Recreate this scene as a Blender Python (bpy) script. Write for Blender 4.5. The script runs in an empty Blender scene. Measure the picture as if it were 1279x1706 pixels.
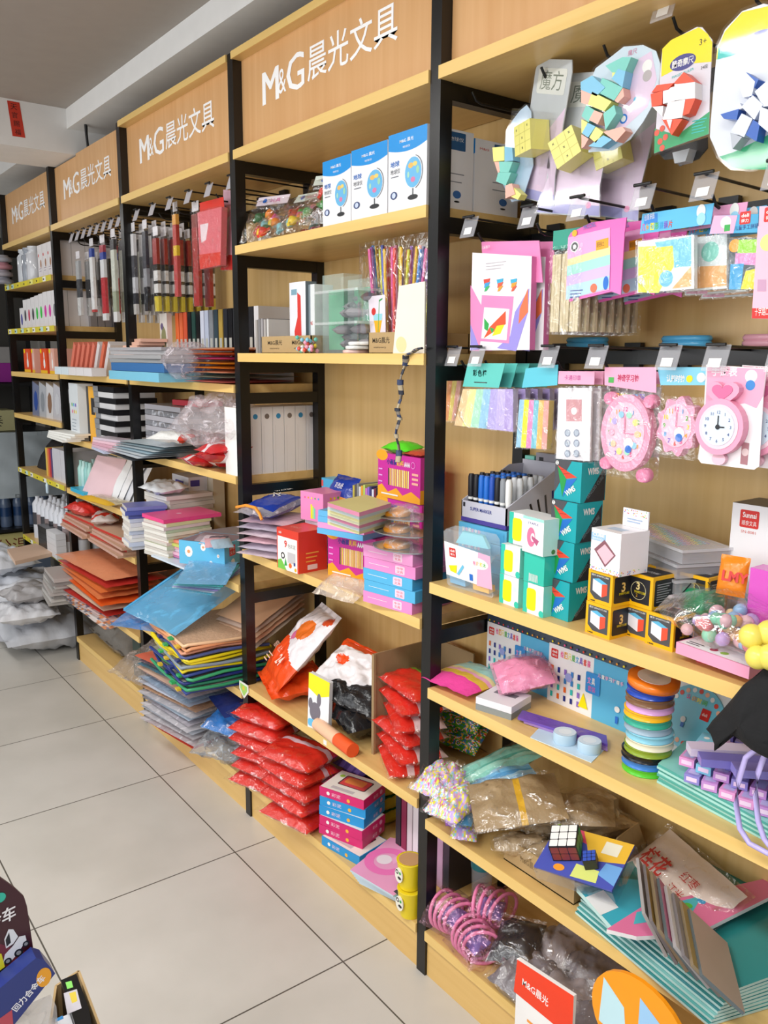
import bpy, math, random
from mathutils import Matrix, Vector, noise as mn
SC = bpy.context.scene
COL = SC.collection
rnd = random.Random(11)
V = Vector
# ---------------------------------------------------------------- camera
CAMP = V((1.45065, -1.21126, 1.53467))
CF = V((-0.78420974, 0.59310431, -0.18232489)); CR = V((0.60217674, 0.79833281, 0.00692043)); CU = V((-0.14966048, 0.10436474, 0.98321399))
FPX = 1392.79
cd = bpy.data.cameras.new('camera'); cam = bpy.data.objects.new('camera', cd); COL.objects.link(cam)
cd.sensor_fit = 'VERTICAL'; cd.sensor_height = 36; cd.sensor_width = 27; cd.lens = FPX/1706*36; cd.clip_start = .02
mw = Matrix((CR, CU, -CF)).transposed().to_4x4(); mw.translation = CAMP; cam.matrix_world = mw
SC.camera = cam
SC.view_settings.view_transform = 'Standard'; SC.view_settings.look = 'None'; SC.view_settings.gamma = 1
SC.view_settings.exposure = .64
# ---------------------------------------------------------------- light
wd = bpy.data.worlds.new('shop air'); SC.world = wd; wd.use_nodes = True
wd.node_tree.nodes['Background'].inputs[0].default_value = (.93, .97, 1, 1); wd.node_tree.nodes['Background'].inputs[1].default_value = .35
def area(n, loc, sx, sy, power, col=(1, .985, .96), rot=(0, 0, 0)):
    l = bpy.data.lights.new(n, 'AREA'); l.shape = 'RECTANGLE'; l.size = sx; l.size_y = sy; l.energy = power; l.color = col
    o = bpy.data.objects.new(n, l); COL.objects.link(o); o.location = loc; o.rotation_euler = rot
for i, (lx, ly, pw) in enumerate(((1.6, -1.35, 17), (.2, -1.45, 15), (-1.2, -1.5, 12), (-2.9, -1.6, 9), (.9, -2.7, 12), (-1.0, -2.9, 7), (-5.2, -1.2, 7))):
    area('ceiling_light', (lx, ly, 2.53), .9, .3, pw)
area('front_fill_light', (-.6, -4.1, 1.7), 5.5, 1.5, 48, (.97, .985, 1), (math.radians(90), 0, 0))  # added fill lamp, no window there; brightens shelf fronts, signs and bulkhead face
# ---------------------------------------------------------------- materials
_m = {}
def lin(h):
    h = h.lstrip('#'); r = []
    for i in (0, 2, 4):
        c = int(h[i:i+2], 16)/255; r.append(c/12.92 if c <= .04045 else ((c+.055)/1.055)**2.4)
    return tuple(r)+(1,)
def newm(n):
    m = bpy.data.materials.new(n); m.use_nodes = True; nt = m.node_tree
    return m, nt, nt.nodes['Principled BSDF'], nt.nodes.new, nt.links.new
def P_(h, rough=.45, metal=0, bump=0, bs=60, var=.05, coat=0):
    """plain coloured stuff with a little procedural tone variation"""
    k = (h, rough, metal, bump, bs, coat)
    if k in _m: return _m[k]
    m, nt, b, nn, ln = newm('paint'+h)
    tc = nn('ShaderNodeTexCoord'); ns = nn('ShaderNodeTexNoise'); ns.inputs['Scale'].default_value = 14; ln(tc.outputs['Object'], ns.inputs['Vector'])
    mx = nn('ShaderNodeMixRGB'); mx.blend_type = 'MULTIPLY'; mx.inputs[0].default_value = var*2
    mx.inputs[1].default_value = lin(h); ln(ns.outputs['Fac'], mx.inputs[2]); ln(mx.outputs[0], b.inputs['Base Color'])
    b.inputs['Roughness'].default_value = rough; b.inputs['Metallic'].default_value = metal; b.inputs['Coat Weight'].default_value = coat
    if bump:
        n2 = nn('ShaderNodeTexNoise'); n2.inputs['Scale'].default_value = bs; n2.inputs['Detail'].default_value = 4; ln(tc.outputs['Object'], n2.inputs['Vector'])
        bp = nn('ShaderNodeBump'); bp.inputs['Strength'].default_value = bump; bp.inputs['Distance'].default_value = .01
        ln(n2.outputs['Fac'], bp.inputs['Height']); ln(bp.outputs[0], b.inputs['Normal'])
    _m[k] = m; return m
def G_(h, rough=.22): return P_(h, rough, bump=.35, bs=38)          # printed plastic foil, crinkled and shiny
def wood(n, h1, h2, axis, rough=.35):
    m, nt, b, nn, ln = newm(n)
    tc = nn('ShaderNodeTexCoord'); mp = nn('ShaderNodeMapping'); ln(tc.outputs['Object'], mp.inputs[0])
    sc = [38, 38, 38]; sc[axis] = 1.6; mp.inputs['Scale'].default_value = sc
    ns = nn('ShaderNodeTexNoise'); ns.inputs['Scale'].default_value = 1.0; ns.inputs['Detail'].default_value = 6; ns.inputs['Distortion'].default_value = .4
    ln(mp.outputs[0], ns.inputs['Vector'])
    cr = nn('ShaderNodeValToRGB'); cr.color_ramp.elements[0].color = lin(h1); cr.color_ramp.elements[1].color = lin(h2)
    cr.color_ramp.elements[0].position = .3; cr.color_ramp.elements[1].position = .7
    ln(ns.outputs['Fac'], cr.inputs[0]); ln(cr.outputs[0], b.inputs['Base Color']); b.inputs['Roughness'].default_value = rough
    return m
W_shelf = wood('shelf beech', '#D6AF6C', '#E2BE7C', 0)
W_edge = wood('edge band', '#E3BC6E', '#EAC67C', 0)
W_back = wood('back panel beech', '#D3AE6E', '#DFBD80', 2)
W_sign = wood('sign beech', '#D3A06A', '#DDAE7A', 2)
W_kick = wood('kick beech', '#D9B068', '#E2BC76', 0)
def film(h='#FFFFFF', alpha=.22, rough=.12, bump=.6, bs=30):
    k = ('film', h, alpha, rough, bump, bs)
    if k in _m: return _m[k]
    m, nt, b, nn, ln = newm('clear film')
    b.inputs['Base Color'].default_value = lin(h); b.inputs['Roughness'].default_value = rough; b.inputs['Alpha'].default_value = alpha
    b.inputs['Coat Weight'].default_value = .6; b.inputs['Coat Roughness'].default_value = .05
    tc = nn('ShaderNodeTexCoord'); n2 = nn('ShaderNodeTexNoise'); n2.inputs['Scale'].default_value = bs; n2.inputs['Detail'].default_value = 3; n2.inputs['Distortion'].default_value = 1.2
    ln(tc.outputs['Object'], n2.inputs['Vector'])
    # sharp creases of the film catch more light, flat film stays clear
    rp = nn('ShaderNodeValToRGB'); rp.color_ramp.elements[0].position = .56; rp.color_ramp.elements[0].color = (alpha*.6,)*3+(1,)
    rp.color_ramp.elements[1].position = .72; rp.color_ramp.elements[1].color = (min(1, alpha*2.2+.1) if bs > 8 else alpha,)*3+(1,)
    ln(n2.outputs['Fac'], rp.inputs[0]); ln(rp.outputs[0], b.inputs['Alpha'])
    bp = nn('ShaderNodeBump'); bp.inputs['Strength'].default_value = bump; bp.inputs['Distance'].default_value = .02
    ln(n2.outputs['Fac'], bp.inputs['Height']); ln(bp.outputs[0], b.inputs['Normal'])
    if alpha < .3:
        g = nn('ShaderNodeBsdfGlossy'); g.inputs['Roughness'].default_value = rough; g.inputs['Color'].default_value = lin(h); ln(bp.outputs[0], g.inputs['Normal'])
        t = nn('ShaderNodeBsdfTransparent'); mx = nn('ShaderNodeMixShader'); ln(rp.outputs[0], mx.inputs[0]); ln(t.outputs[0], mx.inputs[1]); ln(g.outputs[0], mx.inputs[2])
        ln(mx.outputs[0], nt.nodes['Material Output'].inputs['Surface'])
    _m[k] = m; return m
FILM = film(alpha=.13); MILK = film('#F2F2F4', .5, .25); HARD = film('#FFFFFF', .09, .06, .02, 3); TAGP = film('#DCDCE2', .42, .1, .03, 3)
BLACK = P_('#0B0B0C', .3, bump=.02, bs=200); WHITE = P_('#F2F1EE', .5); PAPER = P_('#EFEBE2', .7); GREY = P_('#9A9C9E', .5)
CARDB = P_('#B79A6C', .8, bump=.1, bs=90); DARKM = P_('#17181A', .35)
# ---------------------------------------------------------------- mesh builder
_tx = {}
def textmesh(s, bold=0, shear=0):
    k = (s, bold, shear)
    if k not in _tx:
        cu = bpy.data.curves.new('t', 'FONT'); cu.body = s; cu.size = 1; cu.resolution_u = 2; cu.offset = bold; cu.shear = shear
        o = bpy.data.objects.new('t', cu); COL.objects.link(o)
        dg = bpy.context.evaluated_depsgraph_get(); me = bpy.data.meshes.new_from_object(o.evaluated_get(dg))
        vs = [v.co.copy() for v in me.vertices]; fs = [tuple(p.vertices) for p in me.polygons]
        bpy.data.objects.remove(o); bpy.data.curves.remove(cu); bpy.data.meshes.remove(me)
        xs = [v.x for v in vs] or [0]; ys = [v.y for v in vs] or [0]
        _tx[k] = (vs, fs, min(xs), max(xs), min(ys), max(ys))
    return _tx[k]
def T3(x=0, y=0, z=0): return Matrix.Translation((x, y, z))
def RX(a): return Matrix.Rotation(math.radians(a), 4, 'X')
def RY(a): return Matrix.Rotation(math.radians(a), 4, 'Y')
def RZ(a): return Matrix.Rotation(math.radians(a), 4, 'Z')
def FR(o, u, v):
    u = V(u).normalized(); v = V(v).normalized(); n = u.cross(v)
    m = Matrix((u, v, n)).transposed().to_4x4(); m.translation = V(o); return m
class B:
    lz = .0003
    def __init__(s, M=None): s.v = []; s.f = []; s.mi = []; s.sm = []; s.ms = []; s.M = M or Matrix(); s.k = 1
    def m_(s, m):
        if m not in s.ms: s.ms.append(m)
        return s.ms.index(m)
    def add(s, vs, fs, m, smooth=False):
        b = len(s.v); i = s.m_(m) if not callable(m) else None
        s.v += [s.M @ V(p) for p in vs]
        for f in fs: s.f.append(tuple(b+j for j in f)); s.mi.append(i); s.sm.append(smooth)
    def box(s, x0, x1, y0, y1, z0, z1, m, my=None, mx=None, mz=None):
        """m all faces; mx, my, mz replace the faces across those axes"""
        vs = [(x, y, z) for z in (z0, z1) for y in (y0, y1) for x in (x0, x1)]
        for fs, mm in ((((0, 2, 3, 1), (4, 5, 7, 6)), mz or m), (((0, 1, 5, 4), (2, 6, 7, 3)), my or m), (((0, 4, 6, 2), (1, 3, 7, 5)), mx or m)):
            b = len(s.v)-0; s.add(vs, fs, mm)
    def cbox(s, w, d, h, m, z=0, **k): s.box(-w/2, w/2, -d/2, d/2, z, z+h, m, **k)
    def prism(s, pts, z0, z1, m, mside=None):
        """polygon in the local xy plane, extruded z0..z1"""
        n = len(pts); a = sum(pts[i][0]*pts[(i+1) % n][1]-pts[(i+1) % n][0]*pts[i][1] for i in range(n))
        if a < 0: pts = pts[::-1]
        vs = [(x, y, z0) for x, y in pts]+[(x, y, z1) for x, y in pts]
        s.add(vs, [tuple(range(n))[::-1], tuple(range(n, 2*n))], m)
        s.add(vs, [(i, (i+1) % n, n+(i+1) % n, n+i) for i in range(n)], mside or m)
    def lathe(s, prof, m, n=20, c=(0, 0, 0), smooth=True, mf=None):
        vs = []; fs = []
        for r, z in prof:
            for i in range(n): a = 2*math.pi*i/n; vs.append((c[0]+r*math.cos(a), c[1]+r*math.sin(a), c[2]+z))
        for j in range(len(prof)-1):
            for i in range(n): fs.append((j*n+i, j*n+(i+1) % n, (j+1)*n+(i+1) % n, (j+1)*n+i))
        s.add(vs, fs, m, smooth)
        s.add(vs[:n], [tuple(range(n))[::-1]], m); s.add(vs[-n:], [tuple(range(n))], m)
    def tube(s, pts, r, m, n=6, closed=False, flat=1):
        pts = [V(p) for p in pts]; L = len(pts); vs = []; fs = []; up = V((0.03, .02, 1)).normalized()
        for i, p in enumerate(pts):
            if closed: t = pts[(i+1) % L]-pts[i-1]
            else: t = pts[min(i+1, L-1)]-pts[max(i-1, 0)]
            t.normalize(); a = t.cross(up)
            if a.length < .05: a = t.cross(V((1, 0, 0)))
            a.normalize(); b = a.cross(t); rr = r[i] if isinstance(r, (list, tuple)) else r
            for k in range(n): an = 2*math.pi*k/n; vs.append(p+a*rr*math.cos(an)+b*rr*flat*math.sin(an))
        for i in range(L if closed else L-1):
            for k in range(n): j = (i+1) % L; fs.append((i*n+k, i*n+(k+1) % n, j*n+(k+1) % n, j*n+k))
        s.add(vs, fs, m, True)
        if not closed: s.add(vs[:n], [tuple(range(n))], m); s.add(vs[-n:], [tuple(range(n))[::-1]], m)
    def grid(s, fn, nu, nv, m, smooth=True, mf=None):
        vs = [fn(i/nu, j/nv) for j in range(nv+1) for i in range(nu+1)]
        if mf is None:
            s.add(vs, [(j*(nu+1)+i, j*(nu+1)+i+1, (j+1)*(nu+1)+i+1, (j+1)*(nu+1)+i) for j in range(nv) for i in range(nu)], m, smooth)
        else:
            b = len(s.v); s.v += [s.M @ V(p) for p in vs]
            for j in range(nv):
                for i in range(nu):
                    s.f.append(tuple(b+q for q in (j*(nu+1)+i, j*(nu+1)+i+1, (j+1)*(nu+1)+i+1, (j+1)*(nu+1)+i))); s.mi.append(s.m_(mf((i+.5)/nu, (j+.5)/nv))); s.sm.append(smooth)
    def pillow(s, w, d, h, m, mf=None, wr=.25, seed=0, n=14, crimp=.12, sag=0, base=0, plump=0):
        """puffy sealed bag lying flat, centre at origin, z from 0 (base>0 flattens the underside)"""
        def hh(u, v):
            pw, ex = (5, .45) if plump else (2.6, .6); a = max(0, 1-abs(2*u-1)**pw)**ex; b = max(0, 1-(abs(2*v-1)/(1-crimp))**pw)**ex if abs(2*v-1) < 1-crimp else 0
            q = a*b; w_ = mn.noise(V((u*5+seed*7.3, v*5, seed)))*wr+mn.noise(V((u*13, v*11+seed, 3)))*wr*.5
            return q*(1+w_)
        def wob(u, v):
            e = 1 if abs(2*v-1) > 1-crimp else .3
            return h*.12*e*mn.noise(V((u*6+seed, v*2, 9.1+seed)))
        for sg in (1, -1):
            f = lambda u, v, sg=sg: ((u-.5)*w*(1+.04*mn.noise(V((v*6, seed, 1)))), (v-.5)*d, max(.0004, min(h*1.02, h/2+wob(u, v)+sg*h/2*hh(u, v))-sag*((u-.5)**2*4+(v-.5)**2*4)*.5))
            if sg > 0: s.grid(f, n, n, m, True, mf)
            else: s.grid(lambda u, v: f(1-u, v), n, n, m, True, (lambda u, v: mf(1-u, v)) if mf else None)
    # ---- print on faces: call on(frame) first
    def on(s, fr, lay=.0003): s._M = s.M; s.M = s.M @ fr; s.lz = lay; return s
    def off(s): s.M = s._M; return s
    def _p(s, vs, fs, m): s.add([(x, y, s.lz) for x, y in vs], fs, m); s.lz += .00006; return s
    def rect(s, x, y, w, h, m): return s._p([(x, y), (x+w, y), (x+w, y+h), (x, y+h)], [(0, 1, 2, 3)], m)
    def poly(s, pts, m):
        n = len(pts); a = sum(pts[i][0]*pts[(i+1) % n][1]-pts[(i+1) % n][0]*pts[i][1] for i in range(n))
        return s._p(pts if a > 0 else pts[::-1], [tuple(range(n))], m)
    def disc(s, x, y, r, m, ry=None, n=24, a0=0, a1=360):
        ry = ry or r; pts = [(x+r*math.cos(math.radians(a0+(a1-a0)*i/n)), y+ry*math.sin(math.radians(a0+(a1-a0)*i/n))) for i in range(n if a1-a0 >= 360 else n+1)]
        return s.poly(pts, m)
    def ring(s, x, y, r, w, m, n=24, ry=None):
        ry = ry or r; vs = []
        for i in range(n): a = 2*math.pi*i/n; vs += [(x+r*math.cos(a), y+ry*math.sin(a)), (x+(r-w)*math.cos(a), y+(ry-w)*math.sin(a))]
        return s._p(vs, [(2*i, (2*i+2) % (2*n), (2*i+3) % (2*n), 2*i+1) for i in range(n)], m)
    def rrect(s, x, y, w, h, r, m):
        pts = []
        for cx, cy, a0 in ((x+w-r, y+r, -90), (x+w-r, y+h-r, 0), (x+r, y+h-r, 90), (x+r, y+r, 180)):
            for k in range(5): a = math.radians(a0+22.5*k); pts.append((cx+r*math.cos(a), cy+r*math.sin(a)))
        return s.poly(pts, m)
    def text(s, t, x, y, h, m, w=None, al='l', bold=0, shear=0, rot=0):
        vs, fs, x0, x1, y0, y1 = textmesh(t, bold, shear)
        if not vs: return s
        k = h/(y1-y0); kx = k if w is None else w/(x1-x0); W = (x1-x0)*kx
        ox = {'l': 0, 'c': -W/2, 'r': -W}[al]; c, sn = math.cos(math.radians(rot)), math.sin(math.radians(rot))
        pts = [(ox+(v.x-x0)*kx, (v.y-y0)*k) for v in vs]
        return s._p([(x+a*c-b*sn, y+a*sn+b*c) for a, b in pts], fs, m)
    def fakelines(s, x, y, w, n, dy, h, m):
        for i in range(n): s._p([(x, y-i*dy), (x+w*(1-.25*(i % 3)/2), y-i*dy), (x+w*(1-.25*(i % 3)/2), y-i*dy+h), (x, y-i*dy+h)], [(0, 1, 2, 3)], m); s.lz -= .00006
        return s
    def build(s, name, parent=None, loc=None, rot=0, bevel=0, label=None, M=None):
        me = bpy.data.meshes.new(name); me.from_pydata([tuple(p) for p in s.v], [], s.f)
        for m in s.ms: me.materials.append(m)
        me.polygons.foreach_set('material_index', s.mi); me.polygons.foreach_set('use_smooth', s.sm); me.update()
        o = bpy.data.objects.new(name, me); COL.objects.link(o)
        if parent: o.parent = parent
        if M is not None: o.matrix_local = M
        elif loc is not None: o.location = loc; o.rotation_euler = (0, 0, math.radians(rot))
        if bevel:
            bm = o.modifiers.new('bevel', 'BEVEL'); bm.width = bevel; bm.segments = 2; bm.limit_method = 'ANGLE'; bm.angle_limit = math.radians(50)
        if label: o['label'] = label
        return o
def tag(o, label, cat, group=None, kind=None):
    o['label'] = label; o['category'] = cat
    if group: o['group'] = group
    if kind: o['kind'] = kind
    return o
def struct(o): o['kind'] = 'structure'; return o
def thing(name, label, cat, loc, rot=0, group=None, M=None):
    o = bpy.data.objects.new(name, None); o.empty_display_size = .02; COL.objects.link(o)
    if M is not None: o.matrix_world = M
    else: o.location = loc; o.rotation_euler = (0, 0, math.radians(rot))
    return tag(o, label, cat, group)
def dup(root, M, label=None, group=None):
    r = root.copy(); COL.objects.link(r); r.matrix_world = M
    if label: r['label'] = label
    if group: r['group'] = group
    for ch in list(root.children):
        c = ch.copy(); COL.objects.link(c); c.parent = r
        for g in ch.children: d = g.copy(); COL.objects.link(d); d.parent = c
    return r
def at(u, v, x=None, y=None, z=None):
    """the point of the shop seen at a place of the photograph, on the plane x=, y= or z="""
    r = CF+CR*((u-639.5)/FPX)-CU*((v-853)/FPX)
    if x is not None: t = (x-CAMP.x)/r.x
    elif y is not None: t = (y-CAMP.y)/r.y
    else: t = (z-CAMP.z)/r.z
    return CAMP+r*t
def ordn(i, n):
    """i counted from the top of n"""
    w = ['topmost', 'second from top', 'third from top', 'fourth from top', 'fifth from top', 'sixth from top', 'seventh from top', 'eighth from top']
    wb = ['bottom one', 'second from bottom', 'third from bottom', 'fourth from bottom', 'fifth from bottom', 'sixth from bottom', 'seventh from bottom']
    if i < len(w) and (i < n-1): return w[i]
    j = n-1-i
    return wb[j] if j < len(wb) else 'middle one'
# ================================================================ the shop itself
PW = .033; W = .92; D = .315; TH = .0255; ZS = 2.10; ZT = 2.392
def floor_mat():
    m, nt, b, nn, ln = newm('floor tiles')
    tc = nn('ShaderNodeTexCoord'); br = nn('ShaderNodeTexBrick'); mp = nn('ShaderNodeMapping')
    T = .6025; mp.inputs['Location'].default_value = (.7333, .1375, 0)
    ln(tc.outputs['Object'], mp.inputs[0]); ln(mp.outputs[0], br.inputs['Vector'])
    br.offset = 0; br.inputs['Scale'].default_value = 1; br.inputs['Brick Width'].default_value = T; br.inputs['Row Height'].default_value = T
    br.inputs['Mortar Size'].default_value = .0022; br.inputs['Mortar Smooth'].default_value = .1
    br.inputs['Color1'].default_value = lin('#C9C5BE'); br.inputs['Color2'].default_value = lin('#C5C1B9'); br.inputs['Mortar'].default_value = lin('#5A554E')
    ns = nn('ShaderNodeTexNoise'); ns.inputs['Scale'].default_value = 3.0; ns.inputs['Detail'].default_value = 5; ln(tc.outputs['Object'], ns.inputs['Vector'])
    rp = nn('ShaderNodeValToRGB'); rp.color_ramp.elements[0].color = (.88, .88, .87, 1); rp.color_ramp.elements[0].position = .3; rp.color_ramp.elements[1].color = (1, 1, 1, 1); rp.color_ramp.elements[1].position = .6
    ln(ns.outputs['Fac'], rp.inputs[0]); mx = nn('ShaderNodeMixRGB'); mx.blend_type = 'MULTIPLY'; mx.inputs[0].default_value = 1
    ln(br.outputs['Color'], mx.inputs[1]); ln(rp.outputs[0], mx.inputs[2]); ln(mx.outputs[0], b.inputs['Base Color'])
    b.inputs['Roughness'].default_value = .33
    return m
def plain(n, x0, x1, y0, y1, z0, z1, m):
    b = B(); b.box(x0, x1, y0, y1, z0, z1, m); return struct(b.build(n))
plain('floor', -7.2, 2.6, -4.2, .6, -.05, 0, floor_mat())
PLAST = P_('#EFEEEC', .8, bump=.03, bs=30)
plain('ceiling', -7.2, 2.6, -4.2, .6, 2.566, 2.62, P_('#A8A19A', .8))
plain('wall_back', -7.2, 2.6, .45, .6, 0, 2.566, P_('#8E8A84', .8))
plain('wall_left', -7.3, -7.2, -4.2, .6, 0, 2.566, P_('#4A4B49', .8))
plain('trim_1', -2.42, 2.6, 0, .45, 2.486, 2.566, PLAST)       # bulkhead along the shelves
plain('trim_2', -7.2, -2.76, 0, .45, 2.486, 2.566, PLAST)
plain('trim_3', -2.76, -2.42, -4.2, .45, 2.385, 2.566, P_('#E8E7E5', .75))       # beam across the shop
# ---------------------------------------------------------------- shelving
LV = {0: (1.027, .770, .433), 1: (1.857, 1.543, .930, .471), 2: (1.447, 1.160, .805, .44), 3: (1.447, 1.145, .893, .71, .37), 4: (1.907, 1.671, 1.440, 1.208, .896, .50)}
SIGNW = P_('#FFFFFF', .4, var=.0)
posn = ['nearest, at the right edge', 'second from the right, with globe boxes', 'middle, with red bags on hooks', 'second from the left, under the ceiling beam', 'farthest left, with yellow price strips']
def hook(par, x, z, yt=.02, low=True, tagm='clear', yb=.29):
    b = B(); b.tube([(x, yb, z-.004), (x, yt+.01, z), (x, yt, z+.002)], .0026, DARKM)
    b.tube([(x-.017, yt, z+.002), (x+.017, yt, z+.002)], .003, DARKM); b.box(x-.02, x+.02, yb, yb+.014, z-.06, z+.012, DARKM)
    if low: b.tube([(x, yb, z-.045), (x, yt+.055, z-.047), (x, yt+.04, z-.043), (x, yt+.028, z-.028)], .0028, DARKM)
    o = b.build('hook', par)
    if tagm:
        t = B(FR((x-.021, yt-.004, z-.040), (1, 0, 0), (0, .35, 1)))
        t.prism([(0, 0), (.042, 0), (.042, .044), (0, .044)], 0, .0015, TAGP if tagm == 'clear' else P_('#B9B6BC', .4))
        if tagm == 'clear': t.on(T3(0, 0, .0016)); t.rect(.010, .006, .022, .015, WHITE); t.off()
        t.build('price_tag', o)
    return o
for n in range(5):
    xr = -n*W; xl = xr-0  # bay n spans xL..xR
    xL = -n*W; xR = xL+W
    u = thing('shelving_unit', 'black metal and beech wall shelving bay, '+posn[n], 'shelving', (0, 0, 0), 0, 'shop shelving bays')
    xs = [xL]+([xL+W] if n == 0 else [])
    for x in xs:
        zt = ZT if n else 2.43
        for y in (0, D-PW):
            b = B(); b.box(x, x+PW, y, y+PW, 0, zt, BLACK); b.build('post', u, bevel=.002)
        # cross bars under every shelf level of the bay on the left and of this one
        zz = set(LV[n]) | (set(LV[n+1]) if n < 4 else set())
        for z in list(zz)+[ZS+.0]:
            if z == .37: continue
            b = B(); zt2 = z-TH if z < 2 else ZS-.001; b.box(x+.004, x+PW-.001, PW, D-PW, zt2-.034, zt2, BLACK)
            b.lathe([(.004, 0), (.004, .003), (.0, .003)], GREY, 8, (0, 0, 0)) if False else None
            b.build('crossbar', u)
    a, c = xL+PW+.001, xR-.001
    for z in LV[n]:
        b = B(); b.box(a-.002, c, -.004, D-.012, z-TH, z, W_shelf)
        b.box(a-.002, c, -.0062, -.004, z-TH, z, W_edge); b.build('shelf_board', u)
    b = B(); b.box(a-.003, c, -.003, D-.012, ZS, ZS+TH, W_shelf); b.box(a-.003, c, -.005, -.003, ZS, ZS+TH, W_edge); b.build('shelf_board', u, label='top shelf board below the sign')
    if n < 4: b = B(); b.box(a, c, -.002, D-.012, .128-TH, .128, W_shelf); b.box(a, c, -.0042, -.002, .128-TH, .128, W_edge); b.build('shelf_board', u, label='bottom shelf board')
    if n < 4: b = B(); b.box(a, c, .006, .022, 0, .1025, W_kick); b.build('kick_board', u)
    b = B(); b.box(xL+PW if n != 4 else xL+PW, xR, D-.006, D+.004, .1 if n < 4 else 1.2, ZT, W_back); b.build('back_panel', u)
    # sign
    b = B(); S = (a, c, ZS+TH, ZT-.02)
    fr = FR((0, .028, 0), (1, 0, 0), (0, 0, 1))
    top = ZT-.004
    if n == 3:
        pts = [(a, S[2]), (c, S[2]), (c, top), (-2.412, top), (-2.412, 2.378), (a, 2.378)]
    elif n == 4: pts = [(a, S[2]), (c, S[2]), (c, top), (a, top)]
    else: pts = [(a, S[2]), (c, S[2]), (c, S[3] if n != 0 else 2.41), (a, S[3] if n != 0 else 2.41)]
    b.M = fr; b.prism(pts, -.012, 0, W_sign); so = b.build('sign_panel', u)
    if n:
        b = B(fr); b.on(T3(0, 0, 0), .0006)
        t0 = xR-.765; zz = 2.228
        b.text('M', t0, zz-.003, .084, SIGNW, w=.086, bold=.0); b.text('M', t0+.006, zz-.003, .084, SIGNW, w=.086); b.text('&', t0+.088, zz+.006, .062, SIGNW, w=.042, bold=.0); b.text('G', t0+.132, zz-.003, .09, SIGNW, w=.09, bold=.0); b.text('G', t0+.137, zz-.003, .09, SIGNW, w=.086)
        b.lz = .0008; b.text('晨光文具', t0+.238, zz+.002, .086, SIGNW, w=.378, bold=.006)
        b.off(); b.build('sign_lettering', so, label='white sign lettering')
    if n in (1, 2, 0):
        b = B(); b.box(a-.003, c, -.003, .05, ZT-.02 if n else 2.41, ZT if n else 2.43, W_shelf); b.box(a-.003, c, -.005, -.003, ZT-.02 if n else 2.41, ZT if n else 2.43, W_edge); b.build('sign_top_board', u)
    if n == 0:
        for z in (1.80, 1.541, 2.05):
            b = B(); b.box(a, c, .285, .305, z-.018, z+.018, BLACK); b.build('hook_bar', u)
        for x, z in ((.044, 2.115), (.239, 2.115), (.388, 2.115)): hook(u, x, z, .05, tagm=None)
        for x, z in ((.53, 2.12), (.67, 2.12), (.80, 2.12)): hook(u, x, z, .05)
        for x in (.095, .262, .385, .525, .64, .76): hook(u, x, 1.822, .03)
        for x in (.052, .128, .330, .445, .596, .684, .79): hook(u, x, 1.556, .03)
    if n == 2:
        b = B(); b.box(a, c, .285, .305, 2.01, 2.045, BLACK); b.build('hook_bar', u)
        for i in range(6): hook(u, -1.735+i*.155, 2.07, .02, tagm='grey')
    if n == 3:
        b = B(); b.box(a, c, .285, .305, 2.01, 2.045, BLACK); b.build('hook_bar', u)
        for i in range(8): hook(u, -2.52+i*.085, 2.07, .02, tagm='grey')
    if n == 4:
        for k, z in enumerate(LV[4]):
            if k == 2 or k == 3: continue
            b = B(FR((a, -.0075, z-TH), (1, 0, 0), (0, 0, 1))); b.rect(0, 0, c-a, .027, P_('#D8C83A', .5))
            q = random.Random(k)
            for i in range(7): b.lz = .0006; b.rect(.02+i*.12+q.random()*.03, .002, .05, .022, P_(q.choice(['#F0EFE8', '#F3EE8A', '#E6D21E', '#BFE0DC']), .5)); b.lz = .0009; b.rect(.03+i*.12, .008, .02, .008, P_('#3A3A20'))
            b.build('price_strip', u)
# red paper with good-luck characters on the beam
b = B(FR((-2.4195, -.2175, 2.420), (.1, 1, 0), (.0, -.012, 1))); b.M = FR((-2.4192, -.236, 2.423), (0, 1, 0), (0, 0, 1))
b.prism([(.012, .0), (.062, .0), (.048, .135), (.0, .135)], 0, .0006, P_('#C8361F', .6)); b.on(T3(0, 0, .0006))
for i, ch in enumerate('天官赐福'): b.text(ch, .012+.0035*i, .103-i*.032, .023, P_('#2A1410'))
tag(b.build('banner'), 'small red paper banner with black brush characters on the white beam', 'banner')
b = B(); b.tube([(-2.30, .04, 2.486), (-2.301, .042, 2.45), (-2.299, .045, 2.40), (-2.3, .05, 2.33)], .006, DARKM); b.tube([(-2.315, .05, 2.486), (-2.318, .05, 2.44), (-2.31, .05, 2.33)], .004, DARKM)
tag(b.build('power_cable'), 'black cable dropping from the bulkhead behind the sign beside the beam', 'cable')
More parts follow.
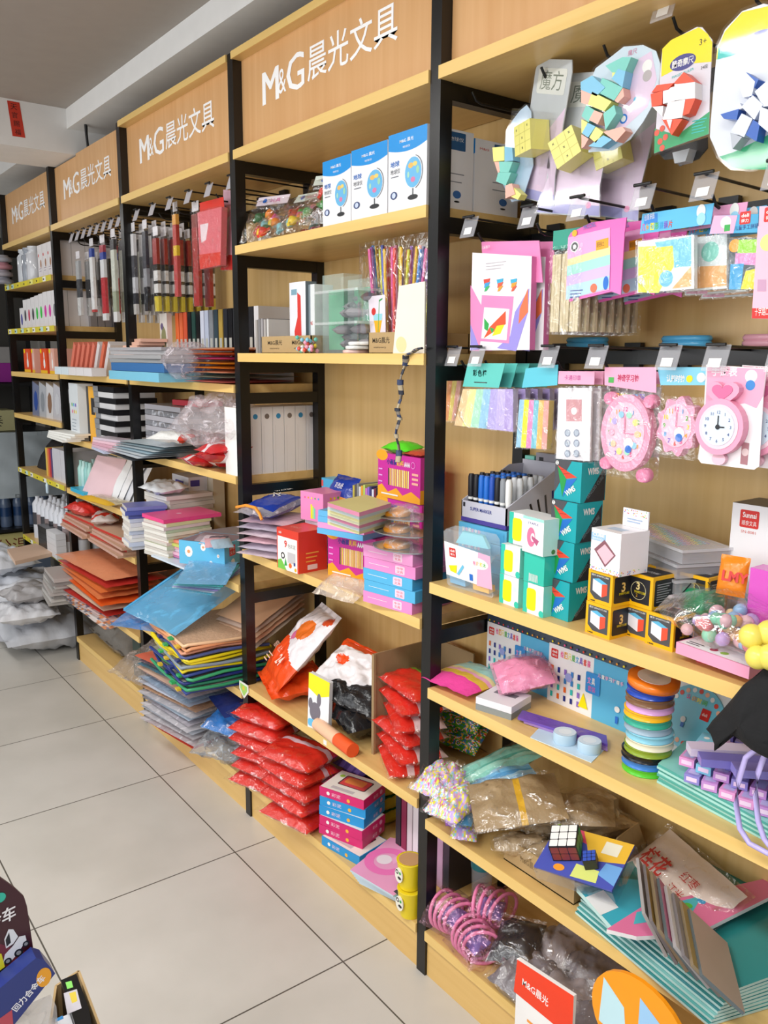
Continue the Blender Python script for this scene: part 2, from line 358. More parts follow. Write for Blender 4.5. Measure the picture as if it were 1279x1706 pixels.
# ================================================================ builders for goods
def Q(M, u, v):
    """where a sight line of the photograph meets the plane of frame M, in that frame's own coordinates"""
    r = CF+CR*((u-639.5)/FPX)-CU*((v-853)/FPX); n = M.col[2].xyz; t = (M.translation-CAMP).dot(n)/r.dot(n)
    p = M.inverted() @ (CAMP+r*t); return (p.x, p.y)
def QS(M, pts): return [Q(M, *p) for p in pts]
def PY(y): return FR((0, y, 0), (1, 0, 0), (0, 0, 1))
def PX(x): return FR((x, 0, 0), (0, 1, 0), (0, 0, 1))
def PZ(z): return FR((0, 0, z), (1, 0, 0), (0, 1, 0))
_bb = B.build
def build2(s, name, parent=None, org=None, **k):
    if org is not None:
        o = V(org); s.v = [p-o for p in s.v]
        if parent is None: k['loc'] = tuple(o)
    return _bb(s, name, parent, **k)
B.build = build2
def spot(a, b, z):
    p0 = at(*a, z=z); p1 = at(*b, z=z); w = (p1-p0).xy.length; r = math.degrees(math.atan2(p1.y-p0.y, p1.x-p0.x)); return p0, w, r
def hgt(p, px): return at(*px, y=p.y).z-p.z
def faces(w, d, h):
    return (FR((0, 0, 0), (1, 0, 0), (0, 0, 1)), FR((w, 0, 0), (0, 1, 0), (0, 0, 1)), FR((0, 0, h), (1, 0, 0), (0, 1, 0)))
def carton(name, label, cat, p, w, d, h, rot=0, m=WHITE, pr=None, group=None, bevel=.0012, M=None, **k):
    """box with its base corner at the front left; pr(b, F, R, T) prints on front, right side and top"""
    b = B(); b.box(0, w, 0, d, 0, h, m, **k)
    F, R, T = faces(w, d, h)
    if pr: pr(b, F, R, T, w, d, h)
    o = b.build(name, loc=(p[0], p[1], p[2]), rot=rot) if M is None else b.build(name, M=M)
    if bevel:
        bm = o.modifiers.new('bevel', 'BEVEL'); bm.width = bevel; bm.segments = 2; bm.limit_method = 'ANGLE'; bm.angle_limit = math.radians(60); bm.use_clamp_overlap = True
    return tag(o, label, cat, group)
RED = P_('#D8281E', .4); DELI = P_('#D5241C', .45); TEAL = P_('#2FC3BE', .35); YEL = P_('#FFE600', .4); BLU = P_('#1F6FD0', .4); PINK = P_('#F49AC6', .45); MAG = P_('#D8279A', .35)
SKY = P_('#6EC6EA', .4); GRN = P_('#2EA84A', .4); ORG = P_('#F06A1E', .4); PUR = P_('#8E6CC8', .4); LIL = P_('#C9A6E0', .45); INK = P_('#1B1B22', .4); NAVY = P_('#1C2F86', .4); DGR = P_('#4C4C52', .4); CREAM = P_('#F6EFD8', .5); MINT = P_('#8FE0CF', .4)
PASTEL = [P_(x, .45) for x in ('#F7C9A0', '#F7EE8C', '#A8E6C8', '#9AD0F0', '#C3B3EC', '#F5B3CC')]
BRIGHT = [P_(x, .4) for x in ('#F0559A', '#F5A623', '#F8E71C', '#5BBF4A', '#38A7E0', '#7B5BC8', '#E8402A')]
def deli(b, x, y, s):
    b.rrect(x, y, s, s*1.05, s*.12, DELI); b.text('deli', x+s/2, y+s*.58, s*.3, WHITE, w=s*.7, al='c', bold=.02); b.text('得力', x+s/2, y+s*.14, s*.3, WHITE, w=s*.7, al='c', bold=.015)
def multitext(b, t, x, y, h, w, cols):
    for i, ch in enumerate(t): b.text(ch, x+w*i/len(t), y, h, cols[i % len(cols)], w=w/len(t)*.84, bold=.02)
def hangpack(name, label, cat, Y, head, body, hm, bm, pr=None, pts3=(), group=None, film_=True, th=.012, extra=None, ymat=None):
    """bagged goods on a hook: printed header card plus clear bag with what it holds; outlines are on the plane y=Y"""
    M = PY(Y); hp = QS(M, head); bp = QS(M, body)
    cx = sum(p[0] for p in hp)/len(hp); org = V((cx, Y, max(p[1] for p in hp)))
    r = thing(name, label, cat, org, 0, group)
    b = B(M); b.prism(hp, -.0006, .0006, hm); b.on(T3(0, 0, .0006))
    if pr: pr(b, M)
    b.off(); b.build('header_card', r, org=org)
    if bm: b = B(M); b.prism(bp, -th*.5, th*.5, bm); 
    else: b = B(M)
    b.on(T3(0, 0, th*.5))
    if extra: extra(b, M)
    b.off(); b.build('contents', r, org=org, bevel=.001)
    if film_:
        c = (sum(p[0] for p in bp)/len(bp), sum(p[1] for p in bp)/len(bp)); ep = [(c[0]+(p[0]-c[0])*1.06, c[1]+(p[1]-c[1])*1.05) for p in bp]
        b = B(M); b.prism(ep, -th*.7, th*.72, FILM); b.build('clear_bag', r, org=org)
    return r
def shift(root, dx, dy, dz, label=None, group=None, rx=0):
    M = Matrix.Translation((dx, dy, dz)) @ root.matrix_world
    if root.children and False: pass
    return dup(root, M, label, group)
bpy.context.view_layer.update()
def upd(): bpy.context.view_layer.update()
def rep(root, n, dx, dy, dz, label=None, group=None, fx=None):
    """n further copies, each a step behind the last"""
    base = Matrix.Translation(root.location) @ root.rotation_euler.to_matrix().to_4x4(); out = []
    for i in range(n):
        M = Matrix.Translation((dx*(i+1), dy*(i+1), dz*(i+1))) @ base
        if fx: M = M @ fx(i)
        out.append(dup(root, M, label(i) if callable(label) else label, group))
    return out
# ================================================================ bay at the right edge: puzzle cards on the top hooks
def toycard(name, label, cat, Y, outline, cm, toys, pr=None, ins=1.0, th=.022, group=None, bl=None):
    M = PY(Y); hp = QS(M, outline); cx = sum(p[0] for p in hp)/len(hp); org = V((cx, Y, max(p[1] for p in hp)))
    r = thing(name, label, cat, org, 0, group)
    b = B(M); b.prism(hp, -.001, .0006, cm); b.on(T3(0, 0, .0006))
    if pr: pr(b, M)
    b.off(); b.build('card', r, org=org)
    b = B(M)
    for i, (pts, m) in enumerate(toys): b.prism(QS(M, pts), .001, th-.001*(i % 3), m)
    b.build('toy', r, org=org, bevel=.0008)
    b = B(M); bp = QS(M, bl) if bl else hp; c = (sum(p[0] for p in bp)/len(bp), sum(p[1] for p in bp)/len(bp))
    b.prism([(c[0]+(p[0]-c[0])*1.03, c[1]+(p[1]-c[1])*1.03) for p in bp], -.0015, th+.003 if bl else .004, HARD); b.build('blister', r, org=org, bevel=.003)
    return r
def Z4(x, y): return (820+x/2.786, 60+y/2.786)
def z4(*p): return [Z4(*q) for q in p]
YP = P_('#F3EC86', .35); TP = P_('#7CCDC0', .35); BP = P_('#7FC3E3', .35); SP = P_('#F2B7A6', .35); HOLO = P_('#C9D3DC', .18, metal=.35); LILP = P_('#E3CDE4', .3)
def pr_cloud(b, M):
    b.poly(QS(M, z4((470, 420), (640, 130), (740, 70), (765, 200), (720, 330), (600, 440), (500, 500))), LILP); b.disc(*Q(M, *Z4(610, 385)), .008, BLU); b.disc(*Q(M, *Z4(610, 385)), .005, WHITE)
    b.disc(*Q(M, *Z4(720, 140)), .010, WHITE); b.disc(*Q(M, *Z4(720, 185)), .009, P_('#B8B0B0'))
    b.text('魔尺', *Q(M, *Z4(630, 95)), .009, P_('#D986A6')); b.disc(*Q(M, *Z4(665, 295)), .004, SKY)
toycard('puzzle_card', 'cloud shaped blister card with a long pastel checkered snake puzzle', 'toy', .055,
    z4((447, 230), (480, 150), (560, 90), (610, 50), (700, 42), (760, 70), (780, 130), (775, 230), (740, 330), (700, 400), (640, 480), (560, 530), (447, 540)), P_('#CFE0EC', .3),
    [(z4((447, 225), (500, 195), (560, 250), (520, 290), (447, 260)), BP), (z4((560, 150), (640, 110), (680, 110), (650, 180), (590, 180)), TP), (z4((590, 145), (620, 170), (590, 215)), YP), (z4((620, 165), (655, 175), (640, 250), (590, 210)), BP),
     (z4((545, 205), (640, 250), (600, 310), (520, 270)), TP), (z4((600, 310), (640, 250), (645, 290), (615, 320)), SP), (z4((500, 270), (590, 315), (555, 360), (480, 330)), YP), (z4((447, 240), (510, 275), (480, 330), (447, 320)), SP),
     (z4((470, 330), (510, 355), (480, 410), (447, 380)), TP), (z4((510, 355), (550, 370), (525, 420), (485, 400)), SP), (z4((550, 370), (600, 330), (610, 370), (560, 445)), TP), (z4((447, 395), (475, 410), (455, 460), (447, 460)), YP),
     (z4((480, 412), (515, 430), (480, 480), (452, 460)), BP), (z4((515, 430), (550, 455), (515, 505), (485, 480)), YP), (z4((447, 465), (480, 485), (460, 520), (447, 530)), SP), (z4((550, 455), (640, 430), (655, 450), (610, 500)), SP), (z4((480, 520), (550, 470), (590, 490), (540, 525)), BP)], pr_cloud)
def pr_red(b, M):
    b.poly(QS(M, z4((790, 60), (830, 20), (870, 0), (960, -40), (1000, -10), (1022, 30), (1018, 120), (900, 130), (785, 190))), YEL)
    b.poly(QS(M, z4((755, 430), (860, 460), (1010, 350), (1005, 455), (752, 545))), P_('#2FA56A'))
    c = Q(M, *Z4(885, 122)); b.disc(*c, .024, P_('#41418C'), ry=.012); b.text('酷奇魔尺', c[0], c[1]-.006, .012, WHITE, w=.04, al='c', bold=.02)
    b.text('MAGIC RULER', *Q(M, *Z4(835, 200)), .004, TEAL, w=.04, rot=6); b.text('3+', *Q(M, *Z4(962, 45)), .009, INK); b.text('24段', *Q(M, *Z4(968, 158)), .006, INK)
    for x, y in ((765, 450), (790, 430), (780, 490), (805, 470), (790, 520)): b.disc(*Q(M, *Z4(x, y)), .005, P_('#E45A44'))
    b.fakelines(*Q(M, *Z4(930, 400)), .026, 5, .0045, .0016, TEAL)
ORR = P_('#F2502E', .35); WH = P_('#F3EDEE', .3); BLD = P_('#2B5FB8', .3); WBL = P_('#DCE3F5', .3)
toycard('puzzle_card', 'yellow and green blister card holding a red and white folding snake puzzle', 'toy', .055,
    z4((752, 545), (775, 200), (790, 60), (870, 0), (950, -42), (975, -40), (1022, 20), (1010, 250), (1005, 455)), P_('#E4E0EA', .3),
    [(z4((775, 275), (800, 240), (880, 230), (850, 260)), ORR), (z4((770, 280), (825, 265), (822, 330), (775, 340)), ORR), (z4((825, 258), (880, 245), (880, 312), (825, 325)), WH), (z4((880, 230), (925, 180), (975, 225), (890, 235)), ORR),
     (z4((880, 235), (975, 225), (975, 300), (880, 310)), WH), (z4((930, 305), (975, 300), (945, 370), (915, 380)), ORR), (z4((780, 340), (830, 335), (825, 385)), WH), (z4((850, 320), (930, 305), (915, 390), (825, 400)), WH), (z4((820, 395), (915, 395), (865, 470)), ORR), (z4((845, 400), (870, 398), (860, 440)), WH)], pr_red)
def pr_blue(b, M):
    b.poly(QS(M, z4((1045, 60), (1080, -20), (1160, -110), (1290, -140), (1330, 10), (1200, 20), (1040, 110))), P_('#F4E61A'))
    b.poly(QS(M, z4((1055, 560), (1120, 540), (1200, 500), (1340, 430), (1340, 620), (1180, 620), (1110, 610))), P_('#37B07A'))
    b.poly(QS(M, z4((1050, 55), (1160, 35), (1160, 80), (1045, 110))), TEAL); b.text('M&G 晨光', *Q(M, *Z4(1058, 85)), .010, WHITE, w=.032, rot=5)
    c = Q(M, *Z4(1240, 35)); b.disc(*c, .034, P_('#6F74C4'), ry=.018); b.text('酷奇魔尺', c[0], c[1]-.009, .018, WHITE, w=.056, al='c', bold=.02)
    b.text('MAGIC RULER', *Q(M, *Z4(1200, 105)), .006, TEAL, w=.05, rot=5)
r = toycard('puzzle_card', 'large blister card with a blue and white star shaped snake puzzle at the photo edge', 'toy', .05,
    z4((1012, 420), (1030, 200), (1045, 50), (1080, -30), (1160, -115), (1260, -150), (1360, -130), (1420, 0), (1400, 560), (1200, 620), (1110, 612), (1050, 560), (1010, 470)), P_('#E3E8F2', .25),
    [(z4((1175, 230), (1210, 180), (1255, 225), (1240, 290), (1200, 300)), WBL), (z4((1210, 180), (1270, 215), (1250, 255)), BLD), (z4((1090, 370), (1180, 320), (1195, 345), (1110, 385)), WBL), (z4((1095, 375), (1180, 350), (1170, 400), (1110, 395)), BLD), (z4((1190, 340), (1240, 285), (1290, 330), (1250, 400)), WBL),
     (z4((1140, 450), (1190, 370), (1240, 395), (1200, 480)), WBL), (z4((1140, 460), (1195, 480), (1150, 535)), P_('#B9BEC8')), (z4((1245, 400), (1275, 420), (1260, 500), (1210, 470)), BLD), (z4((1250, 270), (1330, 200), (1350, 330), (1290, 340)), WBL), (z4((1280, 340), (1380, 380), (1330, 470), (1270, 420)), WBL), (z4((1215, 250), (1245, 285), (1230, 300)), BLD)], pr_blue)
GRC = P_('#C6CCD0', .25)
def cubecard(label, x, y, z, yaw, seed, cm=YP):
    """silver card with a pastel 3x3 cube in a blister, hanging askew"""
    r = thing('cube_card', label, 'toy', (x, y, z), 0); r.rotation_euler = (math.radians(seed*2-3), math.radians(5+seed*4), math.radians(yaw))
    out = [(-.055, 0), (.055, 0), (.062, -.02), (.062, -.20), (.075, -.255), (-.075, -.255), (-.062, -.20), (-.062, -.02)]
    b = B(FR((0, 0, 0), (1, 0, 0), (0, 0, 1))); b.prism(out, -.001, .0006, GRC); b.on(T3(0, 0, .0006))
    b.poly([(-.06, -.19), (.06, -.08), (.062, -.2), (.073, -.253), (-.073, -.253)], LILP); b.poly([(-.07, -.235), (.07, -.235), (.073, -.253), (-.073, -.253)], P_('#A9A8DC'))
    b.rrect(-.048, -.06, .096, .045, .006, P_('#DDE0DA')); b.text('魔方', 0, -.053, .034, P_('#7A8478'), w=.075, al='c'); b.disc(.045, -.235, .006, PINK); b.off(); b.build('card', r)
    b = B(T3(0, -.026, -.14) @ RY(-42+seed*7) @ RX(0)); b.cbox(.056, .045, .056, cm, z=-.028)
    b.on(FR((-.028, -.0225, -.028), (1, 0, 0), (0, 0, 1)))
    for i in (1, 2): b.rect(.0187*i-.0004, 0, .0008, .056, P_('#CFC66A')); b.rect(0, .0187*i-.0004, .056, .0008, P_('#CFC66A'))
    for i, j in ((0, 2), (1, 1), (2, 2), (1, 0)): b.text('x', .0093+.0187*i, .0075+.0187*j, .004, INK, al='c')
    b.off(); b.build('cube', r, bevel=.002)
    b = B(FR((0, -.001, 0), (1, 0, 0), (0, 0, 1))); b.prism([(p[0]*1.03, p[1]*1.01) for p in out], -.002, .003, HARD); b.prism([(-.045, -.09), (.045, -.09), (.045, -.19), (-.045, -.19)], .003, .052, HARD); b.build('blister', r, bevel=.004)
    return r
cubecard('silver blister card with a pale yellow cube, turned edge on, frontmost of the three', .268, .085, 2.095, -12, 3)
cubecard('silver cube card hanging second, half hidden behind the frontmost yellow cube card', .335, .115, 2.062, 8, 1)
cubecard('silver cube card farthest back, behind the pastel snake card', .40, .165, 2.055, 10, 2)
toycard('puzzle_card', 'leftmost pale blue blister card with a short yellow and teal snake puzzle', 'toy', .10,
    z4((60, 520), (70, 440), (95, 390), (130, 345), (160, 320), (180, 350), (190, 600), (140, 760), (90, 770), (50, 690)), P_('#A9C4DC', .3),
    [(z4((35, 525), (90, 520), (90, 585), (40, 590)), YP), (z4((90, 520), (125, 525), (130, 585), (90, 590)), BP), (z4((40, 590), (80, 590), (60, 650)), SP), (z4((65, 590), (130, 590), (110, 640), (70, 640)), TP), (z4((60, 640), (120, 640), (95, 700), (50, 680)), TP), (z4((90, 740), (110, 690), (165, 740), (150, 765)), YP), (z4((95, 700), (125, 690), (140, 740), (95, 760)), SP)],
    lambda b, M: (b.disc(*Q(M, *Z4(100, 470)), .012, P_('#8A6E66')), b.disc(*Q(M, *Z4(120, 430)), .008, P_('#D9B29A'))))
toycard('puzzle_card', 'dark green and blue puzzle card hanging low behind the pastel snake card', 'toy', .2, z4((520, 560), (600, 560), (740, 440), (735, 560), (660, 620), (650, 690), (520, 700)), P_('#B8C4C0', .3),
    [(z4((540, 570), (600, 600), (595, 640), (525, 640)), P_('#2F6A3A')), (z4((525, 650), (595, 645), (595, 690), (525, 690)), P_('#3E478E')), (z4((600, 640), (650, 640), (650, 680), (600, 690)), YP), (z4((665, 490), (730, 450), (730, 540), (670, 550)), BP), (z4((640, 560), (725, 550), (690, 590), (650, 590)), YP)])
toycard('puzzle_card', 'black puzzle card behind the red and white snake puzzle card', 'toy', .12, z4((770, 540), (1000, 470), (1000, 520), (960, 570), (870, 605), (850, 570), (800, 575)), DARKM, [(z4((870, 550), (950, 530), (930, 590), (880, 600)), P_('#C9CDD2'))])

# ---------------------------------------------------------------- second row of hooks
def C6(x, y): return (920+x/3.563, 320+y/3.563)
def c6(*p): return [C6(*q) for q in p]
def pr_tg(b, M):
    b.poly(QS(M, [(786, 475), (810, 520), (800, 585), (786, 584)]), P_('#EE8CC0')); b.poly(QS(M, [(786, 540), (802, 582), (786, 584)]), P_('#9C90DE')); b.poly(QS(M, [(830, 580), (862, 585), (882, 520), (884, 480), (860, 520), (852, 560)]), P_('#9C90DE'))
    b.poly(QS(M, [(868, 515), (882, 480), (882, 520), (866, 540)]), P_('#F0764A')); b.poly(QS(M, [(805, 492), (858, 494), (850, 572), (800, 568)]), P_('#EE8CC0')); b.poly(QS(M, [(809, 512), (851, 515), (846, 567), (804, 564)]), WHITE)
    b.poly(QS(M, [(809, 530), (817, 540), (815, 552), (809, 548)]), GRN); b.poly(QS(M, [(845, 518), (845, 540), (820, 556), (808, 564), (818, 545)]), P_('#F0522A')); b.poly(QS(M, [(830, 543), (843, 541), (836, 556), (822, 560)]), BRIGHT[2]); b.poly(QS(M, [(818, 545), (826, 548), (822, 556)]), GRN)
    for (x, cs) in ((814, ('#E04A3A', '#3AA0D8', '#3AB56A')), (836, ('#38B0D8', '#E85A3A', '#F0A030')), (859, ('#38B0D8', '#F0A030', '#E85A3A'))):
        for i, c in enumerate(cs): b.poly(QS(M, [(x-6+2*i, 466+i*6), (x+5, 464+i*6), (x+3-2*i, 473+i*6), (x-5, 474+i*6)]), P_(c))
    b.fakelines(*Q(M, 812, 440), .06, 3, .006, .0012, P_('#C8C4C8'))
def tangram(label, dy, hd):
    Y = .06; M = PY(Y); front = QS(M, [(789, 421), (888, 427), (884, 583), (785, 584)]); org = V((.235, Y, 1.78))
    r = thing('tangram_card', label, 'toy', org, 0)
    b = B(M); b.prism(QS(M, [(796, 402), (892, 400), (898, 470), (800, 470)]), -.012, -.010, P_('#F08CC2')); b.text('儿童智力', *Q(M, 802, 415), .006, WHITE); b.build('hanger_card', r, org=org)
    b = B(M); b.prism(front, -.012, .004, P_('#F4EEF3', .35), P_('#E77DB8')); b.on(T3(0, 0, .004)); pr_tg(b, M); b.off(); b.build('box', r, org=org, bevel=.001)
    r.location.y += dy; r.location.x += dy*.3
    return r
tangram('white and pink tangram box hanging in front of its twin', 0, 1); tangram('second tangram box, its pink edge showing behind the front one', .03, 1)
b0 = thing('stick_pack', 'bag of plain wooden craft sticks with teal header, frontmost of its hook', 'sticks', (.345, .06, 1.775), 0, None)
b = B(FR((.345, .06, 1.775), (1, 0, 0), (0, 0, 1))); b.prism([(-.04, 0), (.04, 0), (.04, -.035), (-.04, -.035)], -.001, .001, P_('#2F9C86')); b.build('header_card', b0, org=b0.location)
b = B(FR((.345, .06, 1.775), (1, 0, 0), (0, 0, 1)))
for i in range(9): b.prism([(-.036+i*.008, -.045), (-.0295+i*.008, -.045), (-.0295+i*.008, -.19), (-.036+i*.008, -.19)], -.004+(i % 3)*.001, .004+(i % 3)*.001, P_('#D9C9A4', .6))
b.build('sticks', b0, org=b0.location)
b = B(FR((.345, .06, 1.775), (1, 0, 0), (0, 0, 1))); b.prism([(-.04, -.03), (.04, -.03), (.04, -.195), (-.04, -.195)], -.006, .009, FILM); b.build('clear_bag', b0, org=b0.location)
rep(b0, 7, .002, .022, 0, 'bag of wooden craft sticks with teal header, behind the front bag', 'craft stick bags on the hook')
def pr_foam(b, M, mini=False):
    b.poly(QS(M, c6((95, 290), (340, 215), (345, 320), (90, 420))), P_('#F2A9D8')); b.poly(QS(M, c6((92, 400), (345, 320), (345, 370), (90, 440))), P_('#F6DFA2')); b.poly(QS(M, c6((90, 440), (345, 370), (345, 430), (88, 500))), P_('#A9E3D6'))
    b.poly(QS(M, c6((88, 500), (345, 430), (343, 500), (86, 560))), P_('#D5BDEB')); b.poly(QS(M, c6((86, 560), (343, 495), (340, 570), (82, 640))), P_('#B9DBF0'))
    b.poly(QS(M, c6((262, 290), (335, 270), (335, 330), (262, 348))), P_('#F2A81E')); b.text('超轻粘土', *Q(M, *C6(266, 330)), .009, INK, w=.017, rot=6); b.disc(*Q(M, *C6(135, 325)), .010, WHITE); b.disc(*Q(M, *C6(135, 325)), .008, DGR); b.disc(*Q(M, *C6(135, 325)), .004, WHITE)
    b.disc(*Q(M, *C6(248, 570)), .008, P_('#E87858')); b.disc(*Q(M, *C6(320, 540)), .006, BLU, ry=.012); b.fakelines(*Q(M, *C6(110, 590)), .03, 3, .006, .0018, P_('#5060A0'))
    b.disc(*Q(M, *C6(135, 245)), .006, P_('#F5B52E')); b.text('MODEL', *Q(M, *C6(190, 225)), .008, P_('#3A7AC8'), w=.028, rot=8)
def clay(label, dx, dy, dz, seed):
    Y = .055; M = PY(Y); org = V((.45, Y, 1.775)); r = thing('clay_pack', label, 'clay', org, 0)
    b = B(M); b.prism(QS(M, c6((95, 265), (110, 240), (230, 180), (440, 150), (428, 240), (405, 610), (350, 590), (85, 655))), -.002, 0, P_('#EE6FBE', .2)); b.build('bag_back', r, org=org)
    b = B(M); b.prism(QS(M, c6((95, 270), (345, 210), (340, 580), (80, 640))), -.03, .001, P_('#EFA9D6', .2), G_('#EE7EC4')); b.on(T3(0, 0, .001)); pr_foam(b, M); b.off(); b.build('bag', r, org=org, bevel=.005)
    r.location += V((dx, dy, dz)); return r
clay('pink bag of modelling clay with pastel stripes, frontmost of the hook', 0, 0, 0, 1); clay('pink striped clay bag hanging behind the first one', .035, .05, 0, 2); clay('third pink clay bag, at the back of the hook', .05, .11, -.002, 3)
hangpack('foam_sheet_pack', 'pack of diagonal yellow lilac and orange foam sheets hanging low', 'craft foam', .16, c6((66, 640), (320, 600), (320, 640), (66, 680)), c6((66, 680), (300, 640), (290, 805), (62, 805)), P_('#E8D24A'), P_('#F0E070'), None,
    extra=lambda b, M: (b.poly(QS(M, c6((140, 690), (210, 690), (120, 800), (80, 800))), P_('#B7A6E4')), b.poly(QS(M, c6((215, 690), (290, 680), (285, 800), (180, 800))), P_('#F0A585')), b.rect(*Q(M, *C6(285, 800)), .03, .035, P_('#F2E4EA'))))
def pr_dp(b, M):
    b.poly(QS(M, c6((545, 140), (625, 125), (625, 180), (545, 195))), P_('#2F86D8')); b.text('创意拼图', *Q(M, *C6(548, 172)), .010, WHITE, w=.02, rot=6)
    p = Q(M, *C6(530, 235)); multitext(b, '几何图形拼插片', p[0], p[1], .012, .062, BRIGHT); b.disc(*Q(M, *C6(885, 115)), .008, WHITE, ry=.011); b.disc(*Q(M, *C6(885, 160)), .008, P_('#9FD8F4'), ry=.010)
def ex_geo(b, M):
    b.poly(QS(M, c6((520, 325), (735, 320), (730, 445), (640, 600), (520, 595))), P_('#EDF04A')); b.poly(QS(M, c6((620, 300), (835, 265), (835, 440), (735, 450), (725, 320), (630, 330))), P_('#7FD0EC')); b.poly(QS(M, c6((835, 440), (835, 560), (720, 575))), P_('#F5B878')); b.disc(*Q(M, *C6(685, 515)), .0135, P_('#70C6EA'))
g0 = hangpack('shape_pack', 'geometric foam shapes pack with bright blue header, yellow and blue pieces', 'craft foam', .05, c6((535, 130), (960, 65), (940, 190), (520, 250)), c6((518, 295), (850, 255), (850, 575), (512, 600)), P_('#55B9E8', .3), P_('#E9EFEF', .2), pr_dp, extra=ex_geo, th=.010)
for i, (dx, dy) in enumerate(((.04, .03), (.055, .06), (.062, .1))): hangpack('shape_pack', 'geometric shapes pack number %s behind the blue headed one' % ('two', 'three', 'four')[i], 'craft foam', .05, c6((535, 130), (960, 65), (940, 190), (520, 250)), c6((518, 295), (850, 255), (850, 575), (512, 600)), (P_('#F2A6CE'), P_('#55B9E8'), SKY)[i], P_('#E3ECEC', .2), pr_dp, extra=lambda b, M: (b.disc(*Q(M, *C6(755, 360)), .016, P_('#8FDCCB')), b.poly(QS(M, c6((620, 450), (850, 440), (850, 560), (640, 580))), P_('#F5B878')), b.poly(QS(M, c6((520, 320), (640, 310), (640, 590), (520, 590))), P_('#F0A8C4'))), th=.010).location += V((dx, dy, -.004*i))
hangpack('shape_pack', 'shapes pack with red logo and green pink blue and yellow blocks near the photo edge', 'craft foam', .05, c6((960, 140), (1225, 130), (1220, 240), (930, 250)), c6((1060, 280), (1300, 270), (1300, 580), (1055, 580)), P_('#3FA9D6', .3), P_('#4E5A62', .3),
    lambda b, M: (b.poly(QS(M, c6((960, 140), (1100, 138), (1075, 245), (935, 248))), P_('#F2B2D2')), b.disc(*Q(M, *C6(1030, 180)), .009, WHITE), b.rect(*Q(M, *C6(1020, 235)), .010, .010, GRN), deli(b, *Q(M, *C6(1110, 195)), .018), b.text('儿童手工拼插', *Q(M, *C6(1080, 230)), .007, NAVY, w=.04)),
    extra=lambda b, M: (b.disc(*Q(M, *C6(1095, 320)), .010, P_('#F5A52E')), b.poly(QS(M, c6((1120, 285), (1290, 280), (1290, 360), (1110, 365))), P_('#9BE03A')), b.poly(QS(M, c6((1100, 365), (1290, 360), (1290, 440), (1095, 430))), P_('#E694CC')), b.poly(QS(M, c6((1070, 430), (1150, 425), (1130, 580), (1060, 580))), P_('#3BA6DC')), b.poly(QS(M, c6((1160, 470), (1290, 440), (1290, 580), (1130, 578))), P_('#F0E032'))))
hangpack('ruler_pack', 'pink card with a red logo and a red foot, cut by the right photo edge', 'craft set', .03, c6((1230, 85), (1420, 80), (1420, 200), (1225, 205)), c6((1225, 205), (1420, 200), (1420, 760), (1188, 750)), P_('#F6BCD0'), P_('#F6BCD0'),
    lambda b, M: deli(b, *Q(M, *C6(1255, 180)), .02), extra=lambda b, M: (b.poly(QS(M, c6((1192, 690), (1420, 690), (1420, 755), (1190, 750))), DELI), b.text('十字路口', *Q(M, *C6(1205, 735)), .012, WHITE, w=.022), b.poly(QS(M, c6((1225, 520), (1275, 520), (1275, 590), (1222, 590))), P_('#C89AB8')), b.disc(*Q(M, *C6(1285, 300)), .012, YP)), film_=False, th=.006)
# ---------------------------------------------------------------- third row of hooks
for i, (u0, u1, col) in enumerate(((930, 1022, '#58B6E4'), (1092, 1190, '#58B6E4'), (1235, 1330, '#F3B4C4'))):
    p = at((u0+u1)/2, 584, y=.26); b = B(T3(p.x, .262, 1.560))
    for k in range(2): b.tube([(.048*math.cos(a), .02*math.sin(a)+0, .004+.010*k) for a in [math.pi*2*j/20 for j in range(20)]], .0065, P_(col, .15), closed=True)
    tag(b.build('bangle_pack', org=(p.x, .262, 1.559)), ('blue plastic ring lying on the black bar above the stamp packs', 'blue plastic ring on the black bar above the sun clock', 'pale pink plastic ring on the black bar near the photo edge')[i], 'ring', None)
def D2(x, y): return (730+x/2.33, 380+y/2.33)
def d2(*p): return [D2(*q) for q in p]
def foam_ex(cols, pts):
    def f(b, M):
        a = QS(M, pts); n = len(cols)
        for i, c in enumerate(cols):
            t0, t1 = i/n, (i+1)/n; L = lambda p, q, t: (p[0]+(q[0]-p[0])*t, p[1]+(q[1]-p[1])*t)
            b.poly([L(a[0], a[1], t0), L(a[0], a[1], t1), L(a[3], a[2], t1), L(a[3], a[2], t0)], c)
    return f
pc = [P_(x, .5) for x in ('#F5CF9C', '#F5EFA0', '#AEE3C6', '#9CCDEA', '#B9ACE6', '#C8B9EE', '#B8A4DE')]
q1 = d2((105, 625), (300, 625), (300, 790), (72, 765))
def pr_teal(b, M):
    p = Q(M, *D2(135, 575)); multitext(b, '彩色棒', p[0], p[1], .014, .045, [P_('#E8504A'), P_('#3A86D0'), WHITE]); b.fakelines(*Q(M, *D2(140, 600)), .04, 1, .004, .002, WHITE)
f0 = hangpack('foam_stick_pack', 'pastel rainbow stick pack with teal header, frontmost on the left hook', 'craft sticks', .045, d2((115, 525), (260, 525), (235, 620), (95, 615)), q1, P_('#62C9BE', .3), P_('#C8C2E4', .4), pr_teal, extra=foam_ex(pc, q1), th=.014)
hangpack('foam_stick_pack', 'orange and yellow stick pack leaning left of the pastel pack', 'craft sticks', .10, d2((45, 530), (120, 530), (105, 580), (35, 590)), d2((40, 590), (100, 580), (75, 750), (30, 750)), P_('#62C9BE', .3), P_('#F6C27A', .5), None, extra=foam_ex([P_('#F2A266'), P_('#F6DF70'), P_('#F7B3A0')], d2((45, 590), (100, 585), (72, 745), (33, 745))))
rep(f0, 4, .006, .03, .0, 'pastel stick pack with teal header hanging behind the front one', 'pastel stick packs on the left hook')
q2 = d2((325, 665), (440, 670), (430, 858), (310, 850))
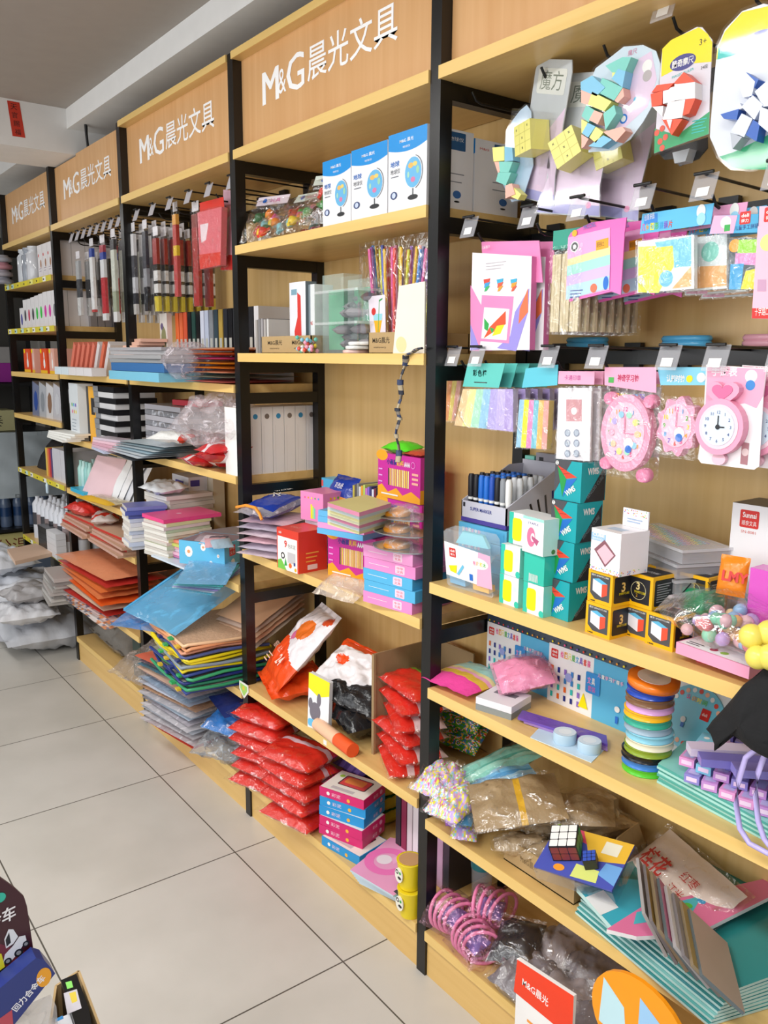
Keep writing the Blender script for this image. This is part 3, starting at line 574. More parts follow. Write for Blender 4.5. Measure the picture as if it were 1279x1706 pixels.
hangpack('foam_stick_pack', 'yellow pink and blue stick pack with light blue header beside the pastel packs', 'craft sticks', .045, d2((340, 545), (465, 530), (462, 610), (325, 620)), q2, P_('#5CC3D6', .3), P_('#E6C878'), pr_teal, extra=foam_ex([P_('#9CCDEA'), P_('#F7F02A'), P_('#F58CC0'), P_('#7CC6D8'), P_('#F6C06A'), P_('#F4A9A0')], q2), th=.014)
def st_ex(b, M):
    b.poly(QS(M, d2((500, 665), (560, 665), (560, 750), (500, 750))), P_('#D49AA0')); b.disc(*Q(M, *D2(530, 710)), .007, WHITE)
    for x, y in ((505, 795), (540, 795), (505, 835), (540, 835), (505, 875), (540, 875)): b.disc(*Q(M, *D2(x, y)), .0072, P_('#8E98AC')); b.disc(*Q(M, *D2(x, y)), .005, P_('#B8C2D0'))
s0 = hangpack('stamp_pack', 'flat pack of round grey stamps with pink header, frontmost on its hook', 'stamps', .045, d2((468, 555), (608, 558), (605, 608), (465, 605)), d2((470, 620), (598, 620), (590, 905), (460, 895)), P_('#F2A9C8', .3), P_('#ECE8EC', .35),
    lambda b, M: b.text('卡通印章', *Q(M, *D2(490, 590)), .010, P_('#B0388A'), w=.04), extra=st_ex, th=.005)
rep(s0, 8, .0045, .02, 0, 'pack of stamps with pink header hanging behind the front pack', 'stamp packs on the hook')
PK = P_('#F3A0BE', .3); PKD = P_('#E888AE', .3)
def ell(cx, cy, rx, ry, n=28, star=0): return [(cx+rx*(1+star*math.cos(9*a))*math.cos(a), cy+ry*(1+star*math.cos(9*a))*math.sin(a)) for a in [2*math.pi*i/n for i in range(n)]]
def clock(label, Y, c, rx, ry, star, hm, head, kn, pr):
    M = PY(Y); org = V((at(*c, y=Y).x, Y, at(*c, y=Y).z)); cx, cy = Q(M, *c)
    r = thing('toy_clock', label, 'toy clock', org, 0)
    b = B(M); b.prism(QS(M, head), -.001, 0, hm); b.on(T3(0, 0, .0001)); pr(b, M); b.off(); b.build('header_card', r, org=org)
    b = B(M); b.prism(ell(cx, cy, rx, ry, 54 if star else 30, star), -.008, .012, PK); b.prism([(p[0], p[1]) for p in ell(cx, cy+ry*.02, rx*.78, ry*.78)], .012, .013, P_('#F6C3D6', .3))
    for (kx, ky, kr) in kn: b.lathe([(kr, -.006), (kr*1.05, .002), (kr*.9, .012), (kr*.4, .015)], PKD, 14, c=(cx+kx, cy+ky, 0))
    b.on(T3(0, 0, .0131))
    for i in range(12): a = math.radians(30*i); b.text(str(12-(i-0) % 12 if i else 12), cx+rx*.62*math.sin(-a), cy+ry*.62*math.cos(a)-.004, .008, BRIGHT[i % 7], al='c', bold=.02)
    if not star: 
        for i in range(10): a = 2*math.pi*i/10; b.disc(cx+rx*.52*math.cos(a), cy+ry*.5*math.sin(a), .006, PASTEL[i % 6])
    b.disc(cx+rx*.2, cy-ry*.25, .010, WHITE); b.disc(cx+rx*.2, cy-ry*.4, .007, BLU); b.rect(cx-.0012, cy, .0024, ry*.5, PKD); b.rect(cx, cy-.001, rx*.4, .002, PKD); b.off(); b.build('clock_body', r, org=org, bevel=.003)
    b = B(M); e = max(head[0][1]-5, 0); x0 = cx-rx*1.12; b.prism([(x0, cy+ry*1.05), (cx+rx*1.12, cy+ry*1.05), (cx+rx*1.12, cy-ry*1.15), (x0, cy-ry*1.15)], -.010, .019, FILM); b.build('clear_bag', r, org=org)
    return r
clock('oval pink toy clock with colourful dial in a clear bag', .045, D2(740, 795), .053, .069, 0, P_('#F0A8C6', .3), d2((645, 540), (845, 540), (845, 640), (645, 610)), [(-.042, -.058, .012), (.04, -.072, .013), (-.04, .06, .012), (.045, .058, .012)],
    lambda b, M: (b.text('神奇学习钟', *Q(M, *D2(695, 595)), .013, P_('#C02A5A'), w=.045, bold=.02), b.rect(*Q(M, *D2(660, 600)), .012, .010, P_('#4CB050')), multitext(b, '认识时间学习', *Q(M, *D2(660, 660)), .010, .08, BRIGHT)))
clock('pink sun shaped toy clock in a clear bag under a blue header', .05, D2(940, 768), .037, .047, .1, P_('#7CC8E4', .3), d2((850, 540), (1050, 540), (1040, 610), (862, 610)), [], lambda b, M: (b.text('认知时钟', *Q(M, *D2(885, 598)), .013, WHITE, w=.035, bold=.02), b.disc(*Q(M, *D2(1020, 580)), .008, WHITE), b.disc(*Q(M, *D2(975, 585)), .006, YEL)))
def watch(label, dx, dy, accent):
    M = PY(.04); org = V((.655, .04, 1.53)); r = thing('stopwatch_card', label, 'toy watch', org, 0)
    b = B(M); out = QS(M, d2((1040, 530), (1275, 545), (1262, 650), (1245, 925), (1225, 938), (1020, 912), (1008, 895), (1030, 720))); b.prism(out, -.001, .0005, P_('#F5EFF2', .3)); b.on(T3(0, 0, .0006))
    b.poly(QS(M, d2((1045, 535), (1272, 548), (1262, 650), (1235, 700), (1190, 680), (1100, 690), (1035, 740))), P_('#F0A8C4')); b.text('手链表', *Q(M, *D2(1060, 575)), .016, P_('#FBE6EF'), w=.045, bold=.03); b.disc(*Q(M, *D2(1215, 575)), .010, WHITE); b.disc(*Q(M, *D2(1212, 610)), .008, P_('#3A86D0'))
    b.poly(QS(M, d2((1180, 830), (1208, 835), (1200, 920), (1172, 915))), P_('#A8747C')); b.disc(*Q(M, *D2(1192, 870)), .006, P_('#D8BFC0')); b.off(); b.build('card', r, org=org)
    cx, cy = Q(M, *D2(1110, 770)); hx, hy = Q(M, *D2(1120, 640)); b = B(M)
    b.prism([(hx+.0275*math.sin(t)**3*1.05, hy+.021*(13*math.cos(t)-5*math.cos(2*t)-2*math.cos(3*t)-math.cos(4*t))/14) for t in [2*math.pi*i/26 for i in range(26)]], .001, .014, PK)
    b.prism([(hx+.018*math.sin(t)**3, hy+.002+.013*(13*math.cos(t)-5*math.cos(2*t)-2*math.cos(3*t)-math.cos(4*t))/14) for t in [2*math.pi*i/26 for i in range(26)]], .014, .015, P_('#D96C9C'))
    b.prism(ell(cx, cy, .042, .045), .001, .017, PK); b.prism(ell(cx, cy-.052, .012, .010, 14), .001, .010, P_('#F5C4D4')); b.prism(ell(cx, cy, .034, .036), .017, .018, P_('#F7D3E0')); b.prism(ell(cx, cy, .028, .030), .018, .019, P_('#D9E6F4')); b.on(T3(0, 0, .0191))
    for i in range(12): a = 2*math.pi*i/12; b.text(str(i or 12), cx+.022*math.sin(a), cy+.023*math.cos(a)-.002, .005, NAVY, al='c')
    b.rect(cx-.001, cy, .002, .018, INK); b.disc(cx, cy, .004, INK); b.rect(cx, cy-.001, .012, .002, INK); b.off(); b.build('watch', r, org=org, bevel=.002)
    r.location += V((dx, dy, 0)); return r
watch('pink heart topped toy watch on a card, front one', 0, 0, 0); watch('second toy watch card half hidden behind the heart topped one', .045, .03, 1); watch('third toy watch card at the photo edge', .085, .06, 2)
# ================================================================ more builders
def slab(name, label, cat, px, zt, th, m, ms=None, pr=None, group=None, bevel=.0008, parent=None):
    """flat piece lying level, its top outline traced on the level zt"""
    M = PZ(zt); pts = QS(M, px); c = (sum(p[0] for p in pts)/len(pts), sum(p[1] for p in pts)/len(pts)); org = V((c[0], c[1], zt-th))
    b = B(M); b.prism(pts, -th, 0, m, ms)
    if pr: b.on(T3(0, 0, 0)); pr(b, M, pts); b.off()
    o = b.build(name, org=org, bevel=bevel); return tag(o, label, cat, group)
def bag(name, label, cat, M, w, d, h, m, mf=None, seed=0, group=None, film_=None, wr=.25, crimp=.12, pr=None, n=14, sag=0, extra=None, plump=0):
    b = B(); b.pillow(w, d, h, m, mf, wr, seed, n, crimp, sag, 0, plump)
    k = 1.12 if film_ else 1; ps = [M @ V((p.x*k, p.y*k, p.z)) for p in b.v]; x_, y_, z_ = M.translation
    if z_ > Z-.005 and 'hang' not in label and 'over' not in label and Z > .05:
        lift = max(0, Z+.0006-min(p.z for p in ps)); back = max(0, max(p.y for p in ps)-(D-.016)) if y_ > 0 and x_ > -3.7 else 0
        M = T3(0, -back, lift) @ M            # rest on the board, clear of the back panel
    r = thing(name, label, cat, (0, 0, 0), 0, group, M=M) if (film_ or extra) else None
    if pr: b.on(T3(0, 0, h+.001)); pr(b); b.off()
    if r is None: return tag(b.build(name, M=M), label, cat, group)
    b.build('contents', r)
    if extra: b = B(); extra(b); b.build('print', r)
    if film_: b = B(); b.pillow(w*1.12, d*1.12, h*1.12, FILM if film_ is True else film_, None, wr*1.4, seed+5, n, .04, 0, 0, plump); b.build('clear_film', r)
    return r
def TR(p, rz=0, rx=0, ry=0): return T3(p[0], p[1], p[2]) @ RZ(rz) @ RX(rx) @ RY(ry)
def stripes(cols, n=None, ax=0):
    return lambda u, v: cols[int((u if ax == 0 else v)*(n or len(cols))) % len(cols)]
# ================================================================ right bay, shelf at counter height
Z = 1.027
# teal pyramid puzzle boxes
def pr_pyr(b, F, R, T, w, d, h):
    b.on(F); b.poly([(0, h*.15), (0, h), (w*.62, h)], DGR); b.poly([(w*.1, h*.86), (w*.85, h*.62), (w*.45, h*.55)], P_('#E8442A')); b.poly([(w*.1, h*.84), (w*.45, h*.54), (w*.32, h*.08)], P_('#1F9A4A')); b.poly([(w*.46, h*.52), (w*.85, h*.60), (w*.34, h*.08)], P_('#1E6FC8'))
    for t in (.33, .66): b.poly([(w*(.1+.35*t), h*(.86-.3*t)), (w*(.11+.35*t), h*(.87-.3*t)), (w*(.12+.73*t), h*(.85-.24*t)), (w*(.1+.73*t), h*(.84-.24*t))], INK)
    b.text('WMS', w*.50, h*.10, h*.15, WHITE, w=w*.4, rot=35, bold=.03); b.disc(w*.08, h*.92, w*.06, WHITE); b.text('S', w*.05, h*.88, h*.08, INK); b.off()
    b.on(R); b.poly([(w*.15, 0), (w, 0), (w, h*.92)], P_('#262A30')); b.text('WMS', w*.25, h*.68, h*.17, WHITE, w=w*.45, bold=.03); b.text('SENGSO CUBE', w*.30, h*.08, h*.09, P_('#7C8A90'), w=w*.85, rot=42); b.off()
    b.on(T); b.rect(.0, 0, w, d, P_('#3A4248')); b.off()
p, w, r = spot((905, 1022), (951, 1038), Z); r = -4
for i in range(4):
    hh = .0785; carton('puzzle_box', 'teal and dark grey pyramid puzzle box, '+ordn(3-i, 4)+' of the leaning stack', 'puzzle box', (p.x+.002*i, p.y+.003*i, Z+i*hh+.0004), .068, .070, hh-.0006, r+(i % 2)*2, P_('#17A5AE', .25), pr_pyr, None)
# yellow cube boxes
def pr_cube(kind):
    def f(b, F, R, T, w, d, h):
        b.on(F); b.poly([(w*.1, h*.9), (w*.1, h*.28), (w*.3, h*.12), (w*.9, h*.12), (w*.9, h*.9)], P_('#4A4B4F') if kind == 0 else INK)
        if kind == 0:
            b.poly([(w*.2, h*.72), (w*.2, h*.36), (w*.58, h*.22), (w*.58, h*.62)], P_('#ECE9F0')); b.poly([(w*.58, h*.22), (w*.8, h*.32), (w*.8, h*.66), (w*.58, h*.62)], P_('#EE5236')); b.poly([(w*.2, h*.72), (w*.58, h*.62), (w*.8, h*.66), (w*.45, h*.78)], P_('#5FB6DC'))
            b.text('魔方 SMARTCUBE', w*.14, h*.82, h*.06, WHITE, w=w*.7); b.text('★●●●', w*.1, h*.03, h*.05, INK)
        else: b.ring(w*.5, h*.5, w*.27, w*.015, P_('#D8CFA0')); b.text('3', w*.42, h*.52, h*.24, P_('#F0D890'), bold=.03); b.text('SMARTCUBE', w*.36, h*.42, h*.07, YEL, w=w*.4); b.text('2', w*.42, h*.3, h*.1, P_('#E8B020'))
        b.off(); b.on(R); b.rrect(w*.08, h*.1, w*.84, h*.8, w*.06, INK)
        if kind == 0: b.text('3', w*.4, h*.42, h*.3, P_('#F0C870'), bold=.03); b.text('SMARTCUBE', w*.3, h*.34, h*.07, YEL, w=w*.45)
        else: b.fakelines(w*.18, h*.74, w*.6, 8, h*.075, h*.03, P_('#9A9A9E'))
        b.off(); b.on(T); b.rrect(w*.06, w*.06, w*.88, w*.88, w*.05, INK); b.text('SMARTCUBE', w*.2, w*.4, w*.16, P_('#C8CACD'), w=w*.6, bold=.02); b.off()
    return f
YB = P_('#F2B70C', .35)
spots = [((974, 1052), 'front row left, under the upper left one', 0, 0), ((1036, 1056), 'front row middle', 0, 0), ((1073.5, 1071), 'front row right, standing alone in front', 1, 0)]
cubes = []
for (pp, lab, kd, lv) in spots:
    p = at(*pp, z=Z); cubes.append(p)
    def prk(b, F, R, T, w, d, h, kd=kd):
        pr_cube(0)(b, F, R, T, w, d, h)
    carton('cube_box', 'yellow cube box with white cube picture, '+lab, 'puzzle box', (p.x, p.y, Z), .0595, .0595, .0615, -3, YB, prk)
p = cubes[0]; carton('cube_box', 'yellow and black cube box with white cube picture, upper left under the white carton', 'puzzle box', (p.x+.001, p.y+.001, Z+.062), .0595, .0595, .0615, -5, YB, pr_cube(0))
p = cubes[1]; carton('cube_box', 'yellow cube box with a round gold number three on its front, upper row', 'puzzle box', (p.x+.001, p.y-.002, Z+.062), .0635, .0595, .0605, -4, YB, pr_cube(1))
for i, (dx, dy, k) in enumerate(((.0, .075, 1), (.068, .078, 1), (-.0, .142, 1), (.068, .145, 1), (.072, .072, 0), (0, .070, 0))):
    q = cubes[1]; 
    carton('cube_box', ('yellow cube box with dark top in the second row, left', 'yellow cube box with dark top in the second row, right', 'cube box farthest back on the left, with light lettering on black', 'cube box farthest back on the right, with light lettering on black', 'cube box hidden low in the second row, right', 'cube box hidden low in the second row, left')[i], 'puzzle box', (q.x+dx-.006, q.y+dy, Z+(.062 if i < 2 else 0) if i not in (2, 3) else Z+.0), .0595, .0595, .0595 if i not in (2, 3) else .132, -2, YB,
        (lambda b, F, R, T, w, d, h: (b.on(F), b.rect(w*.05, h*.62, w*.9, h*.36, INK), b.text('奇艺魔方', w*.14, h*.78, h*.13, P_('#BFE8F6'), w=w*.72, bold=.02), b.text('BRAIN CUBE', w*.2, h*.70, h*.05, P_('#8AC0D0'), w=w*.6), b.off(), b.on(T), b.rrect(w*.06, w*.06, w*.88, w*.88, .003, INK), b.off())) if i in (2, 3) else pr_cube(1))
# white carton with pink cube
p = at(985, 955, z=Z+.124); p = V((cubes[0].x+.006, cubes[0].y-.003, Z+.1242))
def pr_pinkcube(b, F, R, T, w, d, h):
    b.on(F); b.rect(w*.0, h*.72, w*.5, h*.18, P_('#9FC6E8')); b.text('CUBE', w*.05, h*.82, h*.08, WHITE, w=w*.4, bold=.03); b.text('BRAND', w*.05, h*.74, h*.05, WHITE, w=w*.36)
    b.poly([(w*.12, h*.5), (w*.46, h*.78), (w*.86, h*.48), (w*.52, h*.14)], P_('#8C5A64')); b.poly([(w*.22, h*.47), (w*.48, h*.68), (w*.8, h*.47), (w*.53, h*.2)], P_('#F2BFCB'))
    q = random.Random(3)
    for _ in range(26): b.disc(w*q.random(), h*q.random()*.1+.001, .0012, q.choice(BRIGHT), n=5)
    b.off(); b.on(R)
    for _ in range(20): b.disc(w*q.random()*.9+.002, h*q.random()*.1+.001, .0012, q.choice(BRIGHT), n=5)
    b.off(); b.on(T); b.rect(w*.25, w*.25, w*.5, w*.3, P_('#BFD0E4')); b.off()
o = carton('toy_carton', 'white carton with a pink cube in its diamond window and a raised hanging flap', 'puzzle box', p, .072, .072, .078, -6, P_('#F5F2F5', .3), pr_pinkcube)
b = B(); b.box(.012, .072, .066, .069, .0785, .112, P_('#F5F2F5', .3)); b.on(FR((.012, .066, .0785), (1, 0, 0), (0, 0, 1)))
q = random.Random(9)
for _ in range(24): b.disc(.002+.056*q.random(), .022+.010*q.random(), .0012, q.choice(BRIGHT), n=5)
b.fakelines(.012, .014, .036, 2, .005, .002, P_('#9FB4D0')); b.off(); b.build('hanging_flap', o)
# green puzzle under clear cover
p = at(1102, 1030, z=Z+.03); gx = cubes[2].x+.008
r = thing('cube_case', 'clear case with a bright green puzzle on a black tray, beside the cube boxes', 'puzzle box', (gx, cubes[2].y+.062, Z+.0), -4)
b = B(); b.box(0, .085, 0, .075, 0, .058, INK); b.on(FR((0, 0, 0), (1, 0, 0), (0, 0, 1))); b.text('MagicCube', .008, .036, .012, WHITE, w=.055, bold=.02); b.off(); b.on(FR((.085, 0, 0), (0, 1, 0), (0, 0, 1))); b.text('魔方', .02, .02, .02, WHITE); b.off(); b.build('tray', r, bevel=.001)
b = B(); b.prism([(.012, .01), (.06, .008), (.07, .06), (.02, .062)], .059, .098, P_('#13B072', .3)); b.build('puzzle', r, bevel=.004)
b = B(); b.box(.001, .084, .001, .074, .0585, .112, film('#DDE8E4', .25, .05, .05, 6)); b.build('cover', r, bevel=.003)
b = B(); b.tube([(.0, .0, .114), (.085, .075, .114)], .0012, INK); b.tube([(.0, .075, .114), (.085, .0, .114)], .0012, INK); b.tube([(0, -.0015, .06), (.04, -.0015, .113)], .0012, INK); b.build('cord', r)
# clear trays of beads
for i in range(6):
    zt = Z+.030*(i+1); c = V((.600, .165, 0)); M = TR((.515+.004*(i % 2), .190, Z+.0285*i+.0005), -26+2*(i % 3))
    r = thing('bead_tray', 'clear plastic tray of pearly beads, '+ordn(5-i, 6)+' of the stack behind cube boxes', 'tray', (0, 0, 0), M=M)
    b = B(); b.box(-.115, .115, -.05, .05, .001, .022, film('#DCDCE2', .7, .2, .1, 8)); b.build('tray_body', r, bevel=.004)
    b = B(); b.box(-.118, .118, -.053, .053, .0222, .0275, film('#ECECF2', .8, .12, .1, 8))
    if i == 5:
        b.on(T3(0, 0, .0276)); q = random.Random(2)
        for kx in range(26):
            for ky in range(9): b.lz = .0003; b.disc(-.10+kx*.0072, -.036+ky*.008, .0026, PASTEL[(kx//3+ky) % 6], n=6)
        b.off()
    b.build('lid', r, bevel=.003)
# marker display on blue boxes (back left)
def pr_blue(b, F, R, T, w, d, h):
    b.on(F); multitext(b, '磁性画板套装', w*.08, h*.3, h*.4, w*.4, [WHITE, P_('#F4B0D0')]); b.rrect(w*.55, h*.15, w*.4, h*.7, .003, P_('#56AEDB')); b.off(); b.on(R); multitext(b, '学习文具套装', d*.12, h*.3, h*.4, d*.5, BRIGHT); b.off()
for i in range(4): carton('gift_box', 'light blue flat box with pastel lettering, '+ordn(3-i, 4)+' under the marker display', 'box', (-.035+(.004 if i % 2 else 0), .075, Z+.034*i), .215, .225, .033, 0, P_('#62B7E0', .35), pr_blue)
zz = Z+.137; x0, y0, wd, dp = -.030, .08, .205, .20
# post is at x 0..0.033: keep display right of it
x0 = .040; wd = .145
for o in [o for o in COL.objects if o.name.startswith('gift_box')]: o.location.x = .038; o.scale.x = .72
r = thing('marker_display', 'grey cardboard counter display full of markers, printed in purple along its foot', 'display', (x0, y0, zz))
b = B(); GB = P_('#C9C8D4', .4)
b.box(0, wd, 0, .003, 0, .048, GB); b.box(0, wd, 0, dp, 0, .003, GB); b.box(0, wd, dp-.003, dp, 0, .13, GB)
b.M = FR((wd-.003, 0, 0), (0, 1, 0), (0, 0, 1)); b.prism([(0, 0), (dp, 0), (dp, .12), (dp*.75, .12), (0, .048)], 0, .003, GB); b.on(T3(0, 0, .003)); b.rect(0, 0, dp, .009, P_('#4C3F94'))
for i in range(5): b.poly([(dp*.35+i*.024, .05+i*.008), (dp*.35+i*.024+.006, .052+i*.008), (dp*.4+i*.020+.012, .016+i*.004), (dp*.4+i*.020+.006, .014+i*.004)], [INK, INK, DGR, NAVY, P_('#6E2C3A')][i])
b.rect(dp*.8, .08, .02, .025, INK); b.off(); b.M = Matrix(); b.M = FR((0, 0, 0), (0, 1, 0), (0, 0, 1)); b.prism([(0, 0), (dp, 0), (dp, .12), (dp*.75, .12), (0, .048)], 0, .003, GB); b.M = Matrix()
b.on(FR((0, 0, 0), (1, 0, 0), (0, 0, 1))); b.rect(0, 0, wd, .010, P_('#4C3F94')); b.text('SUPER MARKER', .03, .028, .008, NAVY, w=.07, bold=.02); b.rect(.006, .034, .007, .010, INK); b.off()
b.build('display_box', r)
for row in range(4):
    for k in range(8):
        col = (INK, INK, BLU, BLU, BLU, INK, P_('#D9DADC'), P_('#D9DADC'))[k] if row else (INK, INK, BLU, BLU, P_('#1B4FB4'), INK, P_('#8E9298'), WHITE)[k]
        o = B(T3(x0+.012+k*.0172, y0+.018+row*.034, zz+.004)); o.lathe([(.0055, 0), (.0062, .05), (.0075, .055), (.0075, .098), (.0055, .105)], col, 10); o.lathe([(.0066, .046), (.0068, .052)], WHITE, 10)
        tag(o.build('marker', org=(x0+.012+k*.0172, y0+.018+row*.034, zz+.004)), 'marker with a thick cap standing in the grey counter display, '+('front row' if row == 0 else 'in the rows behind'), 'marker', 'markers in the front row of the display' if row == 0 else 'markers in the back rows of the display')
# taller display behind with pens
carton('pen_display', 'taller grey box with pen pictures rising behind the marker display', 'display', (.075, .286, Z), .14, .018, .285, 0, P_('#9C98A2', .4), lambda b, F, R, T, w, d, h: (b.on(F), b.rect(.01, h-.03, .014, .02, INK), [b.poly([(.04+i*.022, h-.02), (.047+i*.022, h-.02), (.062+i*.018, h-.085), (.055+i*.018, h-.085)], [NAVY, INK, DGR, P_('#7A2A4A')][i]) for i in range(4)], b.off()))
carton('pen_cup', 'small mint and blue pen cup behind the black markers', 'cup', (.041, .284, Z), .03, .022, .275, 0, P_('#7FD3C3', .4))
# stack of teal, yellow and white packs
def pr_ty(b, F, R, T, w, d, h):
    b.on(F); b.rect(0, 0, w*.22, h, P_('#2FC6AE')); b.rrect(w*.18, h*.12, w*.46, h*.72, w*.12, P_('#FBE800')); b.disc(w*.8, h*.6, w*.1, P_('#DDEFF0')); b.disc(w*.92, h*.1, w*.12, P_('#2FC6AE')); b.off()
    b.on(R); b.rect(0, 0, d, h, P_('#7FDFCF')); b.off()
TP2 = [(829, 1003, 0, 0), (866, 1017, 0, 0)]
p = at(829, 1003, z=Z); p2 = at(868, 1018, z=Z)
for i, (pp, lv, lab) in enumerate(((p, 0, 'bottom left'), (p2, 0, 'bottom right'), (p, 1, 'middle left'))):
    carton('correction_tape_box', 'teal and white box with yellow blob, '+lab+' of the pile beside the pyramid boxes', 'box', (pp.x+.001*lv, pp.y+.004, Z+.064*lv), .058, .05, .063, -4, P_('#F2F7F5', .3), pr_ty)
carton('correction_tape_box', 'plain teal box with a barcode, second layer beside the pyramid boxes', 'box', (p2.x, p2.y+.003, Z+.064), .058, .05, .060, -4, P_('#35C4AC', .3), lambda b, F, R, T, w, d, h: (b.on(F), [b.rect(w*.3+i*.0028, h*.06, .0013, h*.26, WHITE) for i in range(9)], b.rect(w*.28, h*.04, w*.02, h*.3, WHITE), b.off()))
carton('correction_tape_box', 'teal and white box with yellow blob, top left behind the stapler box', 'box', (p.x+.010, p.y+.016, Z+.129), .06, .05, .066, -4, P_('#F2F7F5', .3), pr_ty)
def pr_st(b, F, R, T, w, d, h):
    b.on(F); b.rect(0, h*.92, w, h*.08, P_('#A8E4D8')); b.disc(w*.42, h*.45, w*.2, P_('#E37AA0'), ry=h*.27); b.disc(w*.5, h*.45, w*.1, P_('#F5EEF2'), ry=h*.12); b.poly([(w*.45, h*.5), (w*.8, h*.4), (w*.7, h*.25), (w*.45, h*.42)], P_('#C25F88')); b.text('STAPLE', w*.25, h*.8, h*.06, P_('#7E6FA8'), w=w*.5); b.off()
    b.on(R); b.rect(0, 0, d, h, P_('#BFEAE0')); b.disc(d*.5, h*.1, .005, P_('#3A8A4A')); b.off()
carton('stapler_box', 'white and mint box with a pink stapler remover picture on the pile', 'box', (p2.x-.004, p2.y+.0, Z+.126), .064, .052, .073, -8, P_('#F7F7F7', .3), pr_st)
# clear letter case at the shelf's left end
M = TR((.073, .012, Z), 3, 7); r = thing('learning_case', 'clear case with white and pink card and pastel blocks, leaning beside the post', 'case', (0, 0, 0), M=M)
b = B(M=FR((0, 0, 0), (1, 0, 0), (0, 0, 1))); b.prism([(.004, .0), (.138, 0), (.141, .006), (.141, .125), (.132, .135), (.010, .135), (0, .127), (0, .005)], -.030, .0, film('#EFF6FA', .3, .06, .1, 10)); b.build('case', r, bevel=.004)
b = B(M=FR((0, -.0005, 0), (1, 0, 0), (0, 0, 1))); b.prism([(.001, .026), (.140, .020), (.140, .095), (.001, .105)], 0, .0006, P_('#F7F4F5', .3)); b.on(T3(0, 0, .0006)); b.poly([(.095, .02), (.140, .02), (.140, .095), (.105, .098)], P_('#F3B6D4')); deli(b, .016, .072, .020)
b.disc(.105, .072, .028, WHITE, ry=.013); multitext(b, '有趣积木', .088, .066, .010, .04, BRIGHT); b.poly([(.012, .05), (.038, .055), (.034, .035), (.016, .038)], YEL); b.poly([(.036, .035), (.056, .06), (.06, .055), (.042, .032)], SKY); b.rect(.075, .028, .01, .015, BLU); b.off(); b.build('card', r)
b = B(M=FR((0, .02, 0), (1, 0, 0), (0, 0, 1))); b.prism([(.02, .10), (.12, .103), (.105, .13), (.045, .13)], -.004, .004, P_('#8FDDEC')); b.prism([(.002, .004), (.05, .004), (.05, .024), (.002, .024)], -.004, .012, P_('#6FB8E6')); b.prism([(.078, .006), (.125, .006), (.125, .02), (.078, .02)], -.004, .016, P_('#F6BE48')); b.build('blocks', r)
# white box, sweets bag, magenta pack at the right
carton('gift_box', 'white box with red logo patch and a blue ring picture, at the right photo edge', 'box', (.640, .195, Z+.001), .12, .09, .252, 0, P_('#F1F0F2', .35),
    lambda b, F, R, T, w, d, h: (b.on(F), b.rrect(.016, h-.042, .036, .032, .003, DELI), b.text('Sunnai', .021, h-.024, .010, WHITE, w=.026, bold=.02), b.text('顺奈文具', .020, h-.038, .009, WHITE, w=.028), b.text('SN-8081', .02, h-.052, .005, P_('#D86A60'), w=.028), b.ring(.034, .070, .022, .012, P_('#8CCBD6')), b.rrect(.012, .05, .02, .022, .004, P_('#D8CCE8')), b.off(), b.on(T), b.rect(0, 0, w, d, DGR), b.off()))
bag('snack_bag', 'orange wrapper with red lettering tucked between trays and magenta pack', 'wrapper', TR((.690, .135, Z+.135), 10, 78), .05, .07, .02, G_('#F08A1E'), seed=3, pr=lambda b: b.text('LMY', -.015, -.01, .018, RED, bold=.04))
carton('magenta_pack', 'glossy magenta pack standing at the right photo edge', 'pack', (.725, .12, Z), .11, .04, .16, 0, P_('#E05CC6', .2))
# bag of pastel beads on a pink box
p = at(1150, 1085, z=Z)
slab('sticker_pack', 'white and red printed pack under the pink box', 'pack', [(1180, 1062), (1290, 1082), (1290, 1120), (1160, 1092)], Z+.012, .012, P_('#EED6DC', .3), P_('#C84A52'))
carton('sharpener_box', 'pink flat box with white lid print under the bead bag', 'box', (.664, .012, Z+.0125), .14, .09, .020, -5, P_('#F2A3C2', .35), lambda b, F, R, T, w, d, h: (b.on(T), b.rect(.003, .003, w-.006, d-.006, P_('#F4EEF2')), b.disc(.06, .02, .007, P_('#C23A5E')), b.disc(.08, .02, .007, P_('#9AC24A')), b.fakelines(.01, .02, .03, 2, .008, .003, INK), b.off()))
r = thing('bead_bag', 'clear bag stuffed with pastel pearly beads, lying on the pink box', 'bag', (.735, .065, Z+.034), -8)
q = random.Random(5)
for i in range(60):
    x, y, z = q.uniform(-.075, .075), q.uniform(-.045, .04), q.uniform(.0, .05)
    z *= max(.15, 1-(x/.09)**2); b = B(T3(x, y, z+.008)); rr = q.uniform(.010, .014); c = q.choice([P_(h, .25) for h in ('#F0B878', '#F2C7D0', '#9CC6EC', '#8FE0BE', '#F08A90', '#C9A8E4', '#F4D8A8')]); b.lathe([(.001, -rr)]+[(rr*math.cos(a), rr*math.sin(a)) for a in (-1, -.5, 0, .5, 1)]+[(.001, rr)], c, 8); b.build('bead', r)
b = B(); b.pillow(.215, .15, .085, film('#FFFFFF', .25, .1, .5, 25), None, .35, 4, 16, .05); b.M = T3(-.105, 0, .05) @ RY(-50); b.pillow(.05, .11, .01, film('#FFFFFF', .5, .1, .5, 25), None, .4, 8, 10, .05); b.build('clear_bag', r)
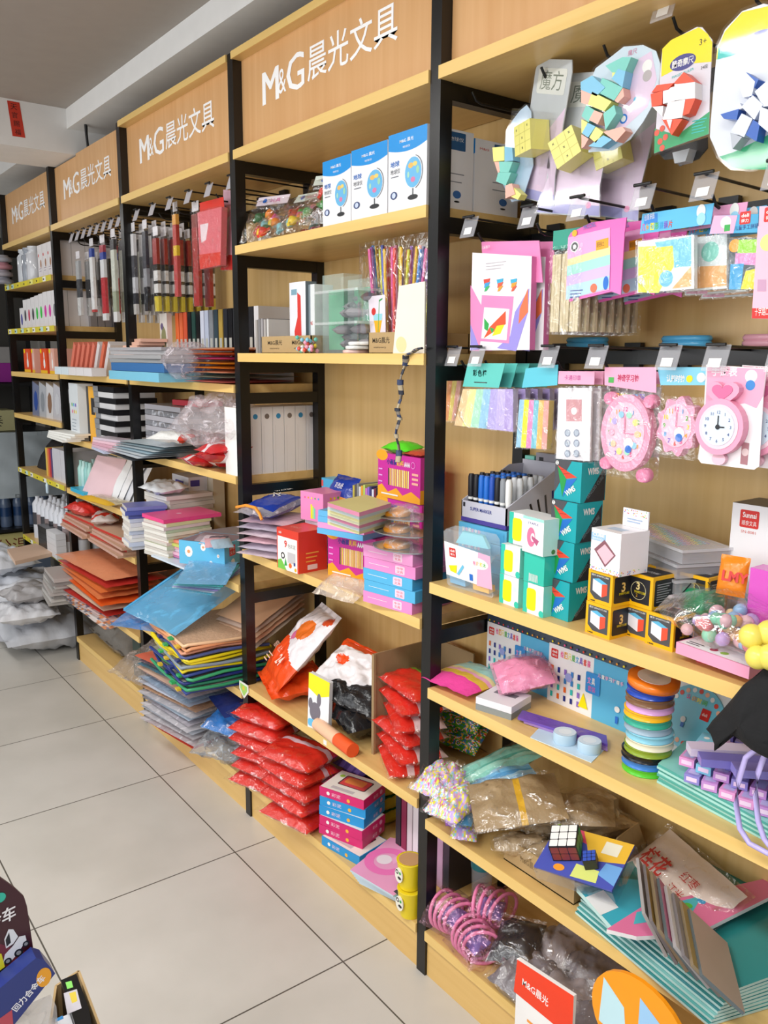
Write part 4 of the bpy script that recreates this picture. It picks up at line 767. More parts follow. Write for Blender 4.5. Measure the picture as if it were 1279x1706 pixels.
# yellow puffs
r = thing('balloon_toy', 'cluster of soft yellow balls hanging over the shelf edge at the photo edge', 'toy', (.80, -.05, Z+.02), 0)
for (u, v, y, rr) in ((1252, 1060, -.045, .019), (1262, 1095, -.055, .018), (1282, 1055, -.03, .02), (1285, 1095, -.05, .02), (1268, 1075, -.03, .017)):
    p = at(u, v, y=y); b = B(T3(p.x, p.y, p.z)); b.lathe([(.001, -rr)]+[(rr*math.cos(a), rr*math.sin(a)) for a in [-1.2+.3*k for k in range(9)]]+[(.001, rr)], P_('#EEDC62', .3), 16); b.build('ball', r, org=r.location)
# ================================================================ right bay, second shelf (0.770)
Z = .770
def pr_set(b, F, R, T, w, d, h):
    b.on(F); b.rect(0, 0, w*.56, h*.86, P_('#F3F1F3', .35)); b.rect(w*.56, 0, w*.44, h*.86, P_('#58B4DF', .35)); b.rect(0, h*.86, w, h*.14, P_('#3D4A58', .2)); deli(b, w*.03, h*.66, w*.09)
    multitext(b, '绘图尺规文具套装', w*.15, h*.70, h*.10, w*.38, BRIGHT); q = random.Random(4)
    for i in range(5):
        for j in range(4): c = q.choice([NAVY, TEAL, PUR, ORG, P_('#3A86D0')]); b.rect(w*(.04+.085*i), h*(.08+.13*j), w*.03, h*.08, c)
    b.disc(w*.27, h*.45, w*.045, P_('#9FA8E4')); b.poly([(w*.4, h*.1), (w*.52, h*.1), (w*.46, h*.32)], YEL); b.rrect(w*.48, h*.35, w*.17, h*.3, .004, P_('#2F8FD8')); multitext(b, '文具', w*.50, h*.48, h*.1, w*.1, [P_('#F58AC0'), WHITE]); b.text('套装', w*.51, h*.38, h*.08, P_('#E85AA8'), w=w*.09)
    multitext(b, '儿童学习好帮手', w*.62, h*.62, h*.06, w*.3, [P_('#F4B0D0'), WHITE]); b.disc(w*.86, h*.28, w*.03, WHITE); b.rect(w*.845, h*.08, w*.03, h*.1, BLU)
    for i in range(12): b.disc(w*(.05+.078*i), h*.90, w*.012, q.choice(BRIGHT), n=6)
    b.off(); b.on(T); b.rect(0, 0, w, d, P_('#46525E', .2)); b.off(); b.on(R); b.rect(0, 0, d, h, P_('#58B4DF')); b.off()
p = at(777, 1104, z=Z); x0 = max(p.x, .035)
# two tall sets stand at the back
pA = at(779, 1028+84, z=Z)
carton('drawing_set_box', 'drawing set box with red logo, left of the two at the back', 'box', (.038, .178, Z), .20, .05, .152, 0, P_('#58B4DF'), pr_set)
carton('drawing_set_box', 'drawing set box with red logo, right of the two, behind the ribbon spools', 'box', (.243, .172, Z), .225, .05, .158, 0, P_('#58B4DF'), pr_set)
carton('file_box', 'dark teal and magenta boxes standing behind the ribbon spools', 'box', (.475, .22, Z), .06, .04, .14, 0, P_('#1E6A70'), lambda b, F, R, T, w, d, h: (b.on(F), b.rect(w*.4, 0, w*.4, h, P_('#9A2A62')), b.off()))
bag('clay_pack', 'pastel rainbow pack with bright pink end lying at the left end of the shelf', 'clay', TR((.075, .085, Z), 4), .15, .17, .035, G_('#F0A6CC'), mf=lambda u, v: G_('#EE4FA0') if v < .28 else (G_('#E8C048') if v < .4 else (G_('#F2A9C8') if v < .5 else (G_('#EFE3A0') if v < .6 else (G_('#A8DCD2') if v < .85 else G_('#7FC6D6'))))), seed=2)
r = thing('compact_case', 'white square case with grey base and window label near the shelf edge', 'case', (.232, .012, Z), 14)
b = B(); b.box(-.045, .045, -.0, .085, 0, .014, P_('#8C9292', .25)); b.build('base', r, bevel=.005); b = B(); b.box(-.045, .045, -.0, .085, .0145, .030, P_('#EDEAF0', .2)); b.on(T3(0, 0, .030)); b.rect(-.028, .045, .056, .018, P_('#7E7C84')); b.off(); b.build('lid', r, bevel=.006)
r = bag('tool_bag', 'translucent pink bag of small pink things slumped between case and box', 'bag', TR((.215, .125, Z+.045), -35, 12, 18), .10, .12, .045, P_('#F39ABF', .3), seed=6, film_=film('#F4A8C8', .45, .15, .5, 30), wr=.6)
for i, (y, lab, c) in enumerate(((.135, 'purple', '#6E4FB0'), (.10, 'dusky violet', '#9A7AB8'))):
    slab('sleeve_pack', lab+' flat plastic sleeve pack lying before the right drawing set', 'sleeve', [(870+i*10, 1183+i*6), (1010, 1225+i*8), (1012, 1240+i*8), (862+i*10, 1195+i*6)], Z+.012-.005*i, .005, G_(c))
# washi tape on a card
slab('tape_card', 'pale blue floral card under two tape rolls', 'card', [(905, 1205), (1010, 1245), (985, 1270), (883, 1228)], Z+.0015, .0015, P_('#C6DCEC', .3), pr=lambda b, M, pts: [b.disc(pts[0][0]+.01+.013*i, pts[0][1]-.012-.002*i, .003, WHITE, n=6) for i in range(8)])
for i, (u, v) in enumerate(((928, 1240), (969, 1255))):
    p = at(u, v, z=Z+.002); b = B(T3(p.x, p.y+.022, Z+.0018)); b.lathe([(.0225, 0), (.0235, .003), (.0235, .019), (.0225, .0215)], P_('#B9D3E4', .2), 24); b.on(T3(0, 0, .0216)); b.ring(0, 0, .022, .009, P_('#D5E4F0', .2)); b.disc(0, 0, .013, P_('#E6EEF4', .2)); b.off()
    tag(b.build('tape_roll', org=(p.x, p.y+.022, Z+.0018)), ('pale blue tape roll on the floral card, left one', 'pale blue tape roll on the floral card, right one')[i], 'tape')
# ribbon spools
p = at(1053, 1291, z=Z); cx, cy = p.x, p.y+.040
sp = ['#57C832', '#3A7FCF', '#141416', '#8DA52C', '#EFE9CC', '#8ACDE2', '#9FB6C6', '#35AC8F', '#F7B91C', '#D9A3D8', '#7F5A3C', '#1F48B4']
z = Z; q = random.Random(8)
for i, c in enumerate(sp):
    hh = .0135; ox, oy = q.uniform(-.003, .003)+(.004 if i in (4, 5) else 0), q.uniform(-.002, .002); b = B(T3(cx+ox, cy+oy, z)); m = P_(c, .22)
    b.lathe([(.028, 0), (.0435, .0005), (.0435, .0015), (.0425, .002), (.0425, hh-.002), (.0435, hh-.0015), (.0435, hh-.0004), (.028, hh-.0003)], m, 32)
    nm = ('bright green', 'mid blue', 'black', 'olive green', 'cream', 'light blue', 'grey blue', 'sea green', 'golden yellow', 'pink lilac', 'brown', 'royal blue')[i]
    tag(b.build('ribbon_spool', org=(cx+ox, cy+oy, z)), nm+' ribbon spool in the tall stack of spools', 'ribbon'); z += hh+.0003
r = thing('ribbon_spool', 'orange ribbon spool with white centre lying tilted on top of the stack', 'ribbon', (cx+.004, cy, z+.006)); r.rotation_euler = (math.radians(2), math.radians(7), 0)
b = B(); b.lathe([(.028, 0), (.047, .0005), (.047, .0135), (.028, .014)], P_('#F07A18', .25), 32); b.build('ribbon', r); b = B(); b.lathe([(.030, .0142), (.030, .0152)], P_('#F1E7E2', .2), 28); b.on(T3(0, 0, .0153)); b.disc(0, 0, .010, P_('#D9D3D0')); b.text('1.5cm', -.008, .012, .005, P_('#A89890')); b.off(); b.build('hub', r)
# round clock card
r = thing('clock_card', 'white card with a round light blue learning clock, leaning behind the spools', 'toy clock', (0, 0, 0), M=TR((.60, .155, Z+.002), -6, -24)); C = FR((0, 0, 0), (1, 0, 0), (0, 0, 1))
b = B(C); b.prism([(-.085, .0), (.06, .0), (.075, .015), (.075, .15), (-.085, .15)], -.001, .001, P_('#EEF1F2', .3)); b.on(T3(0, 0, .001)); b.rrect(-.08, .004, .045, .018, .003, DELI); b.text('Sunnai', -.075, .009, .009, WHITE, w=.035, bold=.02); b.off(); b.build('card', r)
b = B(C); b.prism(ell(-.003, .085, .068, .064), .001, .006, P_('#78C9E0', .25)); b.on(T3(0, 0, .006)); q = random.Random(1)
for i in range(24): a = i*math.pi/12; b.disc(-.003+.056*math.cos(a), .085+.053*math.sin(a), .005, [P_('#D84A3A'), WHITE, P_('#F4B89A')][i % 3], n=8)
b.rrect(.012, .088, .020, .022, .002, DELI); b.text('deli', .015, .096, .006, WHITE); b.disc(-.02, .075, .006, WHITE); b.rect(-.022, .06, .007, .009, BLU); multitext(b, '认识时间', -.03, .115, .010, .05, BRIGHT); b.off(); b.build('dial', r, bevel=.001)
# teal folders with pastel staplers and headband
for i in range(8):
    o_ = (i % 3-1)*2
    slab('plastic_folder', 'teal edged clear plastic folder, '+ordn(7-i, 8)+' of the pile under the pencil boxes', 'folder', [(1096+o_, 1272-i*4+28), (1290, 1378-i*4+28), (1400, 1310-i*4), (1195+o_, 1215-i*4)], Z+.005*(i+1), .0045, P_('#8FD6CC', .25), P_('#4FA79C' if i % 2 else '#A8DDD4'), bevel=0)
q = random.Random(21); cols = ['#E49AD0', '#D6A8E0', '#8F86CF', '#7FC6E0', '#E8A8D8', '#7A70C0', '#5FB6D0', '#C890D4']
bx = []
for lay in range(3):
    for i in range(7 if lay < 2 else 3):
        for j in range(2 if lay else 3):
            if lay == 0 and i == 0: continue
            u = .66+.033*i+.010*lay; v = .02+.085*j+.018*lay; c = cols[q.randrange(8)]; 
            k = len(bx); rot = q.uniform(8, 24)
            o = carton('pencil_lead_box', 'small pastel box in the heap on the teal folders, '+('bottom layer' if lay == 0 else 'middle layer' if lay == 1 else 'top of the heap'), 'box', (u, v, Z+.0415+.0165*lay), .026, .075, .0155, rot, P_(c, .3), lambda b, F, R, T, w, d, h: (b.on(T), b.rrect(.004, .006, w-.008, d*.4, .003, P_('#BFB6E4', .3)), b.disc(w*.5, d*.7, .005, WHITE), b.off(), b.on(F), b.rect(.004, .004, w-.008, h-.008, P_('#F0D4EC')), b.off()), ('pastel boxes, bottom layer', 'pastel boxes, middle layer', 'pastel boxes, top layer')[lay]); bx.append(o)
for i, (u, v, rot, c) in enumerate(((.70, .07, -42, '#D9CBE4'), (.735, .05, -46, '#7E76C6'), (.79, .06, -44, '#8E84D0'))):
    carton('ruler_box', ('long grey lilac clear case lying across the pastel heap, leftmost', 'long violet case lying across the pastel heap, middle', 'long violet case with gold specks across the heap, rightmost')[i], 'case', (u-.02, v-.03, Z+.092+.001*i), .03, .16, .014, rot, P_(c, .2))
b = B(); M1 = PY(-.028); M2 = PY(.03)
A_ = [Q(M1, *p) for p in ((1262, 1246), (1242, 1262), (1230, 1300), (1226, 1340), (1232, 1380), (1248, 1405), (1279, 1422), (1310, 1430))]
B_ = [Q(M1, *p) for p in ((1270, 1256), (1258, 1290), (1254, 1330), (1258, 1370), (1268, 1400), (1279, 1415), (1310, 1425))]
b.tube([(x, -.028, z) for x, z in A_], .0045, P_('#C2B4EC', .25), 8, flat=1); b.tube([(x, -.020, z) for x, z in B_], .0045, P_('#C2B4EC', .25), 8)
tag(b.build('headband', org=(A_[0][0], -.028, A_[0][1])), 'thin lilac plastic hoop hanging over the pastel boxes', 'headband')
# black cloth
def drape(u, v):
    x0, z0 = Q(PY(-.04), 1279+40*u, 1090+40*v); return (0, 0, 0)
OL = [(1279, 1106), (1262, 1122), (1240, 1140), (1222, 1160), (1205, 1180), (1188, 1200), (1175, 1215), (1183, 1222), (1190, 1240), (1189, 1252), (1198, 1243), (1208, 1222), (1216, 1224), (1230, 1232), (1245, 1242), (1262, 1252), (1279, 1262), (1340, 1290), (1400, 1290), (1400, 1060), (1340, 1070)]
M = PY(-.035); pts = QS(M, OL); cx = sum(p[0] for p in pts)/len(pts); cz = sum(p[1] for p in pts)/len(pts)
b = B(M); n = len(pts); vs = []; K = 6
CL = P_('#0D0D10', .85, bump=.3, bs=35)
for k in range(K+1):
    t = k/K
    for i, (x, y) in enumerate(pts): X = cx+(x-cx)*t; Y = cz+(y-cz)*t; vs.append((X, Y, .022*math.sqrt(max(0, 1-t*t))+.006*math.sin(X*90+Y*40)*(1-t*.3)))
fs = [(k*n+i, (k+1)*n+i, (k+1)*n+(i+1) % n, k*n+(i+1) % n) for k in range(K) for i in range(n)]
b.add(vs, fs, CL, True); b.add([(x, y, -z*.4-.002) for x, y, z in vs], [f[::-1] for f in fs], CL, True)
tag(b.build('black_bag', org=(cx, -.035, cz)), 'black cloth hanging in folds over the shelf at the right photo edge', 'cloth')
# ================================================================ right bay, third shelf (0.433)
Z = .433
def long_bag(label, px0, px1, y0, y1, z, w, h, m, mf=None, seed=0, z2=None):
    a = at(*px0, y=y0) if z is None else at(*px0, z=z); c = at(*px1, y=y1) if z is None else at(*px1, z=z2 or z)
    d = (c-a); L = d.length; yaw = math.degrees(math.atan2(d.y, d.x))-90; pit = math.degrees(math.asin(d.z/L)); mid = (a+c)/2
    return bag('clay_bag', label, 'clay', TR((mid.x, mid.y, min(a.z, c.z)), yaw, pit), w, L, h, m, mf, seed=seed, film_=True, wr=.5)
W3 = [G_(c) for c in ('#8FD6C6', '#5FB8A8', '#A8E0D0')]
bag('clay_bag', 'bag of long mint green twists, leaning backwards at the left', 'clay', TR((.12, .13, Z+.110), -20, 18), .09, .25, .04, W3[0], stripes([W3[0], W3[1], W3[2], W3[0]], 9), 3, film_=True, wr=.5)
bag('clay_bag', 'bag of sky blue strips beside the mint twists', 'clay', TR((.155, .09, Z+.095), -24, 20), .08, .22, .04, G_('#7CC0EA'), stripes([G_('#7CC0EA'), G_('#5AA6DC'), G_('#A8D8F2')], 7), 4, film_=True, wr=.5)
mix = [G_(c) for c in ('#C7A6E8', '#F4E84A', '#F2B8D0', '#9FD6F0', '#F0F0F0', '#B4E08A', '#E86AA8')]
def mixf(s): return lambda u, v: mix[int(abs(mn.noise(V((u*6+s, v*6, s)))*12)) % 7]
bag('clay_bag', 'clear bag of mixed pastel clay pieces, lilac and yellow, over the shelf edge', 'clay', TR((.06, .02, Z+.08), 20, 10, 6), .10, .13, .06, mix[0], mixf(2), 5, n=30, film_=True, wr=.7)
bag('clay_bag', 'clear bag of mixed clay pieces with a yellow lump, beside the first', 'clay', TR((.125, .01, Z+.065), 14, 12, 4), .09, .14, .055, mix[1], mixf(7), 6, n=30, film_=True, wr=.7)
for i, (x, y, z, c, lab) in enumerate(((.068, .0, .045, '#E23A8A', 'pink and purple'), (.062, .0, .012, '#D0402A', 'red and orange'), (.14, -.018, .040, '#4AA6DC', 'light blue'), (.15, -.018, .006, '#2A62C0', 'blue and pink'), (.105, -.0, .01, '#B06ACF', 'violet'))):
    bag('clay_bag', 'small glossy '+lab+' clay pack at the left of the low shelf', 'clay', TR((x, y+.03, Z+z), 20+8*i, 0, 3), .06, .08, .032, G_(c), mixf(i+11) if i % 2 else stripes([G_(c), G_(c), mix[0], G_(c)], 4, 1), i, film_=True)
# brown cloth bags in a carton
TAN = P_('#A58C68', .55, bump=.5, bs=40); TAN2 = P_('#C2A883', .6, bump=.5, bs=50); 
p = at(840, 1430, z=Z)
r = thing('cardboard_tray', 'open low cardboard tray holding tan bagged gloves', 'box', (.262, .03, Z), 0)
b = B(); b.box(0, .20, 0, .004, 0, .055, CARDB); b.on(FR((0, 0, 0), (1, 0, 0), (0, 0, 1))); b.text('M&G晨光', .05, .02, .016, P_('#6E5738'), w=.05); b.off(); b.box(0, .20, 0, .24, 0, .003, CARDB); b.box(.197, .20, .004, .24, 0, .055, CARDB); b.box(0, .003, .004, .24, 0, .055, CARDB); b.box(0, .20, .237, .24, 0, .055, CARDB); b.build('tray', r)
b = B(FR((.2, .10, .055), (0, 1, 0), (0, .0, 1))); b.prism([(0, 0), (.13, 0), (.10, .06), (.03, .05)], 0, .003, CARDB); b.build('flap', r)
q = random.Random(31)
for i in range(7):
    bag('cloth_roll', 'bundle of tan cotton gloves in clear film, %s of the carton' % ('front', 'front right', 'middle', 'right side', 'back', 'back right', 'left side')[i], 'gloves', TR((.30+.045*(i % 3)+.015*(i//3), .06+.035*i*.8, Z+.02+.022*(i//2)), -30+q.uniform(-12, 12), q.uniform(0, 14), q.uniform(-8, 8)), .055, .14, .045, TAN2, seed=i+40, film_=True, wr=.5)
bag('cloth_bag', 'crinkled clear bag of brown cloth with a yellow band, on top of the carton', 'gloves', TR((.275, .055, Z+.115), -38, 10, 8), .16, .20, .05, TAN, lambda u, v: P_('#D9A82E', .4) if .50 < v < .60 else TAN, 51, film_=True, wr=.7)
bag('cloth_bag', 'second bag of brown cloth lying behind the yellow banded one', 'gloves', TR((.36, .14, Z+.10), -50, 6, 0), .12, .18, .05, TAN, lambda u, v: P_('#D9A82E', .4) if v < .08 else TAN, 57, film_=True, wr=.7)
# red lettered bag
bag('flour_bag', 'pale bag with red characters lying at the back right of the low shelf', 'bag', TR((.60, .20, Z+.04), -20, 30), .24, .15, .05, P_('#E8D8CE', .3, bump=.3, bs=20), seed=61, film_=True, extra=lambda b: (b.on(T3(0, 0, .058)), b.text('桂花', -.08, -.03, .045, P_('#B8342C'), w=.07, bold=.02), b.text('红枣', .02, .0, .022, P_('#B8342C')), b.text('江米', .02, -.035, .02, P_('#B8342C')), b.off()))
# booklets and folders, right part
q = random.Random(71)
for i in range(9):
    slab('plastic_folder', 'teal clear folder, '+ordn(8-i, 9)+' of the fanned pile on the low shelf', 'folder', [(958+i*3, 1498-i*7+20), (1180+i*5, 1706-i*7), (1400, 1640-i*7), (1150+i*4, 1440-i*7)], Z+.006*(i+1), .005, P_(['#2F8C8C', '#57A8A4', '#7FC0BC', '#3A8E96'][i % 4], .2), P_('#BFE0DC', .2), bevel=0)
slab('picture_booklet', 'blue green booklet with white label lying on the teal folders', 'booklet', [(960, 1478), (1010, 1460), (1190, 1480), (1130, 1555), (1020, 1545)], Z+.066, .010, P_('#3FB0C4', .25), P_('#BFE0DC'), lambda b, M, pts: (b.poly(QS(M, [(975, 1495), (1005, 1483), (1030, 1512), (1000, 1525)]), WHITE), b.disc(*Q(M, 1110, 1490), .03, P_('#E8A83A')), b.disc(*Q(M, 1120, 1500), .018, P_('#D85A8A'))))
slab('picture_booklet', 'pink booklet with white underside sticking out to the right of the cube card', 'booklet', [(1010, 1548), (1070, 1510), (1290, 1460), (1290, 1490), (1160, 1555), (1060, 1560)], Z+.080, .008, P_('#E77AA6', .25), P_('#F0EEF0'), lambda b, M, pts: (b.poly(QS(M, [(1060, 1520), (1170, 1492), (1150, 1525), (1055, 1540)]), P_('#4FBCC8')), [b.disc(*Q(M, 1080+i*22, 1530-i*7), .008, BRIGHT[i % 7]) for i in range(8)]))
# cube blister card
Mc = TR((.475, .03, Z+.115), 15, 22, -8); r = thing('cube_blister', 'colourful blister card with a black and white puzzle cube, lying on the carton edge', 'puzzle', (0, 0, 0), M=Mc)
b = B(); b.box(-.08, .09, -.055, .06, 0, .004, P_('#4A55B0', .3)); b.on(T3(0, 0, .004)); b.poly([(-.08, .06), (-.08, .035), (-.03, .06)], P_('#9CCB3A')); b.poly([(-.02, .06), (.09, .06), (.09, .01), (.02, -.005), (.0, .03)], P_('#E9B93A')); b.poly([(-.05, .06), (-.02, .06), (.0, .03), (-.04, .04)], P_('#D84A6A')); b.poly([(.0, -.02), (.05, -.022), (.055, -.05), (.0, -.052)], P_('#D8E07A')); b.poly([(.055, 0), (.09, 0), (.09, -.045), (.05, -.03)], P_('#6FA6E0')); b.disc(-.03, -.04, .012, P_('#F09A2A'), ry=.008); b.rect(.035, .02, .035, .03, P_('#E8E4D0')); b.off(); b.build('card', r, bevel=.001)
b = B(T3(-.030, .005, .005) @ RZ(20)); b.cbox(.056, .056, .040, INK); b.on(T3(0, 0, .040))
for i in range(3):
    for j in range(3): b.rrect(-.0265+.018*i, -.0265+.018*j, .0165, .0165, .002, WHITE)
b.off()
for fr, cc in ((FR((-.028, -.028, 0), (1, 0, 0), (0, 0, 1)), P_('#8C3A34')), (FR((.028, -.028, 0), (0, 1, 0), (0, 0, 1)), P_('#2F9E6A'))):
    b.on(fr)
    for i in range(3):
        for j in range(2): b.rrect(.002+.018*i, .003+.018*j, .0165, .0165, .002, cc)
    b.off()
b.build('puzzle_cube', r, bevel=.001)
b = B(T3(.03, -.012, .005) @ RZ(25)); b.cbox(.026, .026, .024, INK); b.on(T3(0, 0, .024)); [b.rrect(-.012+.0085*i, -.012+.0085*j, .0075, .0075, .001, P_('#3555B8')) for i in range(3) for j in range(3)]; b.off(); b.build('mini_cube', r)
b = B(); b.box(-.082, .092, -.057, .062, -.030, -.0005, film('#EEF4FA', .25, .06, .1, 12)); b.build('blister_back', r, bevel=.006)
# books in film leaning at the right front
q = random.Random(77)
for i in range(8):
    a = -.0; M = TR((.85-.022*i, -.02+.002*i, Z+.062), 40, 0, 0) @ RY(-50+3*i)
    b = B(M); b.box(0, .006, -.02, .15, 0, .09, P_(['#5E686C', '#8A7A60', '#7A7476', '#A8A4A4'][i % 4], .25), mx=P_(['#B8A090', '#A88A4A', '#8E8684', '#E8E0D8', '#C2698E'][i % 5], .3)); b.build('x') if False else None
    o = b.build('picture_book', org=tuple(M.translation), bevel=.0005); tag(o, 'thin book in film leaning beside the pink booklet, '+('leftmost', 'second from the left', 'third from the left', 'fourth from the left', 'fourth from the right', 'third from the right', 'second from the right', 'rightmost')[7-i], 'book')
# ================================================================ right bay, bottom shelf
Z = .128
COILP = P_('#F087B4', .25)
for k, (c, rz, lab) in enumerate((((.085, .04, Z+.06), 10, 'front left'), ((.15, .11, Z+.085), 30, 'behind and higher'), ((.175, .035, Z+.045), -10, 'front right'))):
    r = thing('hair_tie_bag', 'clear bag of pink spiral plastic hoops on the bottom shelf, '+lab, 'bag', (0, 0, 0), M=TR(c, rz, 20))
    for j in range(4):
        b = B(T3(-.03+.02*j, 0, 0) @ RY(80) @ RX(10*j)); b.tube([(.042*math.cos(t), .045*math.sin(t), 0) for t in [2*math.pi*i/20 for i in range(20)]], .0045, COILP, 7, closed=True); b.build('hoop', r)
    b = B(T3(0, 0, -.03)); b.pillow(.06, .05, .05, P_('#8F78C8', .3), None, .5, k, 10); b.build('inner_pack', r)
    b = B(T3(0, 0, -.055)); b.pillow(.12, .12, .105, film('#F6C4D8', .25, .12, .6, 28), None, .6, k+3, 14, .05); b.build('clear_bag', r)
bag('pouch', 'black glossy zip pouch in clear film beside the pink hoops', 'pouch', TR((.265, .09, Z+.05), 25, 18, -10), .11, .12, .05, P_('#2A282C', .3), seed=9, film_=True)
for i in range(5):
    bag('parts_bag', 'crumpled clear bag of grey and pink small things, %s of the bottom shelf heap' % ('left', 'middle', 'right', 'back left', 'back right')[i], 'bag', TR((.34+.09*(i % 3), .06+.11*(i//3), Z+.004+.02*(i//3)), 20*i, 6), .14, .15, .075, P_('#9A8F90' if i % 2 else '#7C7478', .4), seed=i+80, film_=True, wr=.8)
r = thing('pail', 'small clear cup with teal band on the left of the bottom shelf', 'cup', (.073, .15, Z+.0)); b = B(); b.lathe([(.022, 0), (.030, .20), (.032, .205)], film('#DDE8EA', .45, .08, .1, 8), 18); b.build('cup_body', r); b = B(); b.lathe([(.0285, .14), (.030, .17)], P_('#2F7F84', .3), 18); b.build('band', r)
# front promo display standing on the floor before the bay
r = thing('promo_display', 'red and white promotional stand with a big orange disc, cut by the bottom photo edge', 'display', (.30, -.12, 0), 0)
Mf = FR((.30, -.12, 0), (1, -.0, 0), (0, 0, 1))
lo = [(858, 1597), (960, 1655), (975, 1730), (850, 1760)]
M = PY(-.10); pp = QS(M, [(864, 1596), (958, 1658), (950, 1800), (848, 1800)]); zb = .0
b = B(M); b.prism([pp[0], pp[1], (pp[1][0]+.0, 0), (pp[0][0], 0)], -.004, .004, P_('#F1EEEC', .4)); b.on(T3(0, 0, .004)); b.poly(QS(M, [(864, 1597), (958, 1658), (955, 1730), (858, 1650)]), P_('#EE3B12', .35)); b.text('M&G晨光', *Q(M, 872, 1640), .020, WHITE, w=.068, rot=-2, bold=.01); b.fakelines(*Q(M, 880, 1700), .04, 3, .012, .006, P_('#F39A3A')); b.off(); b.build('banner_panel', r, org=r.location)
M = PY(-.115); c = Q(M, 1065, 1712); rr = .098; b = B(M); b.prism(ell(c[0], c[1], rr, rr*.92), -.004, .004, P_('#FB9A12', .35)); b.on(T3(0, 0, .004)); b.poly([(c[0]-.075, c[1]+.05), (c[0]-.03, c[1]+.02), (c[0]-.02, c[1]-.05), (c[0]-.08, c[1]-.04)], P_('#BFE0E8')); b.poly([(c[0]+.0, c[1]+.06), (c[0]+.055, c[1]+.03), (c[0]+.06, c[1]-.05), (c[0]+.0, c[1]-.05)], P_('#9CC8EC')); b.off(); b.build('orange_disc', r, org=r.location)
b = B(); b.box(c[0]-.30-.02, c[0]-.30+.02, .012, .022, 0, c[1]-.02, P_('#E8E4E0')); b.build('support', r)
# ================================================================ second bay from the right: globes on top
Z = 1.857
def pr_globe(b, F, R, T, w, d, h):
    b.on(F); pts = [(0, h), (0, h*.80)]+[(w*t, h*(.80-.10*math.sin(t*1.9)+.10*t*t)) for t in [i/12 for i in range(13)]]+[(w, h)]
    b.poly(pts, P_('#1292E0', .35)); b.text('M&G 晨光', w*.3, h*.86, h*.05, WHITE, w=w*.36, bold=.01); b.text('地球仪', w*.38, h*.79, h*.03, WHITE, w=w*.2)
    b.text('地球', w*.06, h*.58, h*.075, P_('#2C6FC0'), w=w*.24, bold=.02); b.text('地球仪', w*.06, h*.49, h*.065, P_('#4A4E58'), w=w*.26); b.fakelines(w*.08, h*.45, w*.2, 1, .004, .002, P_('#6A6E78'))
    cx, cy = w*.66, h*.46; b.disc(cx, cy, w*.21, P_('#6FB9E6', .25), ry=h*.19); q = random.Random(3)
    for (ox, oy, rx, ry, c) in ((-.05, .09, .07, .035, '#F0B860'), (.04, .10, .06, .03, '#E8D070'), (.0, -.09, .06, .035, '#D87AA8'), (.10, .02, .04, .05, '#9AD0B0'), (-.1, -.02, .03, .04, '#A8D8C0')): b.disc(cx+ox*w*1.2, cy+oy*h, rx*w, P_(c), ry=ry*h, n=9)
    b.poly([(cx+w*.25*math.cos(a), cy+h*.215*math.sin(a)) for a in [-1.3+i*.2 for i in range(14)]]+[(cx+w*.235*math.cos(a), cy+h*.205*math.sin(a)) for a in [-1.3+i*.2 for i in range(14)][::-1]], P_('#6B6E74'))
    b.rect(cx-w*.012, h*.16, w*.024, h*.10, P_('#50545A')); b.disc(cx, h*.15, w*.13, P_('#2A2C30'), ry=h*.032); b.disc(w*.16, h*.22, w*.09, P_('#3A4A78'), ry=h*.05); b.disc(w*.16, h*.22, w*.05, P_('#C8D4EC'), ry=h*.035); b.off()
    b.on(R); b.rrect(d*.42, h*.75, d*.4, h*.22, .002, P_('#2A5C8C')); b.text('地球仪', d*.46, h*.86, h*.05, WHITE, w=d*.32); b.text('M&G', d*.1, h*.86, h*.03, DELI, w=d*.2); b.fakelines(d*.4, h*.45, d*.4, 2, h*.1, h*.012, P_('#8A8E98')); b.disc(d*.65, h*.2, d*.09, P_('#3A6EB0'), ry=h*.05); b.disc(d*.65, h*.11, d*.06, INK, ry=h*.012); b.off()
GBX = P_('#F0F0F3', .4)
for i, (x0, w_, h_) in enumerate(((-.425, .126, .158), (-.298, .145, .162), (-.151, .138, .168))):
    carton('globe_box', ('white and blue globe carton, left of the three in front', 'white and blue globe carton, middle of the three in front', 'white and blue globe carton, right of the three, beside the post')[i], 'box', (x0, .006, Z), w_-.002, .135, h_, 0, GBX, pr_globe)
for i, x0 in enumerate((-.425, -.288, -.151)):
    carton('globe_box', ('globe carton in the back row, left', 'globe carton in the back row, middle', 'globe carton in the back row, right, seen through the side frame')[i], 'box', (x0, .146, Z), .136, .14, .160, 0, GBX, pr_globe)
q = random.Random(41)
TOYC = ['#E23A2A', '#F08A1E', '#3AA04A', '#E85A9A', '#F4D43A', '#5A3A2A', '#8FCFD8', '#2E6A3A']
